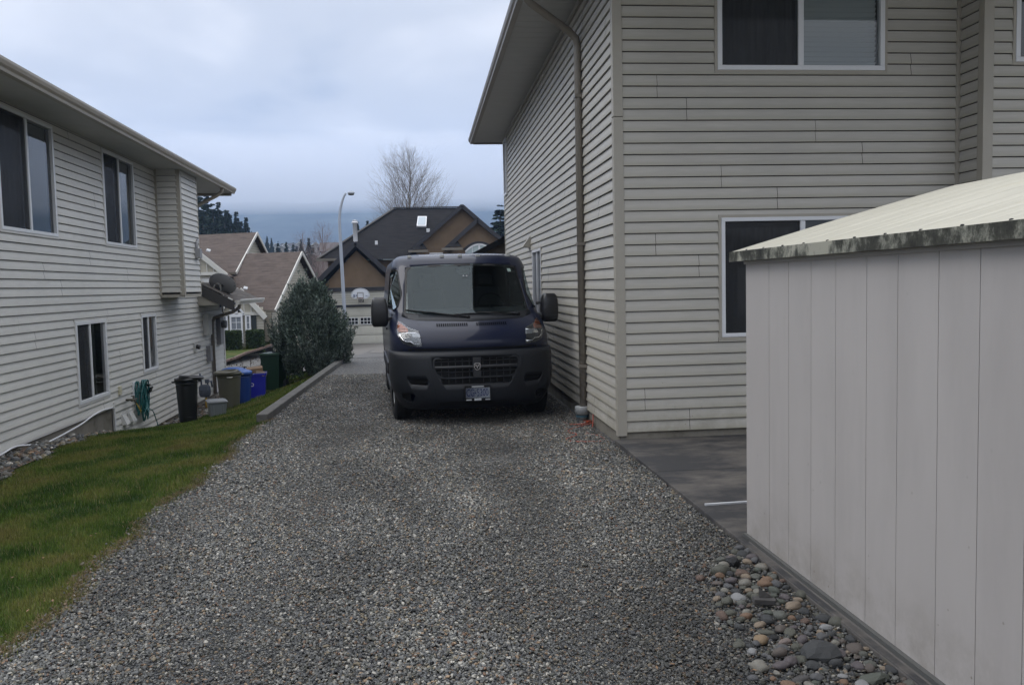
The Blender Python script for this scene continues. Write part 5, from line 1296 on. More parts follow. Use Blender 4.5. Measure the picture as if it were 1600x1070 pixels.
# broken angular piece
mb = MB(); p = pix_z(1000 + 625 / 3.2, 840 + 345 / 3.2)
mb.prism([(-.062, -.02, 0), (.05, -.028, 0), (.066, .004, .0), (.05, .03, .0), (-.055, .022, .0)], (0, 0, .028)); mb.add([(-.03, .0, .028), (.06, .01, .028), (.02, .03, .028), (-.03, .02, .078)], [(0, 1, 3), (1, 2, 3), (2, 0, 3), (0, 2, 1)])
o = mb.build('broken_brick', smat('slate'), bevel=.003); o.location = (p.x, p.y + .02, .012); o.rotation_euler = (.1, .12, .1); tag(o, 'broken slate-brown brick shard with a raised corner lying on the river stones', 'brick shard'); placed.append((p.x, p.y, .07))
rs = random.Random(11); cols = ['grey', 'darkgrey', 'olive', 'brown', 'greygreen', 'tan', 'beige', 'purple', 'grey', 'darkgrey', 'rust', 'orange', 'mossy', 'pale', 'olive', 'darkgrey']
cnt = 0
for tries in range(9000):
    if cnt >= 250: break
    y = rs.uniform(2.75, 4.95)
    lo = lerp(y, [2.75, 3.3, 3.9, 4.4, 4.9], [1.30, 1.30, 1.36, 1.50, 1.82])
    x = rs.uniform(lo, 1.92); s = rs.uniform(.016, .042) if cnt < 120 else rs.uniform(.010, .022) * (1.0 if x > lo + .12 else .7)
    if any((x - q[0]) ** 2 + (y - q[1]) ** 2 < (s * .74 + q[2] * .72) ** 2 for q in placed): continue
    put_stone(x, y, s, s * rs.uniform(.6, .95), s * rs.uniform(.45, .7), rs.choice(cols), rs.uniform(0, 3.1), rs.uniform(-.2, .2)); cnt += 1

# ================================================================== BINS
def terr(x, y): return zt(x, y)
def round_bin(label, x, y, h, rt, rb, m, lid=None, rim_h=.05, group='bins along the left house', handles=True, lid_open=False, dz=0):
    t = thing('bin', label, 'bin', (x, y, terr(x, y) + dz), 0.0, group)
    mb = MB(); n = 40
    prof = [(0, .0), (rb * .96, 0), (rb, .02)] + [(rb + (rt - rb) * k / 8, .02 + (h - .02 - rim_h) * k / 8) for k in range(1, 9)] + [(rt + .012, h - rim_h), (rt + .016, h - rim_h * .5), (rt + .012, h), (rt - .005, h), (rt - .01, h - .06), (rb, .05), (0, .05)]
    mb.lathe(prof, n); mb.build('body', m, t)
    mb = MB()
    for zc in (h - rim_h - .05,): mb.lathe([(rt - .008, zc), (rt + .004, zc + .006), (rt + .004, zc + .018), (rt - .006, zc + .024)], n)
    mb.lathe([(rb + .002, .10), (rb + .008, .105), (rb + .008, .115), (rb + .003, .12)], n)
    mb.build('rib', m, t)
    if handles:
        for a in (R_(200), R_(20)):
            mb = MB(); c = Vector(((rt + .02) * math.cos(a), (rt + .02) * math.sin(a), h - rim_h - .01)); tn = Vector((-math.sin(a), math.cos(a), 0)); rd = Vector((math.cos(a), math.sin(a), 0))
            mb.tube([c - tn * .075 - rd * .02, c - tn * .07 + rd * .025, c + tn * .07 + rd * .025, c + tn * .075 - rd * .02], .012, 8); mb.build('handle', m, t)
    if lid:
        mb = MB()
        if lid == 'recessed': mb.lathe([(rt + .02, h - .015), (rt + .026, h + .01), (rt + .01, h + .03), (rt - .02, h + .035), (rt - .05, h + .005), (rt * .5, h + .0), (rt * .45, h + .02), (0, h + .02)], n)
        elif lid == 'dome': mb.lathe([(rt + .02, h - .02), (rt + .025, h + .012), (rt, h + .03), (rt * .6, h + .06), (rt * .2, h + .072), (0, h + .072)], n)
        o_ = mb.build('lid', m, t)
        if lid_open: o_.rotation_euler = (R_(-4), R_(5), 0)
    return t
M_binblack = mat('bin_black', (.010, .010, .011), .35, var=.1, spec=.5)
M_binolive = mat('bin_olive', (.085, .080, .058), .55, var=.1, vscale=3)
M_binblue = mat('bin_blue', (.012, .040, .20), .42, var=.08)
M_binlid = mat('bin_blue_lid', (.045, .11, .34), .5, var=.08)
M_binbright = mat('box_blue', (.012, .016, .33), .42)
M_bingreen = mat('bin_green', (.008, .035, .016), .45)
M_tote = mat('tote_grey', (.15, .165, .17), .4)
b = round_bin('tall black round bin with a sunken lid, nearest the camera', -4.18, 15.3, .79, .185, .145, M_binblack, 'recessed', lid_open=True)
b = round_bin('olive-grey round bin with a pale lifted handle, between the black and blue bins', -4.02, 17.8, .745, .235, .185, M_binolive, None)
for zz_ in (.70, .72): pass
mb = MB(); mb.lathe([(.245, .74), (.252, .752), (.235, .775), (.20, .78), (.19, .745), (0, .745)], 36); lo_ = mb.build('lid', M_binolive, b); lo_.rotation_euler = (R_(3), R_(-3), 0)
mb = MB(); mb.tube([(.02, -.25, .66), (.03, -.275, .655), (.11, -.262, .655), (.12, -.235, .66)], .010, 8); mb.build('handle_grip', mat('handle_pale', (.45, .45, .42), .5), b)
b = round_bin('dark blue round bin with a paler domed lid, right behind the olive bin', -3.93, 18.6, .66, .20, .16, M_binblue, None); 
mb = MB(); mb.lathe([(.215, .645), (.222, .67), (.20, .69), (.11, .722), (0, .73)], 36); mb.build('lid', M_binlid, b)
b = round_bin('wide blue round bin with a black loop handle, at the back of the bins', -4.36, 19.8, .74, .255, .2, M_binblue, None)
mb = MB(); mb.lathe([(.27, .725), (.278, .75), (.25, .77), (.13, .80), (0, .81)], 36); mb.build('lid', M_binlid, b)
mb = MB(); mb.tube([(.22, .0, .75), (.25, -.0, .80), (.29, .0, .80), (.30, 0, .75), (.27, 0, .71)], .016, 8); mb.build('loop_handle', M_blackp, b)
# bright blue open box with a ring emblem
def tapered_box(mb, wt, dt, wb, db, h, th=.01, c=(0, 0)):
    o_ = [(-wb / 2, -db / 2, 0), (wb / 2, -db / 2, 0), (wb / 2, db / 2, 0), (-wb / 2, db / 2, 0), (-wt / 2, -dt / 2, h), (wt / 2, -dt / 2, h), (wt / 2, dt / 2, h), (-wt / 2, dt / 2, h)]
    i_ = [(p[0] * (1 - 2 * th / wb), p[1] * (1 - 2 * th / db), p[2] + (th if p[2] == 0 else 0)) for p in o_]
    mb.add(o_ + i_, [(3, 2, 1, 0), (0, 1, 5, 4), (1, 2, 6, 5), (2, 3, 7, 6), (3, 0, 4, 7), (8, 9, 10, 11), (8, 12, 13, 9), (9, 13, 14, 10), (10, 14, 15, 11), (11, 15, 12, 8), (4, 5, 13, 12), (5, 6, 14, 13), (6, 7, 15, 14), (7, 4, 12, 15)])
x_, y_ = -3.78, 19.5
t = thing('recycling_box', 'bright blue open recycling box with a white ring emblem, next to the green bin', 'recycling box', (x_, y_, terr(x_, y_)), R_(8))
mb = MB(); tapered_box(mb, .38, .46, .32, .40, .54); mb.build('body', M_binbright, t, bevel=.012)
mb = MB()
for a, b_, c_, d_ in ((-.205, .205, -.245, -.225), (-.205, .205, .225, .245), (-.205, -.185, -.225, .225), (.185, .205, -.225, .225)): mb.box(a, b_, c_, d_, .50, .548)
mb.build('rim', M_binbright, t, bevel=.005)
mb = MB(); cx_ = -.11
for k_ in range(24):
    a, b_ = 2 * math.pi * k_ / 24, 2 * math.pi * (k_ + 1) / 24
    if k_ % 8 == 7: continue
    mb.add([(cx_ + r_ * math.cos(q), -.232 + .0 * r_, .30 + r_ * math.sin(q)) for r_, q in ((.042, a), (.042, b_), (.026, b_), (.026, a))], [(0, 1, 2, 3)])
for v_i in range(len(mb.v)): mb.v[v_i] = (mb.v[v_i][0], -.2 - .03 * mb.v[v_i][2] / .54 - .006, mb.v[v_i][2])
mb.build('ring_emblem', M_white, t, fix=False)
M_card = mat('cardboard', (.19, .125, .075), .8, var=.1)
mb = MB(); mb.box(-.19, .16, -.16, .16, 0, .16)
o = mb.build('cardboard_box', M_card, bevel=.004); o.location = (x_ - .04, y_ + .05, terr(x_, y_) + .50); o.rotation_euler = (R_(4), R_(-5), .2); tag(o, 'brown cardboard box stuffed in the top of the bright blue recycling box', 'cardboard box')
mb = MB(); mb.box(-.02, .17, -.1, .1, 0, .10); o = mb.build('cardboard_box', mat('cardboard_pale', (.30, .24, .18), .8), bevel=.004); o.location = (x_ + .03, y_ - .10, terr(x_, y_) + .49); o.rotation_euler = (R_(-6), R_(8), -.1); tag(o, 'small pale cardboard box at the right of the recycling box top', 'cardboard box')
# green wheeled bin
x_, y_ = -3.66, 21.0
t = thing('wheeled_bin', 'dark green wheeled bin with a flat lid, farthest along the lawn', 'wheeled bin', (x_, y_, terr(x_, y_)), R_(-14))
mb = MB(); tapered_box(mb, .48, .52, .36, .40, .84); mb.build('body', M_bingreen, t, bevel=.015)
mb = MB(); mb.box(-.26, .26, -.29, .27, .845, .875); mb.box(-.23, .23, -.26, .24, .875, .89); mb.build('lid', mat('bin_green_lid', (.03, .075, .045), .4), t, bevel=.012)
mb = MB(); mb.tube([(-.2, .30, .84), (.2, .30, .84)], .014, 8); mb.box(-.03, .03, -.02, .04, .888, .91); mb.build('handle', M_blackp, t)
for s in (-1, 1):
    mb = MB(); mb.tube([(s * .20, .12, .11), (s * .26, .12, .11)], .11, 20); mb.build('wheel', M_blackr, t)
# grey storage tote with a lid
x_, y_ = -3.72, 15.45
t = thing('storage_tote', 'small grey plastic storage tote with a closed lid on the lawn edge', 'storage box', (x_, y_, terr(x_, y_)), R_(20))
mb = MB(); tapered_box(mb, .30, .40, .25, .35, .265)
for s in (-1, 1):
    for q in (-.08, .08): mb.box(q - .012, q + .012, s * .185 - .015, s * .185 + .012, .02, .22)
mb.build('body', M_tote, t, bevel=.012)
mb = MB(); mb.box(-.168, .168, -.218, .218, .262, .285); mb.box(-.14, .14, -.19, .19, .285, .296); mb.build('lid', mat('tote_lid', (.20, .21, .22), .35), t, bevel=.008)
mb = MB(); mb.box(.148, .152, -.05, .04, .08, .2); mb.build('sticker', mat('sticker_white', (.55, .56, .56), .5), t)

# ================================================================== GARDEN HOSE, GAS METER, DISH, CORD
M_hose = mat('hose_teal', (.015, .105, .105), .35, spec=.5, var=.15, vscale=20)
t = thing('garden_hose', 'teal garden hose hung in long loops beside the tap on the left house', 'hose', tuple(Pl(15.8, .1, -.1)))
mb = MB(); rh = random.Random(4)
for i in range(17):
    s = rh.uniform(-.20, .10); w = rh.uniform(.05, .13); h = rh.uniform(.50, .74); n0 = .05 + .012 * i * .6
    P = []
    for k_ in range(33):
        a = 2 * math.pi * k_ / 32; sq = math.copysign(abs(math.cos(a)) ** .8, math.cos(a)); P.append(Pl(15.74 + s * 1.3 + w * math.sin(a) * (1.0 - .35 * sq) + .02 * math.sin(3 * a + i), n0 + .02 * math.sin(a * 2 + i), .10 - h / 2 + h / 2 * sq))
    mb.tube(P, .0095, 6, cap=False)
mb.tube(smooth_path([Pl(15.9, .1, -.45), Pl(16.15, .12, -.5), Pl(16.35, .12, -.7), Pl(16.4, .14, -.86)]), .0095, 6)
mb.build('hose_coil', M_hose, t, world=True, fix=False)
mb = MB(); mb.tube(smooth_path([Pl(15.12, .16, -.22), Pl(15.2, .2, -.36), Pl(15.35, .16, -.42), Pl(15.5, .12, -.30)]), .011, 6); mb.build('hose_leader', mat('hose_yellow', (.40, .28, .03), .4), t, world=True)
mb = MB(); mb.beam(Pl(15.90, .02, -.02), Pl(15.90, .17, .0), .12, .03); mb.prism([Pl(15.84, .15, -.14), Pl(15.84, .19, -.04), Pl(15.98, .19, -.04), Pl(15.98, .15, -.14)], LN * .02); mb.build('hose_hook', M_vdark, t, world=True)
t = thing('gas_meter', 'grey gas meter on a yellow riser pipe by the left house wall', 'gas meter', tuple(Pl(19.5, .28, -.98)))
M_gm = mat('meter_grey', (.075, .09, .12), .5, var=.2, vscale=8)
mb = MB(); c = Vector((0, 0, .44)); mb.lathe([(0, -.16), (.09, -.15), (.125, -.10), (.13, 0), (.125, .07), (.09, .12), (0, .13)], 20, c, sy=.75); mb.box(-.09, .09, -.10, -.06, .44, .55); mb.build('meter_body', M_gm, t, bevel=.004)
mb = MB(); mb.tube([(-.07, 0, .55), (-.07, 0, .72), (-.12, .12, .72), (-.12, .28, .70)], .018, 8); mb.tube([(.07, 0, .55), (.07, 0, .64), (.14, .02, .64), (.14, .1, .5)], .018, 8); mb.lathe([(0, -.05), (.06, -.04), (.075, 0), (.06, .04), (0, .05)], 16, (-.1, .05, .72)); mb.tube([(-.1, .05, .7), (-.1, .05, .82)], .02, 8); mb.box(.02, .10, -.05, .03, .60, .68); mb.build('pipework', M_gm, t)
mb = MB(); mb.tube([(.02, 0, .0), (.02, 0, .30)], .024, 10); mb.build('riser_pipe', mat('pipe_yellow', (.42, .27, .03), .5), t)
# satellite dish seen from behind
DC = Vector((-4.82, 21.0, 1.80))
t = thing('satellite_dish', 'dark oval satellite dish seen from behind above the small entry roof', 'satellite dish', tuple(DC), 0)
q_ = Vector((.25, .80, .55)).normalized().to_track_quat('Z', 'Y').to_matrix().to_4x4()
M_dish = mat('dish_grey', (.27, .27, .275), .5)
mb = MB(); n = 40; prof = [(0, 0), (.1, .005), (.2, .022), (.28, .046), (.335, .07), (.345, .068), (.335, .062), (.28, .034), (.2, .010), (.1, -.008), (0, -.012)]
mb.lathe(prof, n, sx=1, sy=.88); mb.v = [tuple(q_ @ Vector(p)) for p in mb.v]; mb.build('reflector', M_dish, t)
mb = MB()
for k_ in range(8):
    a = 2 * math.pi * k_ / 8 + .2; mb.beam(q_ @ Vector((.03 * math.cos(a), .03 * math.sin(a), -.016)), q_ @ Vector((.33 * math.cos(a), .29 * math.sin(a), .055)), .008, .014)
mb.lathe([(0, 0), (.05, 0), (.05, .03), (0, .03)], 12, tuple(q_ @ Vector((0, 0, -.03)))); mb.build('rib', mat('dish_rib', (.03, .03, .03), .6), t)
mb = MB(); mb.tube([q_ @ Vector((0, 0, -.03)), q_ @ Vector((0, 0, -.10)), Vector((-.02, -.10, -.30)), Vector((-.02, -.12, -.52))], .022, 8); mb.build('mast', M_vdark, t)
mb = MB(); mb.tube([q_ @ Vector((.0, -.30, .05)), q_ @ Vector((.12, -.40, .25)), q_ @ Vector((.18, -.34, .44))], .014, 8); mb.tube([q_ @ Vector((.18, -.34, .42)), q_ @ Vector((.19, -.31, .52))], .035, 10); mb.build('receiver_arm', mat('arm_pale', (.35, .36, .36), .5), t)
mb = MB()
for i in range(4):
    P = [Vector((-.08 + .08 * math.sin(a) + .012 * i, -.14 - .01 * i, -.07 + (.10 + .01 * i) * math.cos(a))) for a in [2 * math.pi * k_ / 24 for k_ in range(25)]]
    mb.tube(P, .004, 5, cap=False)
mb.build('cable_coil', mat('cable_pale', (.38, .37, .34), .5), t, fix=False)
# orange extension cord at the foot of the downspout
M_cord = mat('cord_orange', (.27, .055, .03), .4)
cp = [(1.99, 10.0, .25), (1.97, 9.9, .12), (1.93, 9.75, .02), (1.86, 9.55, .0), (1.78, 9.35, .012), (1.86, 9.2, .015), (1.90, 9.02, .012), (1.88, 8.86, .012), (1.78, 8.80, .012), (1.62, 8.84, .012), (1.50, 8.93, .012), (1.52, 9.08, .012), (1.62, 9.2, .015), (1.66, 9.32, .018), (1.60, 9.48, .012), (1.64, 9.66, .012), (1.74, 9.78, .016), (1.86, 9.86, .03), (1.97, 9.90, .05), (1.94, 10.2, .02), (1.80, 10.45, .012), (1.68, 10.3, .012), (1.72, 10.05, .015), (1.84, 9.92, .035), (1.96, 9.98, .06), (1.95, 10.25, .02), (1.78, 10.55, .012), (1.62, 10.6, .012)]
mb = MB(); mb.tube(smooth_path([(x, y, z - .018 + zd(y) + .004) for x, y, z in cp], 5), .0075, 6)
tag(mb.build('extension_cord', M_cord), 'orange extension cord looped on the gravel around the foot of the downspout', 'extension cord')
mb = MB(); mb.tube(smooth_path([(1.90, 10.1, -.02), (1.88, 9.95, .16), (1.92, 9.82, .24), (1.97, 9.74, .15), (1.93, 9.62, .0), (1.88, 9.5, -.01)], 6), .0075, 6)
# stray pale stone on the gravel near the slab corner, fallen leaf-like chips
put = [(1.66, 7.75, .018, 'pale', 'white stone lying alone on the gravel near the slab corner'), (-1.02, 3.35, .022, 'beige', 'cream stone lying alone on the gravel in the left foreground')]
for x, y, s, c, lb in put:
    o = put_stone(x, y, s, s * .8, s * .6, c, .3, 0, label=lb); o['group'] = 'loose stones on the gravel'
# ================================================================== TREES
def spray_mesh(name, pts, dirs, ln, wd, m, seedv=0):
    """leaf sprays: thin folded diamonds at pts pointing along dirs"""
    n = len(pts); pts = np.asarray(pts, float); dirs = np.asarray(dirs, float); dirs /= np.linalg.norm(dirs, axis=1)[:, None] + 1e-9
    r = rng.normal(size=(n, 3)); side = np.cross(dirs, r); side /= np.linalg.norm(side, axis=1)[:, None] + 1e-9
    ln = np.asarray(ln)[:, None]; wd = np.asarray(wd)[:, None]
    V = np.stack([pts, pts + dirs * ln * .45 + side * wd, pts + dirs * ln, pts + dirs * ln * .45 - side * wd], 1).reshape(-1, 3)
    me = bpy.data.meshes.new(name); F = np.arange(4 * n).reshape(-1, 4)
    me.from_pydata(V.tolist(), [], F.tolist()); me.materials.append(m); return me
def leaf_mat(name, c, c2, var=(.5, 1.7), scale=2.0):
    M = bpy.data.materials.new(name); M.use_nodes = True; t = M.node_tree; N = t.nodes; lk = t.links.new; b = N['Principled BSDF']
    g = N.new('ShaderNodeNewGeometry'); n = N.new('ShaderNodeTexNoise'); n.inputs['Scale'].default_value = scale; c_ = N.new('ShaderNodeTexCoord'); lk(c_.outputs['Object'], n.inputs['Vector'])
    mr0 = N.new('ShaderNodeMapRange'); lk(n.outputs[0], mr0.inputs[0]); mr0.inputs[1].default_value = .38; mr0.inputs[2].default_value = .62
    x = N.new('ShaderNodeMix'); x.data_type = 'RGBA'; lk(mr0.outputs[0], x.inputs[0]); x.inputs[6].default_value = (*c, 1); x.inputs[7].default_value = (*c2, 1)
    mr = N.new('ShaderNodeMapRange'); lk(g.outputs['Random Per Island'], mr.inputs[0]); mr.inputs[3].default_value = var[0]; mr.inputs[4].default_value = var[1]
    v = N.new('ShaderNodeVectorMath'); v.operation = 'SCALE'; lk(x.outputs[2], v.inputs[0]); lk(mr.outputs[0], v.inputs['Scale']); lk(v.outputs[0], b.inputs['Base Color'])
    b.inputs['Roughness'].default_value = .75; b.inputs['Specular IOR Level'].default_value = .25
    MATS[name] = M; return M
M_bark = mat('bark', (.10, .085, .07), .9, var=.3, vscale=4)
M_barkp = mat('bark_pale', (.20, .185, .165), .9, var=.3, vscale=1)
M_juni = leaf_mat('juniper_leaf', (.050, .072, .056), (.105, .130, .112), (.35, 2.3))
M_con = leaf_mat('conifer_leaf', (.010, .022, .017), (.020, .038, .026), (.5, 1.6), .6)
M_hedge = leaf_mat('hedge_leaf', (.014, .030, .008), (.035, .055, .014), (.4, 1.8), 5)

# ---- big juniper beside the kerb
def juniper():
    X, Y = -2.78, 21.2; z0 = zt(X, Y)
    t = thing('juniper_bush', 'large feathery grey-green juniper bush beside the end of the kerb', 'bush', (X, Y, z0))
    mb = MB(); rj = random.Random(8); tips = []
    for i in range(16):
        a = rj.uniform(0, 6.28); r = rj.uniform(.15, .75); h = rj.uniform(.7, 1.5) * (1 - .3 * r)
        mb.tube([(0, 0, -.2), (r * .35 * math.cos(a), r * .35 * math.sin(a), .4), (r * .8 * math.cos(a), r * .8 * math.sin(a), h * .6), (r * math.cos(a), r * math.sin(a), h)], [.05, .035, .02, .008], 6)
    mb.build('trunk', M_bark, t)
    def R(z, a): # outline radius
        zz_ = z / 2.2
        base = .92 * (1 - max(0, (zz_ - .36) / .68) ** 1.2) ** 1.0 if zz_ > .36 else .92 * (.76 + .24 * zz_ / .36)
        return max(.04, base) * (1 + .13 * math.sin(3 * a + z * 2.1) + .09 * math.sin(5 * a - z * 3.3))
    P = []; D = []; Ln = []; Wd = []
    for k_ in range(1500): # feathery plumes: each a stem with many sprays
        z = 2.0 * rj.random() ** 1.05; a = rj.uniform(0, 6.28); r = R(z, a) * math.sqrt(rj.uniform(.25, 1.0))
        c = Vector((r * math.cos(a), r * math.sin(a), z)); up = Vector((.55 * math.cos(a) * (1 - z / 3), .55 * math.sin(a) * (1 - z / 3), 1.0)).normalized()
        L_ = rj.uniform(.18, .42) * (1 + .5 * (rj.random() < .12))
        for j in range(46):
            f = rj.random(); p = c + up * (L_ * f) + Vector((rj.gauss(0, 1), rj.gauss(0, 1), rj.gauss(0, 1))) * .028 * (1.3 - f)
            d = (up + Vector((rj.gauss(0, .6), rj.gauss(0, .6), rj.gauss(0, .35)))).normalized()
            P.append(p); D.append(d); Ln.append(rj.uniform(.045, .10)); Wd.append(rj.uniform(.007, .014))
    me = spray_mesh('foliage', P, D, Ln, Wd, M_juni); o = bpy.data.objects.new('foliage', me); COL.objects.link(o); o.parent = t
juniper()
def hedge(x, y, w, d, h, label, z0):
    t = thing('hedge', label, 'hedge', (x, y, z0), .1, 'clipped hedges under the arched window')
    rj = random.Random(int(x * 100)); P = []; D = []
    for i in range(5200):
        f = rj.randrange(4); u, v = rj.uniform(-1, 1), rj.uniform(0, 1)
        p = {0: (u * w / 2, -d / 2, v * h), 1: (w / 2, u * d / 2, v * h), 2: (u * w / 2, (v * 2 - 1) * d / 2, h), 3: (-w / 2, u * d / 2, v * h)}[f]
        p = Vector(p) * rj.uniform(.86, 1.03); P.append(p); D.append((rj.gauss(0, 1), rj.gauss(0, 1), rj.gauss(.4, 1)))
    me = spray_mesh('foliage', P, D, [.07] * len(P), [.02] * len(P), M_hedge); o = bpy.data.objects.new('foliage', me); COL.objects.link(o); o.parent = t
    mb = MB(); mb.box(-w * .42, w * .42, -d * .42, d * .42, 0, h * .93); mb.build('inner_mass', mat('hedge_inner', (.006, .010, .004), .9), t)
# ---- conifers
def conifer(h, w, seed, dens=1.0, m=None):
    rj = random.Random(seed); P = []; D = []; Ln = []; Wd = []
    nl = int(30 * dens)
    for i in range(nl):
        f = (i + rj.random()) / nl; z = h * (.10 + .90 * f); zt0 = z
        nb = max(4, int(11 * (1 - f) + 4)); ph = rj.uniform(0, 6.28)
        for b in range(nb):
            fb = min(max(f + rj.uniform(-1.1, 1.1) / nl, 0), .995); z = h * (.10 + .90 * fb); R0 = w / 2 * (1 - fb) ** .95 * rj.uniform(.7, 1.2) + .02
            a = ph + 2 * math.pi * b / nb + rj.uniform(-.3, .3); L_ = R0 * rj.uniform(.65, 1.15); dr = -.30 * rj.uniform(.3, 1.3)
            for j in range(9):
                s = (j + .5) / 9; p = (L_ * s * math.cos(a), L_ * s * math.sin(a), z + dr * L_ * s * s)
                for q in (-1, 0, 1):
                    P.append(p); D.append((math.cos(a + q * .9), math.sin(a + q * .9), -.35 + rj.uniform(-.3, .3))); Ln.append(h * .062 * rj.uniform(.7, 1.4) * (1.1 - .85 * f)); Wd.append(h * .018 * rj.uniform(.7, 1.4) * (1.1 - .75 * f))
    return spray_mesh('crown', P, D, Ln, Wd, m or M_con)
CON = [conifer(10, 3.9, 1, 1.5), conifer(10, 3.2, 2, 1.5), conifer(10, 4.6, 3, 1.3)]
def trunk_mesh():
    mb = MB(); mb.tube([(0, 0, -1), (0, 0, 5), (0, 0, 9.6)], [.22, .13, .02], 6); return mb.mesh('trunk', M_bark)
TRK = trunk_mesh()
def put_conifer(px, ytop, Y, h, label, k=0, group=None, wsc=1.0, base=None):
    """tree whose tip is seen at pixel (px, ytop) when it stands Y metres away"""
    r = pix_ray(px, ytop); tp = EYE + r * (Y / r.y); s = h / 10
    t = thing('conifer', label, 'conifer', (tp.x, Y, tp.z - h), (px * .7) % 6.28, group)
    for me, nm in ((CON[k % 3], 'crown'), (TRK, 'trunk')):
        o = bpy.data.objects.new(nm, me); COL.objects.link(o); o.parent = t
    t.scale = (s * wsc, s * wsc, s); return t
LG_ = 'conifers on the wooded rise behind the left house'
left_con = [(309, 298, 118, 19, 'leftmost dark conifer, half cut off by the end of the left house gutter', 2), (322, 304, 112, 18, 'dark conifer whose tip touches the sloping downspout of the left house', 0), (332, 318, 108, 17, 'stout dark conifer just right of the sloping downspout elbow', 2),
            (341, 316, 122, 18, 'slim tall conifer behind the tallest one of the wooded rise', 1), (350, 330, 104, 15, 'short broad conifer in front of the tall ones on the rise', 2), (354, 328, 118, 17, 'conifer with a shoulder right of the tallest on the rise', 0),
            (359, 336, 112, 16, 'narrow conifer stepping down to the right on the rise', 1), (369, 331, 125, 15, 'conifer standing apart with a pointed tip, second from the right end of the rise', 1), (376, 346, 120, 13, 'small low conifer in the gap near the right end of the rise', 0), (384, 340, 124, 14, 'last conifer at the right end of the wooded rise', 1),
            (316, 330, 100, 15, 'near dark conifer low against the corner of the left house', 2), (338, 345, 98, 13, 'low dark conifer filling the foot of the rise above the roof', 2), (365, 352, 106, 12, 'low conifer above the brown roof ridge on the rise', 0)]
for px, yt, Y, h, lb, k_ in left_con: put_conifer(px, yt, Y, h, lb, k_, LG_, 1.0)
mid = [(393, 361, 170, 5, 'tiny conifer tip above the brown roof peak', 0), (417, 369, 230, 9, 'small far conifer left of the hillside houses', 0), (424, 372, 225, 8, 'second small far conifer by the hillside houses', 1), (434, 377, 150, 8, 'dark conifer between the first hillside houses', 2), (447, 378, 140, 8, 'round-shouldered dark conifer below the hillside houses', 0),
       (458, 379, 150, 8, 'dark conifer below the pale hillside gable', 2), (470, 374, 130, 9, 'tall dark conifer in the middle of the hillside', 1), (463, 385, 120, 7, 'low dark conifer in front of the hillside houses', 2), (482, 372, 110, 9, 'dark conifer left of the bare pinkish tree', 1), (488, 383, 100, 8, 'broad dark conifer at the foot of the bare pinkish tree', 2), (476, 392, 95, 7, 'lowest dark conifer beside the brown roof peak', 0)]
for px, yt, Y, h, lb, k_ in mid: put_conifer(px, yt, Y, h, lb, k_, 'conifers among the hillside houses', .9)
rt = [(558, 346, 92, 10, 'conifer tip just behind the white roof pipe of the brown house', 0), (574, 345, 95, 9, 'conifer tip over the hip of the dark roof, right of the roof pipe', 1), (585, 352, 98, 8, 'lowest conifer tip over the hip of the dark roof', 0)]
for px, yt, Y, h, lb, k_ in rt: put_conifer(px, yt, Y, h, lb, k_, 'conifer tips behind the dark roof', .9)
put_conifer(781, 320, 84, 12, 'dark broad evergreen between the brown gable and the right house', 2, None, 1.6)
# ---- bare trees
def bare_tree(h, spread, seed, depth=6, r0=.16, up=.5, lean=0, first=.16, nmul=1.0):
    rj = random.Random(seed); mb = MB(); tw = MB()
    def grow(p, d, L_, r, lv):
        n = 3; pts = [p]; q = p
        for i in range(n):
            d = (d + Vector((rj.gauss(0, .07), rj.gauss(0, .07), .06 * up + rj.gauss(0, .03)))).normalized(); q = q + d * (L_ / n); pts.append(q)
        rr = [r * (1 - .42 * i / n) for i in range(n + 1)]
        (mb if r > h * .003 else tw).tube(pts, rr, 5 if lv < 2 else (4 if lv < 3 else 3), cap=False)
        if lv >= depth: return
        nb = rj.choice((2, 3, 3)) if lv else 0
        for i in range(nb):
            s = rj.uniform(.35, 1.0); k_ = min(int(s * n), n - 1); o_ = pts[k_].lerp(pts[k_ + 1], s * n - k_)
            ax = d.orthogonal().normalized(); ax.rotate(Matrix.Rotation(rj.uniform(0, 6.28), 3, d)); nd = (d + ax * rj.uniform(.35, .75)).normalized()
            grow(o_, nd, L_ * rj.uniform(.55, .8), r * rj.uniform(.42, .6), lv + 1)
        if lv: grow(q, d, L_ * rj.uniform(.62, .8), r * .55, lv + 1)
    # leader with scaffold limbs rising steeply
    pts = [Vector((0, 0, -1))]; N_ = 12
    for i in range(1, N_ + 1): pts.append(Vector((rj.gauss(0, .012) * h * i / N_, rj.gauss(0, .012) * h * i / N_, h * .93 * i / N_)))
    mb.tube(pts, [r0 * (1 - .9 * i / N_) + .01 for i in range(N_ + 1)], 7)
    ns = int(34 * nmul)
    for i in range(ns):
        f = first + (.95 - first) * (i + rj.random()) / ns; k_ = min(int(f * N_), N_ - 1); o_ = pts[k_].lerp(pts[k_ + 1], f * N_ - k_); a = i * 2.4 + rj.uniform(-.4, .4)
        reach = spread * (1.05 - f) ** .6; dd = Vector((math.cos(a), math.sin(a), 1.25 + 1.0 * f)).normalized()
        grow(o_, dd, reach * rj.uniform(.7, 1.1), r0 * (.34 * (1 - f) + .07), 1)
    return mb, tw
def put_bare(px, ytop, Y, h, spread, seed, label, m1, m2, **k_):
    r = pix_ray(px, ytop); tp = EYE + r * (Y / r.y)
    t = thing('bare_tree', label, 'tree', (tp.x, Y, tp.z - h), 0)
    a, b_ = bare_tree(h, spread, seed, **k_); a.build('trunk', m1, t, fix=False); o = b_.build('twigs', m2, t, fix=False); return t
M_twig = mat('twig_tan', (.16, .13, .105), .9); M_twigp = mat('twig_pink', (.20, .15, .14), .9)
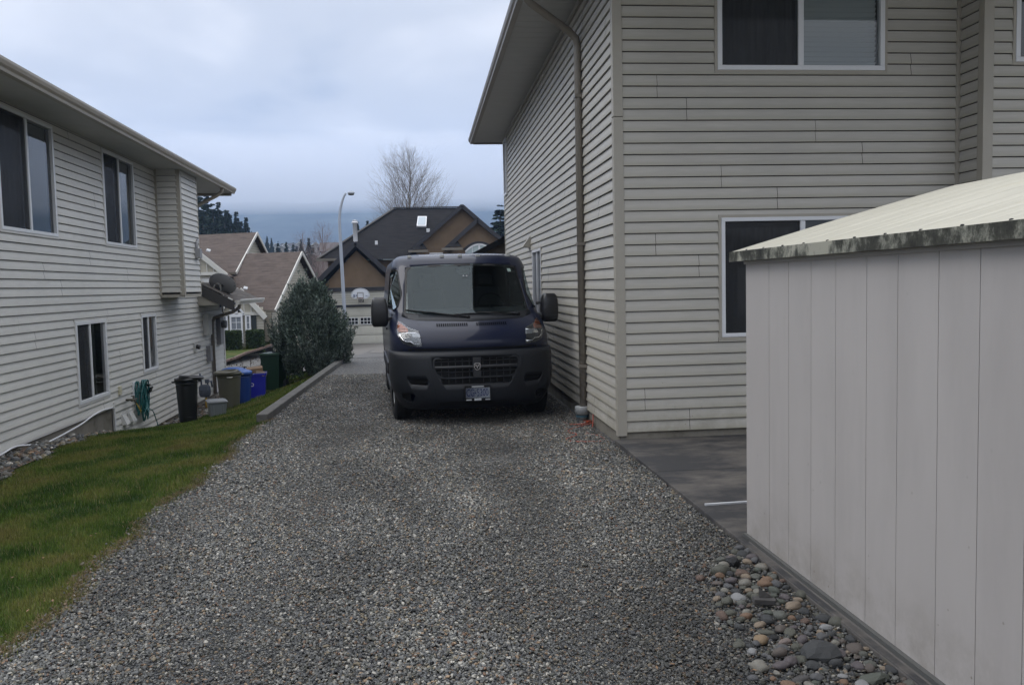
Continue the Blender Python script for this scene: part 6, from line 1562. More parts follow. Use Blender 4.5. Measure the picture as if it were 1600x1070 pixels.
put_bare(636, 224, 88, 16.8, 4.0, 21, 'tall leafless tree with a fan of fine branches behind the dark roof', M_barkp, M_twig, depth=5, r0=.19, first=.22, nmul=1.25)
put_bare(503, 343, 80, 9.5, 2.3, 5, 'leafless pinkish-brown tree left of the street lamp', M_twigp, M_twigp, depth=4, r0=.09, first=.2)
put_bare(474, 356, 95, 8.5, 2.0, 9, 'smaller faint leafless tree left of the pinkish one', M_twigp, M_twigp, depth=4, r0=.07, first=.2, nmul=.8)
put_bare(522, 385, 66, 6.0, 1.8, 13, 'low leafless tree beside the brown garage gable', M_twigp, M_twigp, depth=4, r0=.06, first=.1)
put_bare(497, 392, 60, 5.6, 1.8, 15, 'low bare scrubby tree above the siding gable peak', M_twigp, M_twigp, depth=4, r0=.06, first=.1)
# dead twiggy plant and stump behind the bins
t = thing('twiggy_plant', 'dead twiggy brown plant growing behind the olive bin at the house corner', 'plant', tuple(Pl(21.6, .5, -1.0)))
mb = MB(); rj = random.Random(3)
for i in range(26):
    p = Vector((rj.uniform(-.1, 1.3), rj.uniform(-.2, .3), 0)); d = Vector((rj.gauss(0, .2), rj.gauss(0, .2), 1)).normalized(); h_ = rj.uniform(.5, .95)
    q = p + d * h_; mb.tube([p, p.lerp(q, .5) + Vector((rj.gauss(0, .03), 0, 0)), q], [.010, .007, .004], 5)
    for j in range(5): s = rj.uniform(.3, 1); o_ = p.lerp(q, s); mb.tube([o_, o_ + Vector((rj.gauss(0, .10), rj.gauss(0, .06), rj.uniform(.02, .13)))], [.004, .003], 4)
mb.build('stems', mat('stem_brown', (.05, .035, .028), .9), t, fix=False)
P = [(rj.uniform(-.15, 1.35), rj.uniform(-.25, .35), rj.uniform(.25, 1.0)) for _ in range(260)]; me = spray_mesh('leaves', P, [(rj.gauss(0, 1), rj.gauss(0, 1), rj.gauss(0, 1)) for _ in P], [.05] * 260, [.016] * 260, mat('dead_leaf', (.07, .045, .03), .9)); o = bpy.data.objects.new('leaves', me); COL.objects.link(o); o.parent = t
# yellow-green low plant at the foot of the juniper
t = thing('ground_cover_plant', 'low bright green ground-cover plant at the foot of the juniper', 'plant', (-3.55, 22.6, zt(-3.55, 22.6)))
P = [(rj.uniform(-.35, .55), rj.uniform(-.3, .3), abs(rj.gauss(0, .10))) for _ in range(1300)]; me = spray_mesh('leaves', P, [(rj.gauss(0, 1), rj.gauss(0, 1), abs(rj.gauss(0.2, 1))) for _ in P], [.07] * 1300, [.018] * 1300, leaf_mat('cover_leaf', (.05, .09, .012), (.08, .12, .02))); o = bpy.data.objects.new('leaves', me); COL.objects.link(o); o.parent = t

# ================================================================== STREET LAMP
r = pix_ray(536, 480); X0 = EYE.x + r.x * 40 / r.y
t = thing('street_lamp', 'grey curved street lamp standing in front of the brown garage', 'street lamp', (X0, 40, zs(X0, 40)))
M_lamp = mat('lamp_grey', (.34, .37, .42), .45, metal=.2, var=.06)
rt_ = pix_ray(541, 302); XT = EYE.x + rt_.x * 40 / rt_.y - X0; ZTp = EYE.z + rt_.z * 40 / rt_.y - t.location.z
mb = MB(); mb.tube(smooth_path([(.07, 0, 0), (.04, 0, ZTp * .35), (-.0, 0, ZTp * .65), (-.01, 0, ZTp * .85), (XT * .45, 0, ZTp * .955), (XT * .95, 0, ZTp)], 5), [.095 - .05 * i / 25 for i in range(26)], 12)
mb.lathe([(.16, -.2), (.16, .15), (.13, .2)], 12, (.06, 0, 0)); mb.build('pole', M_lamp, t)
mb = MB(); c = Vector((XT + .22, 0, ZTp + .02)); mb.lathe([(0, .08), (.08, .07), (.15, .03), (.17, -.02), (.15, -.05), (0, -.05)], 16, c, sx=1.0, sy=.6); mb.build('lamp_head', M_lamp, t)
mb = MB(); mb.lathe([(0, -.05), (.14, -.055), (.13, -.11), (0, -.13)], 14, c, sy=.6); mb.build('lamp_shade', mat('lamp_lens_dark', (.06, .06, .05), .3), t)

# ================================================================== BROWN STUCCO HOUSE
M_stuc = mat('stucco_brown', (.165, .115, .072), .9, var=.18, vscale=1.3, bump=.01, bscale=30)
M_dtrim = mat('trim_black_blue', (.020, .020, .026), .6)
M_cream = siding_mat('siding_cream', (.42, .41, .36), .05)
M_cgut = mat('gutter_taupe', (.16, .145, .12), .5)
BH = thing('house', 'brown stucco house with a black shingle roof and a garage behind the van', 'house', (-3.5, 46, -1.31))
GX0, GXa, GX1 = -5.45, -3.5, -1.5; GY = 46.0; GZ = 1.62
# garage front wall with its door opening
mb = MB(); dl, dr_, dt_ = -5.15, -1.80, .66; zb = -1.36
mb.box(GX0, GX1, GY, GY + .15, GZ + .0, GZ + .15)
mb.prism([(GX0, GY + .02, GZ), (GX1, GY + .02, GZ), (GXa, GY + .02, GZ + 2.05)], (0, .12, 0))
mb.box(GX0, dl, GY, GY + .15, zb, .70); mb.box(dr_, GX1, GY, GY + .15, zb, .70)
mb.box(GX1 - .15, GX1, GY + .15, GY + 6, zb, GZ); mb.box(GX0, GX0 + .15, GY + .15, GY + 6, zb, GZ)
mb.build('garage_wall', M_stuc, BH, world=True)
F_g = (Vector((GX0, GY, 0)), Vector((1, 0, 0)), Vector((0, -1, 0)))
mb = MB(); siding(mb, F_g, 0, GX1 - GX0, .78, 1.50, (), seed=3, joints=0, e=.125); mb.build('siding_band', [M_cream, M_dark], BH, world=True, fix=False)
mb = MB(); mb.fbox(F_g, -.05, GX1 - GX0 + .05, .0, .10, 1.50, 1.70); mb.fbox(F_g, -.02, GX1 - GX0 + .02, 0, .04, .68, .78); mb.build('trim_band', M_dtrim, BH, world=True)
mb = MB(); mb.fbox(F_g, -.05, GX1 - GX0 + .05, .02, .13, 1.70, 1.725); mb.build('flashing', M_cgut, BH, world=True)
M_gdoor = mat('garage_door_cream', (.52, .51, .45), .5, var=.05)
mb = MB(); nr = 4; hh_ = (dt_ - zb) / nr; ppl = 4
for i in range(nr):
    z0 = zb + i * hh_ + .01; z1 = zb + (i + 1) * hh_ - .01; mb.box(dl, dr_, GY + .05, GY + .09, z0, z1)
    if i == nr - 2: continue
    for j in range(ppl):
        a = dl + (dr_ - dl) * (j + .06) / ppl; b_ = dl + (dr_ - dl) * (j + .94) / ppl; mb.box(a, b_, GY + .038, GY + .05, z0 + .08, z1 - .08)
gd = mb.build('garage_door', M_gdoor, BH, world=True, bevel=.008)
i = nr - 2; z0 = zb + i * hh_ + .09; z1 = zb + (i + 1) * hh_ - .09
for j in range(ppl):
    a = dl + (dr_ - dl) * (j + .07) / ppl; b_ = dl + (dr_ - dl) * (j + .93) / ppl; mb = MB()
    mb.box(a, b_, GY + .02, GY + .05, z0 - .03, z0); mb.box(a, b_, GY + .02, GY + .05, z1, z1 + .03)
    for q in range(5): x = a + (b_ - a) * q / 4; mb.box(x - .014, x + .014, GY + .02, GY + .05, z0, z1)
    mb.box(a, b_, GY + .025, GY + .05, (z0 + z1) / 2 - .012, (z0 + z1) / 2 + .012)
    child_world(mb, 'door_window', M_white, gd, BH)
    mb = MB(); mb.box(a, b_, GY + .04, GY + .048, z0, z1); child_world(mb, 'pane', mat('pane_dark', (.015, .017, .02), .1), gd, BH)
# garage roof
mb = MB(); EZg = GZ + .22; ap = 4.12
roof_plane(mb, (GX0 - .32, GY + 5, EZg + .02), (GX0 - .32, GY - .45, EZg + .02), (GXa, GY - .45, ap), (GXa, GY + 5, ap))
roof_plane(mb, (GX1 + .32, GY - .45, EZg + .02), (GX1 + .32, GY + 5, EZg + .02), (GXa, GY + 5, ap), (GXa, GY - .45, ap))
mb.build('garage_roof', M_shing_d, BH, world=True, fix=False)
mb = MB()
for a, b_ in (((GX0 - .34, GY - .46, EZg - .06), (GXa, GY - .46, ap - .08)), ((GX1 + .34, GY - .46, EZg - .06), (GXa, GY - .46, ap - .08))): mb.beam(a, b_, .05, .24, (0, 0, 1))
for s, x in ((1, GX0 - .34), (-1, GX1 + .34)): mb.prism([(x, GY - .43, EZg - .10), (GXa, GY - .43, ap - .15), (GXa, GY - .43, ap - .19), (x, GY - .43, EZg - .16)], (0, .46, 0))
mb.build('barge_board', M_dtrim, BH, world=True)
# main roof and gables
def PX(px, py, Y): r = pix_ray(px, py); return EYE + r * (Y / r.y)
RL, RR = PX(617, 326, 54), PX(722, 320, 54)
mb = MB(); ez = 3.25
A = PX(497, 405, 49.5); 
roof_plane(mb, (A.x, 49.4, A.z), (5.5, 49.4, A.z - .25), (RR.x + .1, 54, RL.z), (RL.x, 54, RL.z))
roof_plane(mb, (A.x - .0, 60, A.z), (A.x, 49.4, A.z), (RL.x, 54, RL.z), (RL.x, 55, RL.z))
mb.build('roof', M_shing_d, BH, world=True, fix=False)
mb = MB(); mb.beam((A.x, 49.38, A.z + .03), (RL.x, 54, RL.z + .05), .22, .05); mb.beam((RL.x - .1, 54, RL.z + .05), (RR.x, 54, RL.z + .05), .25, .05)
mb.build('ridge_cap', mat('ridge_grey', (.05, .048, .046), .9), BH, world=True)
mb = MB(); mb.box(A.x - .1, A.x + 2.6, 49.28, 49.4, A.z - .12, A.z + .02); mb.build('gutter', M_cgut, BH, world=True)
mb = MB(); mb.box(A.x + .5, 5.2, 49.9, 59, -1.4, A.z - .1); mb.build('wall', M_stuc, BH, world=True)
def gable(Y, apx, lpx, rpx, drop, depth, name):
    a, l, r_ = PX(*apx, Y), PX(*lpx, Y), PX(*rpx, Y)
    mb = MB(); mb.prism([(l.x + .25, Y + .35, l.z), (r_.x - .2, Y + .35, r_.z), (r_.x - .2, Y + .35, r_.z - .0), (a.x, Y + .35, a.z - .2)], (0, .2, 0)); mb.box(l.x + .45, r_.x, Y + .36, Y + .54, -1.3, max(l.z, r_.z) + .0)
    mb.build(name + '_wall', M_stuc, BH, world=True)
    mb = MB(); roof_plane(mb, (l.x, Y + depth, l.z), (l.x, Y, l.z), (a.x, Y, a.z), (a.x, Y + depth, a.z)); roof_plane(mb, (r_.x, Y, r_.z), (r_.x, Y + depth, r_.z), (a.x, Y + depth, a.z), (a.x, Y, a.z))
    mb.build(name + '_roof', M_shing_d, BH, world=True, fix=False)
    mb = MB(); mb.beam((l.x, Y - .01, l.z - .10), (a.x, Y - .01, a.z - .10), .06, .22); mb.beam((r_.x, Y - .01, r_.z - .10), (a.x, Y - .01, a.z - .10), .06, .22)
    mb.prism([(l.x, Y + .02, l.z - .18), (a.x, Y + .02, a.z - .20), (a.x, Y + .02, a.z - .24), (l.x, Y + .02, l.z - .22)], (0, .36, 0)); mb.prism([(r_.x, Y + .02, r_.z - .18), (a.x, Y + .02, a.z - .20), (a.x, Y + .02, a.z - .24), (r_.x, Y + .02, r_.z - .22)], (0, .36, 0))
    mb.build(name + '_barge', M_dtrim, BH, world=True)
    return a, l, r_
gable(49.0, (722, 319), (638, 392), (797, 384), 0, 5, 'gable')
gable(47.8, (746, 341), (694, 388), (806, 390), 0, 4, 'front_gable')
mb = MB()
for (x0, x1, yy, Y) in ((638, 669, 393, 48.7), (690, 723, 389.5, 47.5)):
    a, b_ = PX(x0, yy, Y), PX(x1, yy, Y); mb.box(a.x, b_.x, Y - .12, Y, a.z - .06, a.z + .07)
mb.build('gutter', M_cgut, BH, world=True)
mb = MB()
for (x0, x1, yy, Y) in ((643, 668, 392, 48.75), (697, 722, 388, 47.55)):
    a, b_ = PX(x0, yy, Y), PX(x1, yy, Y); mb.add([(a.x, Y - .1, a.z + .07), (b_.x, Y - .1, a.z + .07), (b_.x - .25, Y + .5, a.z + .45), (a.x + .35, Y + .5, a.z + .45)], [(0, 1, 2, 3)])
mb.build('pent_roof', M_shing_d, BH, world=True, fix=False)
# arched window
def arched_window(cx, z0, zs_, w, rise, Y, mats_, parent, name='window', munt=4, frame=.09, dark=None):
    n = 16; top = [(cx - w / 2 + w * i / n, zs_ + rise * (1 - (2 * i / n - 1) ** 2)) for i in range(n + 1)]
    poly = [(cx - w / 2, z0)] + top + [(cx + w / 2, z0)]
    mb = MB(); mb.prism([(x, Y, z) for x, z in poly], (0, .02, 0)); 
    g_ = mb.build(name, mats_[1], parent, world=True)
    mb = MB()
    for i in range(len(poly)): a, b_ = poly[i], poly[(i + 1) % len(poly)]; mb.beam((a[0], Y - .03, a[1]), (b_[0], Y - .03, b_[1]), .05, frame)
    for i in range(1, munt):
        x = cx - w / 2 + w * i / munt; zt_ = zs_ + rise * (1 - (2 * i / munt - 1) ** 2); mb.beam((x, Y - .03, z0), (x, Y - .03, zt_), .05, .10 if i * 2 == munt else .03, (1, 0, 0))
    child_world(mb, 'frame', mats_[0], g_, parent)
    if dark:
        mb = MB()
        for i in range(n): a, b_ = top[i], top[i + 1]; mb.beam((cx + (a[0] - cx) * 1.10, Y - .01, a[1] + .10), (cx + (b_[0] - cx) * 1.10, Y - .01, b_[1] + .10), .05, .14)
        child_world(mb, 'arch_trim', dark, g_, parent)
    return g_
M_panel = mat('lit_glass', (.40, .47, .48), .2)
c = PX(749, 398, 48.1); arched_window(c.x, c.z - .9, c.z + .18, 1.58, .40, 48.1, [M_white, M_panel], BH, munt=4, dark=M_dtrim)
a, b_ = PX(671, 396, 49.3), PX(692, 396, 49.3); mb = MB(); mb.box(a.x, b_.x, 49.26, 49.34, a.z - 1.0, a.z + .03)
w_ = mb.build('window', M_white, BH, world=True); mb = MB(); mb.box(a.x + .07, (a.x + b_.x) / 2 - .03, 49.24, 49.258, a.z - .9, a.z - .04); mb.box((a.x + b_.x) / 2 + .03, b_.x - .07, 49.24, 49.258, a.z - .9, a.z - .04); child_world(mb, 'pane', M_vdark, w_, BH)
# skylight, vents, flue
def on_roof(px, py): # point on the front roof plane
    r = pix_ray(px, py); p0 = Vector((0, 49.4, A.z)); n_ = Vector((0, -(RL.z - A.z), 54 - 49.4)).normalized(); t_ = (p0 - EYE).dot(n_) / r.dot(n_); return EYE + r * t_, n_
q = [on_roof(*p)[0] for p in ((651, 356), (666, 356), (667, 341), (653, 341))]; nn = on_roof(650, 350)[1]
mb = MB(); mb.prism([p + nn * .02 for p in q], nn * .12); s_ = mb.build('skylight', M_white, BH, world=True)
cq = sum(q, Vector()) / 4; mb = MB(); mb.prism([cq + (p - cq) * .8 + nn * .145 for p in q], nn * .01); child_world(mb, 'pane', mat('skylight_glass', (.35, .40, .44), .1), s_, BH)
p, _ = on_roof(669, 363); mb = MB(); mb.box(p.x - .1, p.x + .1, p.y - .1, p.y + .1, p.z, p.z + .22); mb.build('roof_vent', M_white, BH, world=True)
p, _ = on_roof(555.5, 377); mb = MB(); mb.lathe([(.13, -.3), (.13, 1.02), (.19, 1.04), (.19, 1.12), (.14, 1.14), (.14, 1.2), (.17, 1.22), (0, 1.26)], 12, p); mb.build('flue_pipe', M_white, BH, world=True)
p = PX(588, 378, 47); mb = MB(); mb.box(p.x - .07, p.x + .07, p.y - .1, p.y + .1, p.z - .15, p.z + .06); mb.build('roof_vent', M_white, BH, world=True)

# basketball backboard above the garage door
c = PX(563, 460, 45.3)
t = thing('basketball_hoop', 'white fan-shaped basketball backboard and hoop above the garage door', 'basketball hoop', tuple(c))
pl_ = [(.48 * math.cos(a), .27 * math.sin(a) * (1 if math.sin(a) > 0 else .0)) for a in [math.pi * i / 20 for i in range(21)]]
poly = [(.49, -.02), (.44, -.14), (.2, -.30), (-.2, -.30), (-.44, -.14), (-.49, -.02)] + [(-x, .02 + z) for x, z in pl_[1:-1]]
poly = [(.49, .0)] + [(.47 * math.cos(a), .33 * math.sin(a)) for a in [math.pi * i / 20 for i in range(1, 20)]] + [(-.49, .0), (-.47, -.14), (-.32, -.24), (.32, -.24), (.47, -.14)]
mb = MB(); mb.prism([(x, 0, z) for x, z in poly], (0, .04, 0)); mb.build('backboard', mat('board_white', (.62, .65, .70), .35), t)
mb = MB()
for i in range(len(poly)): a, b_ = poly[i], poly[(i + 1) % len(poly)]; mb.beam((a[0] * .93, -.006, a[1] * .91), (b_[0] * .93, -.006, b_[1] * .91), .004, .012, (0, 0, 1))
for a, b_ in (((-.15, -.18), (-.15, .10)), ((-.15, .10), (.15, .10)), ((.15, .10), (.15, -.18)), ((.15, -.18), (-.15, -.18))): mb.beam((a[0], -.008, a[1]), (b_[0], -.008, b_[1]), .028, .028, (0, 1, 0))
mb.build('target_square', mat('square_grey', (.20, .19, .18), .5), t)
M_bbl = mat('logo_blue', (.02, .05, .16), .4); mb = MB()
mb.beam((-.37, -.01, -.14), (-.28, -.01, 0), .02, .03, (0, 0, 1)); mb.beam((-.37, -.01, 0), (-.28, -.01, -.14), .02, .03, (0, 0, 1)); mb.beam((-.24, -.01, -.05), (-.17, -.01, -.05), .02, .05, (0, 0, 1)); mb.beam((.27, -.01, -.08), (.38, -.01, -.08), .02, .02, (0, 0, 1)); mb.build('board_mark', M_bbl, t)
mb = MB(); mb.tube([(.2 * math.sin(a) * .9, -.32 + .2 * math.cos(a), -.18) for a in [2 * math.pi * i / 20 for i in range(21)]], .012, 6, cap=False); mb.beam((0, 0, -.18), (0, -.14, -.18), .12, .04); mb.build('rim', mat('rim_rust', (.12, .05, .03), .5), t)
mb = MB(); mb.beam((-.1, .04, -.05), (-.1, .6, -.25), .04, .05); mb.beam((.1, .04, -.05), (.1, .6, -.25), .04, .05); mb.box(-.13, .16, .05, .10, -.42, -.16); mb.build('bracket', M_vdark, t)
mb = MB()
for i in range(14): a = 2 * math.pi * i / 14; mb.tube([(.18 * math.cos(a), -.32 + .18 * math.sin(a), -.18), (.11 * math.cos(a + .3), -.32 + .11 * math.sin(a + .3), -.38), (.09 * math.cos(a), -.32 + .09 * math.sin(a), -.52)], .006, 4)
mb.build('net', mat('net_pale', (.35, .33, .30), .8), t)

# ================================================================== TAUPE-ROOFED HOUSE ON THE LEFT
M_crs = siding_mat('siding_sand', (.40, .375, .31), .05)
GHt = 'tan-sided house with steep brown shingle gables beyond the left house'
TH_ = thing('house', GHt, 'house', (-8, 42, -1.2))
M_rake = mat('rake_white', (.55, .54, .50), .5)
def gable_house(apex, foot, back, ridge, side_foot_drop, name, zbase, e=.125, over=.28):
    """gable end defined by apex, near foot, far foot (world points); the roof runs along the vector ridge"""
    a, f, b_ = map(Vector, (apex, foot, back)); g = (b_ - f); g.z = 0; U = g.normalized(); Nn = Vector((U.y, -U.x, 0))
    if Nn.x < 0: Nn = -Nn
    rv = Vector(ridge); F = (Vector((f.x, f.y, 0)) - Nn * over, U, Nn); w = g.length; s_a = (a - f).dot(U)
    def span(z):
        lo = s_a * (z - f.z + .18) / (a.z - f.z) if z > f.z - .18 else 0; hi = w - (w - s_a) * (z - b_.z + .18) / (a.z - b_.z) if z > b_.z - .18 else w
        return max(lo, 0) + (.25 if z < f.z else 0), min(hi, w)
    mb = MB(); siding(mb, F, 0, w, zbase, a.z - .18, (), span, e=e, seed=2, joints=0); mb.build(name + '_wall', [M_crs, M_dark], TH_, world=True, fix=False)
    mb = MB(); roof_plane(mb, f + rv, f, a, a + rv); roof_plane(mb, b_, b_ + rv, a + rv, a); mb.build(name + '_roof', M_shing_r, TH_, world=True, fix=False)
    mb = MB(); mb.beam(f + Vector((0, 0, -.05)), a + Vector((0, 0, -.05)), .05, .14); mb.beam(b_ + Vector((0, 0, -.05)), a + Vector((0, 0, -.05)), .05, .14)
    mb.build(name + '_rake', M_rake, TH_, world=True)
    mb = MB(); mb.beam(f + Vector((0, 0, -.06)), f + rv + Vector((0, 0, -.06)), .12, .12); mb.build(name + '_gutter', M_cgut, TH_, world=True)
    return F, w, f, a
a1, f1 = PX(472, 393, 42), PX(430, 484, 38.2); b1 = a1 + (a1 - f1); b1.z = f1.z + .2
rv1 = PX(397, 394.5, 43.2) - a1; rv1.z = 0; rv1 *= 1.6
gable_house(a1, f1, b1, rv1, 0, 'garage_gable', -1.3)
a2, f2 = PX(402, 363, 45.5), PX(369, 425, 41.8); b2 = a2 + (a2 - f2); b2.z = f2.z
rv2 = PX(314, 368, 46.8) - a2; rv2.z = 0; rv2 *= 1.5
gable_house(a2, f2, b2, rv2, 0, 'main_gable', -1.3)
# front walls below the eaves
def wall_between(p, q, z0, z1, name, m=None, e=.125):
    p = Vector(p); q = Vector(q); d = q - p; d.z = 0; U = d.normalized(); Nn = Vector((U.y, -U.x, 0))
    mb = MB(); siding(mb, (Vector((p.x, p.y, 0)), U, Nn), 0, d.length, z0, z1, (), e=e, seed=1, joints=0); return mb.build(name, [m or M_crs, M_dark], TH_, world=True, fix=False), (Vector((p.x, p.y, 0)), U, Nn), d.length
# window bay wall under the small front gable
Yw = 37.9; p, q = PX(330, 500, Yw), PX(412, 500, Yw - .1)
wl, F_w, w_ = wall_between(p, q, -1.3, .95, 'front_wall')
def SX(px): return (PX(px, 500, Yw).x - p.x)
zc = lambda py: PX(385, py, Yw).z
# board-and-batten gable over the windows
pa, pl2, pr2 = PX(374, 452, Yw - .3), PX(336, 492, Yw - .3), PX(415, 497, Yw - .3)
mb = MB(); mb.prism([(pl2.x, Yw - .15, zc(487)), (pr2.x, Yw - .15, zc(491)), (pa.x, Yw - .15, pa.z)], (0, .1, 0)); mb.build('batten_gable', M_crs, TH_, world=True)
mb = MB(); x = pl2.x
while x < pr2.x:
    f = (x - pl2.x) / (pa.x - pl2.x) if x < pa.x else (pr2.x - x) / (pr2.x - pa.x); mb.box(x - .02, x + .02, Yw - .18, Yw - .151, zc(488), zc(488) + (pa.z - zc(488)) * f); x += .3
mb.build('batten', M_rake, TH_, world=True)
mb = MB(); mb.beam(pr2, pa, .08, .2); mb.beam(pl2, pa, .08, .2); mb.box(p.x, pr2.x - .1, Yw - .2, Yw - .12, zc(492.5), zc(487.5)); mb.build('gable_rake', M_rake, TH_, world=True)
mb = MB(); back = Vector((-.9, 3.4, .0)); roof_plane(mb, pr2, pr2 + back, pa + back, pa); roof_plane(mb, pl2 + back, pl2, pa, pa + back); mb.build('small_gable_roof', M_shing_r, TH_, world=True, fix=False)
# left board-and-batten gable
Yg = 38.2; a3, l3, r3 = PX(300, 388, Yg), PX(250, 430, Yg), PX(354, 431, Yg)
mb = MB(); mb.prism([(l3.x, Yg + .1, PX(330, 427, Yg).z), (r3.x, Yg + .1, PX(330, 427, Yg).z), (a3.x, Yg + .1, a3.z)], (0, .1, 0)); mb.build('batten_gable', M_crs, TH_, world=True)
mb = MB(); x = l3.x
while x < r3.x:
    f = (x - l3.x) / (a3.x - l3.x) if x < a3.x else (r3.x - x) / (r3.x - a3.x); mb.box(x - .02, x + .02, Yg + .06, Yg + .099, PX(330, 427, Yg).z, PX(330, 427, Yg).z + (a3.z - PX(330, 427, Yg).z) * f); x += .28
mb.build('batten', M_rake, TH_, world=True)
mb = MB(); mb.beam(r3, a3, .08, .2); mb.beam(l3, a3, .08, .2); mb.box(l3.x, r3.x - .2, Yg, Yg + .08, PX(330, 430, Yg).z, PX(330, 425, Yg).z); mb.build('gable_rake', M_rake, TH_, world=True)
mb = MB(); back = Vector((-.6, 4.5, 0)); roof_plane(mb, r3, r3 + back, a3 + back, a3); roof_plane(mb, l3 + back, l3, a3, a3 + back); mb.build('small_gable_roof', M_shing_r, TH_, world=True, fix=False)
wall_between((l3.x, Yg + .15, 0), (r3.x - .2, Yg + .15, 0), -1.3, PX(330, 430, Yg).z, 'upper_wall')
# windows: sidelights and tall arched centre
def flat_window(x0, x1, y0, y1, Y, nm='window', grid=(1, 2)):
    a, b_ = PX(x0, y0, Y), PX(x1, y1, Y); X0_, X1_, Z1_, Z0_ = a.x, b_.x, a.z, b_.z
    mb = MB(); fw = .07
    mb.box(X0_, X1_, Y - .08, Y, Z0_, Z0_ + fw); mb.box(X0_, X1_, Y - .08, Y, Z1_ - fw, Z1_); mb.box(X0_, X0_ + fw, Y - .079, Y, Z0_ + fw, Z1_ - fw); mb.box(X1_ - fw, X1_, Y - .079, Y, Z0_ + fw, Z1_ - fw)
    for i in range(1, grid[0]): x = X0_ + (X1_ - X0_) * i / grid[0]; mb.box(x - .012, x + .012, Y - .06, Y - .03, Z0_ + fw, Z1_ - fw)
    for i in range(1, grid[1]): z = Z0_ + (Z1_ - Z0_) * i / grid[1]; mb.box(X0_ + fw, X1_ - fw, Y - .061, Y - .031, z - .012, z + .012)
    w_ = mb.build(nm, M_white, TH_, world=True); mb = MB(); mb.box(X0_ + .02, X1_ - .02, Y - .035, Y - .02, Z0_ + .02, Z1_ - .02); child_world(mb, 'pane', mat('curtained_glass', (.20, .22, .25), .15), w_, TH_)
    return w_
flat_window(347, 357, 492, 516, Yw - .12); flat_window(383, 393, 492, 516, Yw - .12); flat_window(359, 381, 493, 536, Yw - .14, grid=(2, 4))
c = PX(370, 492.5, Yw - .15); arched_window(c.x, c.z + .03, c.z + .04, .62, .28, Yw - .15, [M_white, mat('pane_dark', (.015, .017, .02), .1)], TH_, munt=2, frame=.08)
a, b_ = PX(393.5, 493, Yw), PX(402, 517, Yw); mb = MB(); mb.box(a.x, b_.x, Yw - .14, Yw - .09, b_.z, a.z); mb.build('shutter', mat('shutter_dark', (.015, .022, .022), .6), TH_, world=True)
# roof vents
for px, py in ((325, 393), (383, 452)):
    c = PX(px, py, 41 if px < 350 else 39.3); mb = MB(); mb.prism([c + Vector(v) for v in ((-.09, -.05, .0), (.10, -.05, -.04), (.10, -.05, .0), (-.07, -.05, .05))], (0, .2, .1)); mb.build('roof_vent', M_steel, TH_, world=True)
hz_ = zs(-8, 36)
hedge(PX(361, 540, 36.6).x, 36.8, .72, .6, .98, 'clipped round-topped hedge on the left of the arched window', PX(361, 553, 36.6).z - .05)
hedge(PX(398, 540, 37.0).x, 37.2, .68, .7, .92, 'clipped dark hedge on the right of the arched window', PX(398, 549, 37.0).z - .05)
# brick edging along the street
M_brick = mat('edging_brick', (.13, .085, .065), .85, var=.25, vscale=6)
be = thing('brick_edging', 'low reddish brick edging between the street and the tan house garden', 'edging', tuple(PX(350, 560, 33)))
pts = [PX(345, 566, 32), PX(365, 560, 33.2), PX(385, 551, 35), PX(405, 545.5, 36.4), PX(428, 537, 38.4), PX(445, 533, 39.5)]
mb = MB()
for a, b_ in zip(pts[:-1], pts[1:]):
    L_ = (b_ - a).length; n = max(1, int(L_ / .25))
    for i in range(n): u, v = a.lerp(b_, i / n), a.lerp(b_, (i + .94) / n); mb.beam(u, v, .09, .08)
mb.build('brick_row', M_brick, be, world=True)
xs = [-16, -12, -9, -7.5]; 
mb = MB(); mb.add([tuple(p_ + Vector((0, 0, -.02))) for p_ in pts] + [tuple(p_ + Vector((-3 - i * .4, 4.5 - i * .5, .05))) for i, p_ in enumerate(pts)], [(i, i + 1, i + 7, i + 6) for i in range(5)]); tag(mb.build('garden_bed', M_lawn), kind='structure')

# ================================================================== HILLSIDE HOUSES
def far_house(px, py, Y, w, d, h, rise, wall, roof, label, rz=0.0, gab=True):
    b0 = PX(px, py, Y); t = thing('house', label, 'house', (b0.x, Y, b0.z), rz, 'houses on the far hillside')
    mb = MB(); mb.box(-w / 2, w / 2, 0, d, -4, h); mb.prism([(-w / 2, 0.0, h), (w / 2, 0.0, h), (0, 0.0, h + rise)] if gab else [(-w / 2, .01, h), (-w / 2, d - .01, h), (-w / 2, d / 2, h + rise)], (0, d, 0) if gab else (w, 0, 0)); mb.build('wall', wall, t)
    mb = MB()
    if gab:
        roof_plane(mb, (-w / 2 - .6, d + .5, h - .35), (-w / 2 - .6, -.6, h - .35), (0, -.6, h + rise + .08), (0, d + .5, h + rise + .08)); roof_plane(mb, (w / 2 + .6, -.6, h - .35), (w / 2 + .6, d + .5, h - .35), (0, d + .5, h + rise + .08), (0, -.6, h + rise + .08))
    else:
        roof_plane(mb, (-w / 2 - .5, -.6, h - .3), (w / 2 + .5, -.6, h - .3), (w / 2 + .3, d / 2, h + rise + .08), (-w / 2 - .3, d / 2, h + rise + .08)); roof_plane(mb, (w / 2 + .5, d + .6, h - .3), (-w / 2 - .5, d + .6, h - .3), (-w / 2 - .3, d / 2, h + rise + .08), (w / 2 + .3, d / 2, h + rise + .08))
    mb.build('roof', roof, t, fix=False)
    if gab:
        mb = MB(); mb.beam((-w / 2 - .5, -.65, h - .4), (0, -.65, h + rise - .05), .1, .25); mb.beam((w / 2 + .5, -.65, h - .4), (0, -.65, h + rise - .05), .1, .25); mb.build('rake_board', M_rake, t)
    for s in (-.25, .25):
        mb = MB(); mb.box(s * w - .7, s * w + .7, -.06, -.01, h * .42, h * .42 + 1.2); mb.build('window', M_vdark, t)
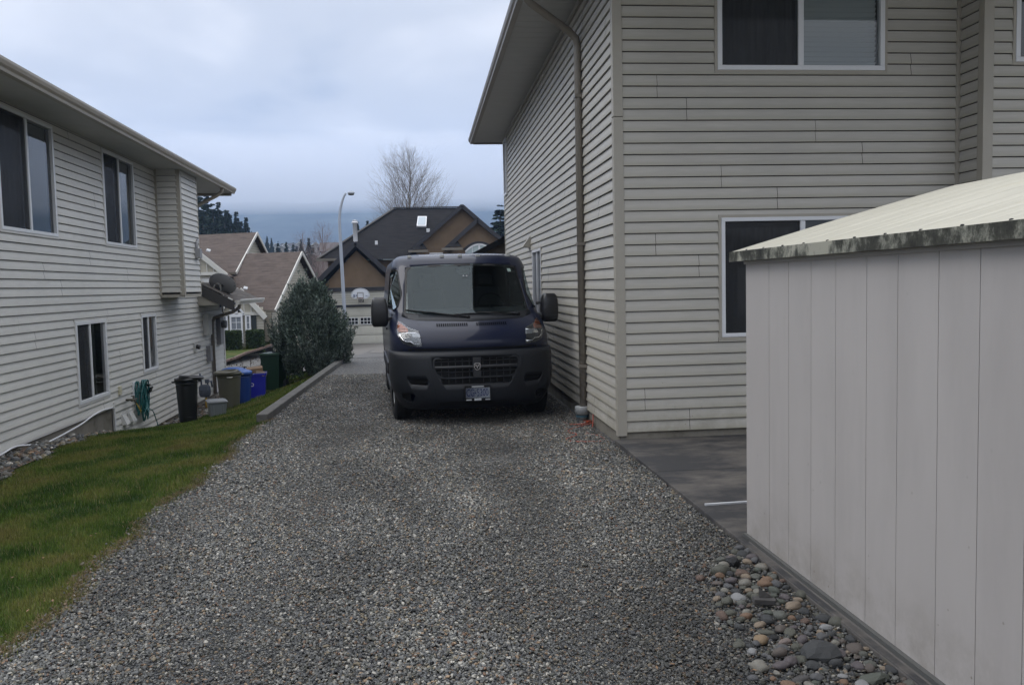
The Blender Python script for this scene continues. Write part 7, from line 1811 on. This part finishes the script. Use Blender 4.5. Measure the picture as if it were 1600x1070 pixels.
M_w1 = mat('far_wall_pale', (.42, .41, .38), .8); M_w2 = mat('far_wall_tan', (.30, .26, .21), .8); M_w3 = mat('far_wall_brown', (.16, .12, .10), .8); M_r1 = mat('far_roof_grey', (.10, .095, .095), .9); M_r2 = mat('far_roof_dark', (.05, .05, .055), .9); M_r3 = mat('far_roof_brown', (.10, .08, .07), .9)
far_house(421, 392, 430, 9, 9, 1.6, 1.5, M_w1, M_r1, 'hillside house with a long pale grey roof, leftmost in the gap between roofs', .1, False)
far_house(431, 394, 405, 5, 7, 2.0, 2.0, M_w1, M_r2, 'hillside house with a pale gable just right of the leftmost one', .2)
far_house(441, 396, 387, 6, 7, 1.6, 1.9, M_w2, M_r1, 'low tan hillside house with a small gable behind the dark conifers', -.1)
far_house(452, 393, 441, 9, 9, 2.2, 2.2, M_w1, M_r2, 'hillside house with a dark hip roof at the middle of the gap', .0, False)
far_house(446, 393, 428, 4.5, 6, 2.2, 1.8, M_w1, M_r2, 'narrow white hillside gable left of the dark hip roof', .1)
far_house(468, 392, 432, 5, 7, 2.4, 1.9, M_w1, M_r1, 'white hillside gable right of the dark hip roof', -.1)
far_house(494, 396, 300, 5, 6, 2.2, 1.6, M_w1, M_r1, 'pale hillside gable seen through the bare pinkish tree', .1)
far_house(514, 398, 295, 5, 6, 1.8, 1.8, M_w1, M_r3, 'pale-gabled hillside house left of the street lamp', .2)
far_house(524, 402, 250, 8, 8, 2.0, 2.4, M_w3, M_r3, 'brown hillside house with a brown roof right behind the street lamp', .1, False)
far_house(505, 415, 235, 12, 6, 1.6, 1.2, M_w2, M_r3, 'long low tan house below the other hillside houses', .05, False)

# ================================================================== HAZE
mb = MB(); mb.box(-3050, 3050, -150, 2200, -6, 300)
hz = mb.build('haze', [])
M = bpy.data.materials.new('haze_air'); M.use_nodes = True; t_ = M.node_tree; t_.nodes.clear()
o_ = t_.nodes.new('ShaderNodeOutputMaterial'); v_ = t_.nodes.new('ShaderNodeVolumePrincipled'); v_.inputs['Color'].default_value = (.47, .66, 1.0, 1); v_.inputs['Density'].default_value = .00040; v_.inputs['Anisotropy'].default_value = 0.0
t_.links.new(v_.outputs[0], o_.inputs['Volume']); hz.data.materials.append(M); hz['kind'] = 'stuff'

# low cloud that hides the top of the mountain: a lens-shaped bank, thin at its lower edge
mb = MB(); mb.prism([(-3000, 1000, 87), (-3000, 1650, 180), (-3000, 1650, 194), (-3000, 1000, 182)], (6000, 0, 0))
cb = mb.build('cloud_bank', []); M = bpy.data.materials.new('cloud_vapour'); M.use_nodes = True; t_ = M.node_tree; t_.nodes.clear()
o_ = t_.nodes.new('ShaderNodeOutputMaterial'); v_ = t_.nodes.new('ShaderNodeVolumePrincipled'); v_.inputs['Color'].default_value = (.93, .95, 1, 1); v_.inputs['Density'].default_value = .006
t_.links.new(v_.outputs[0], o_.inputs['Volume']); cb.data.materials.append(M); cb['kind'] = 'stuff'
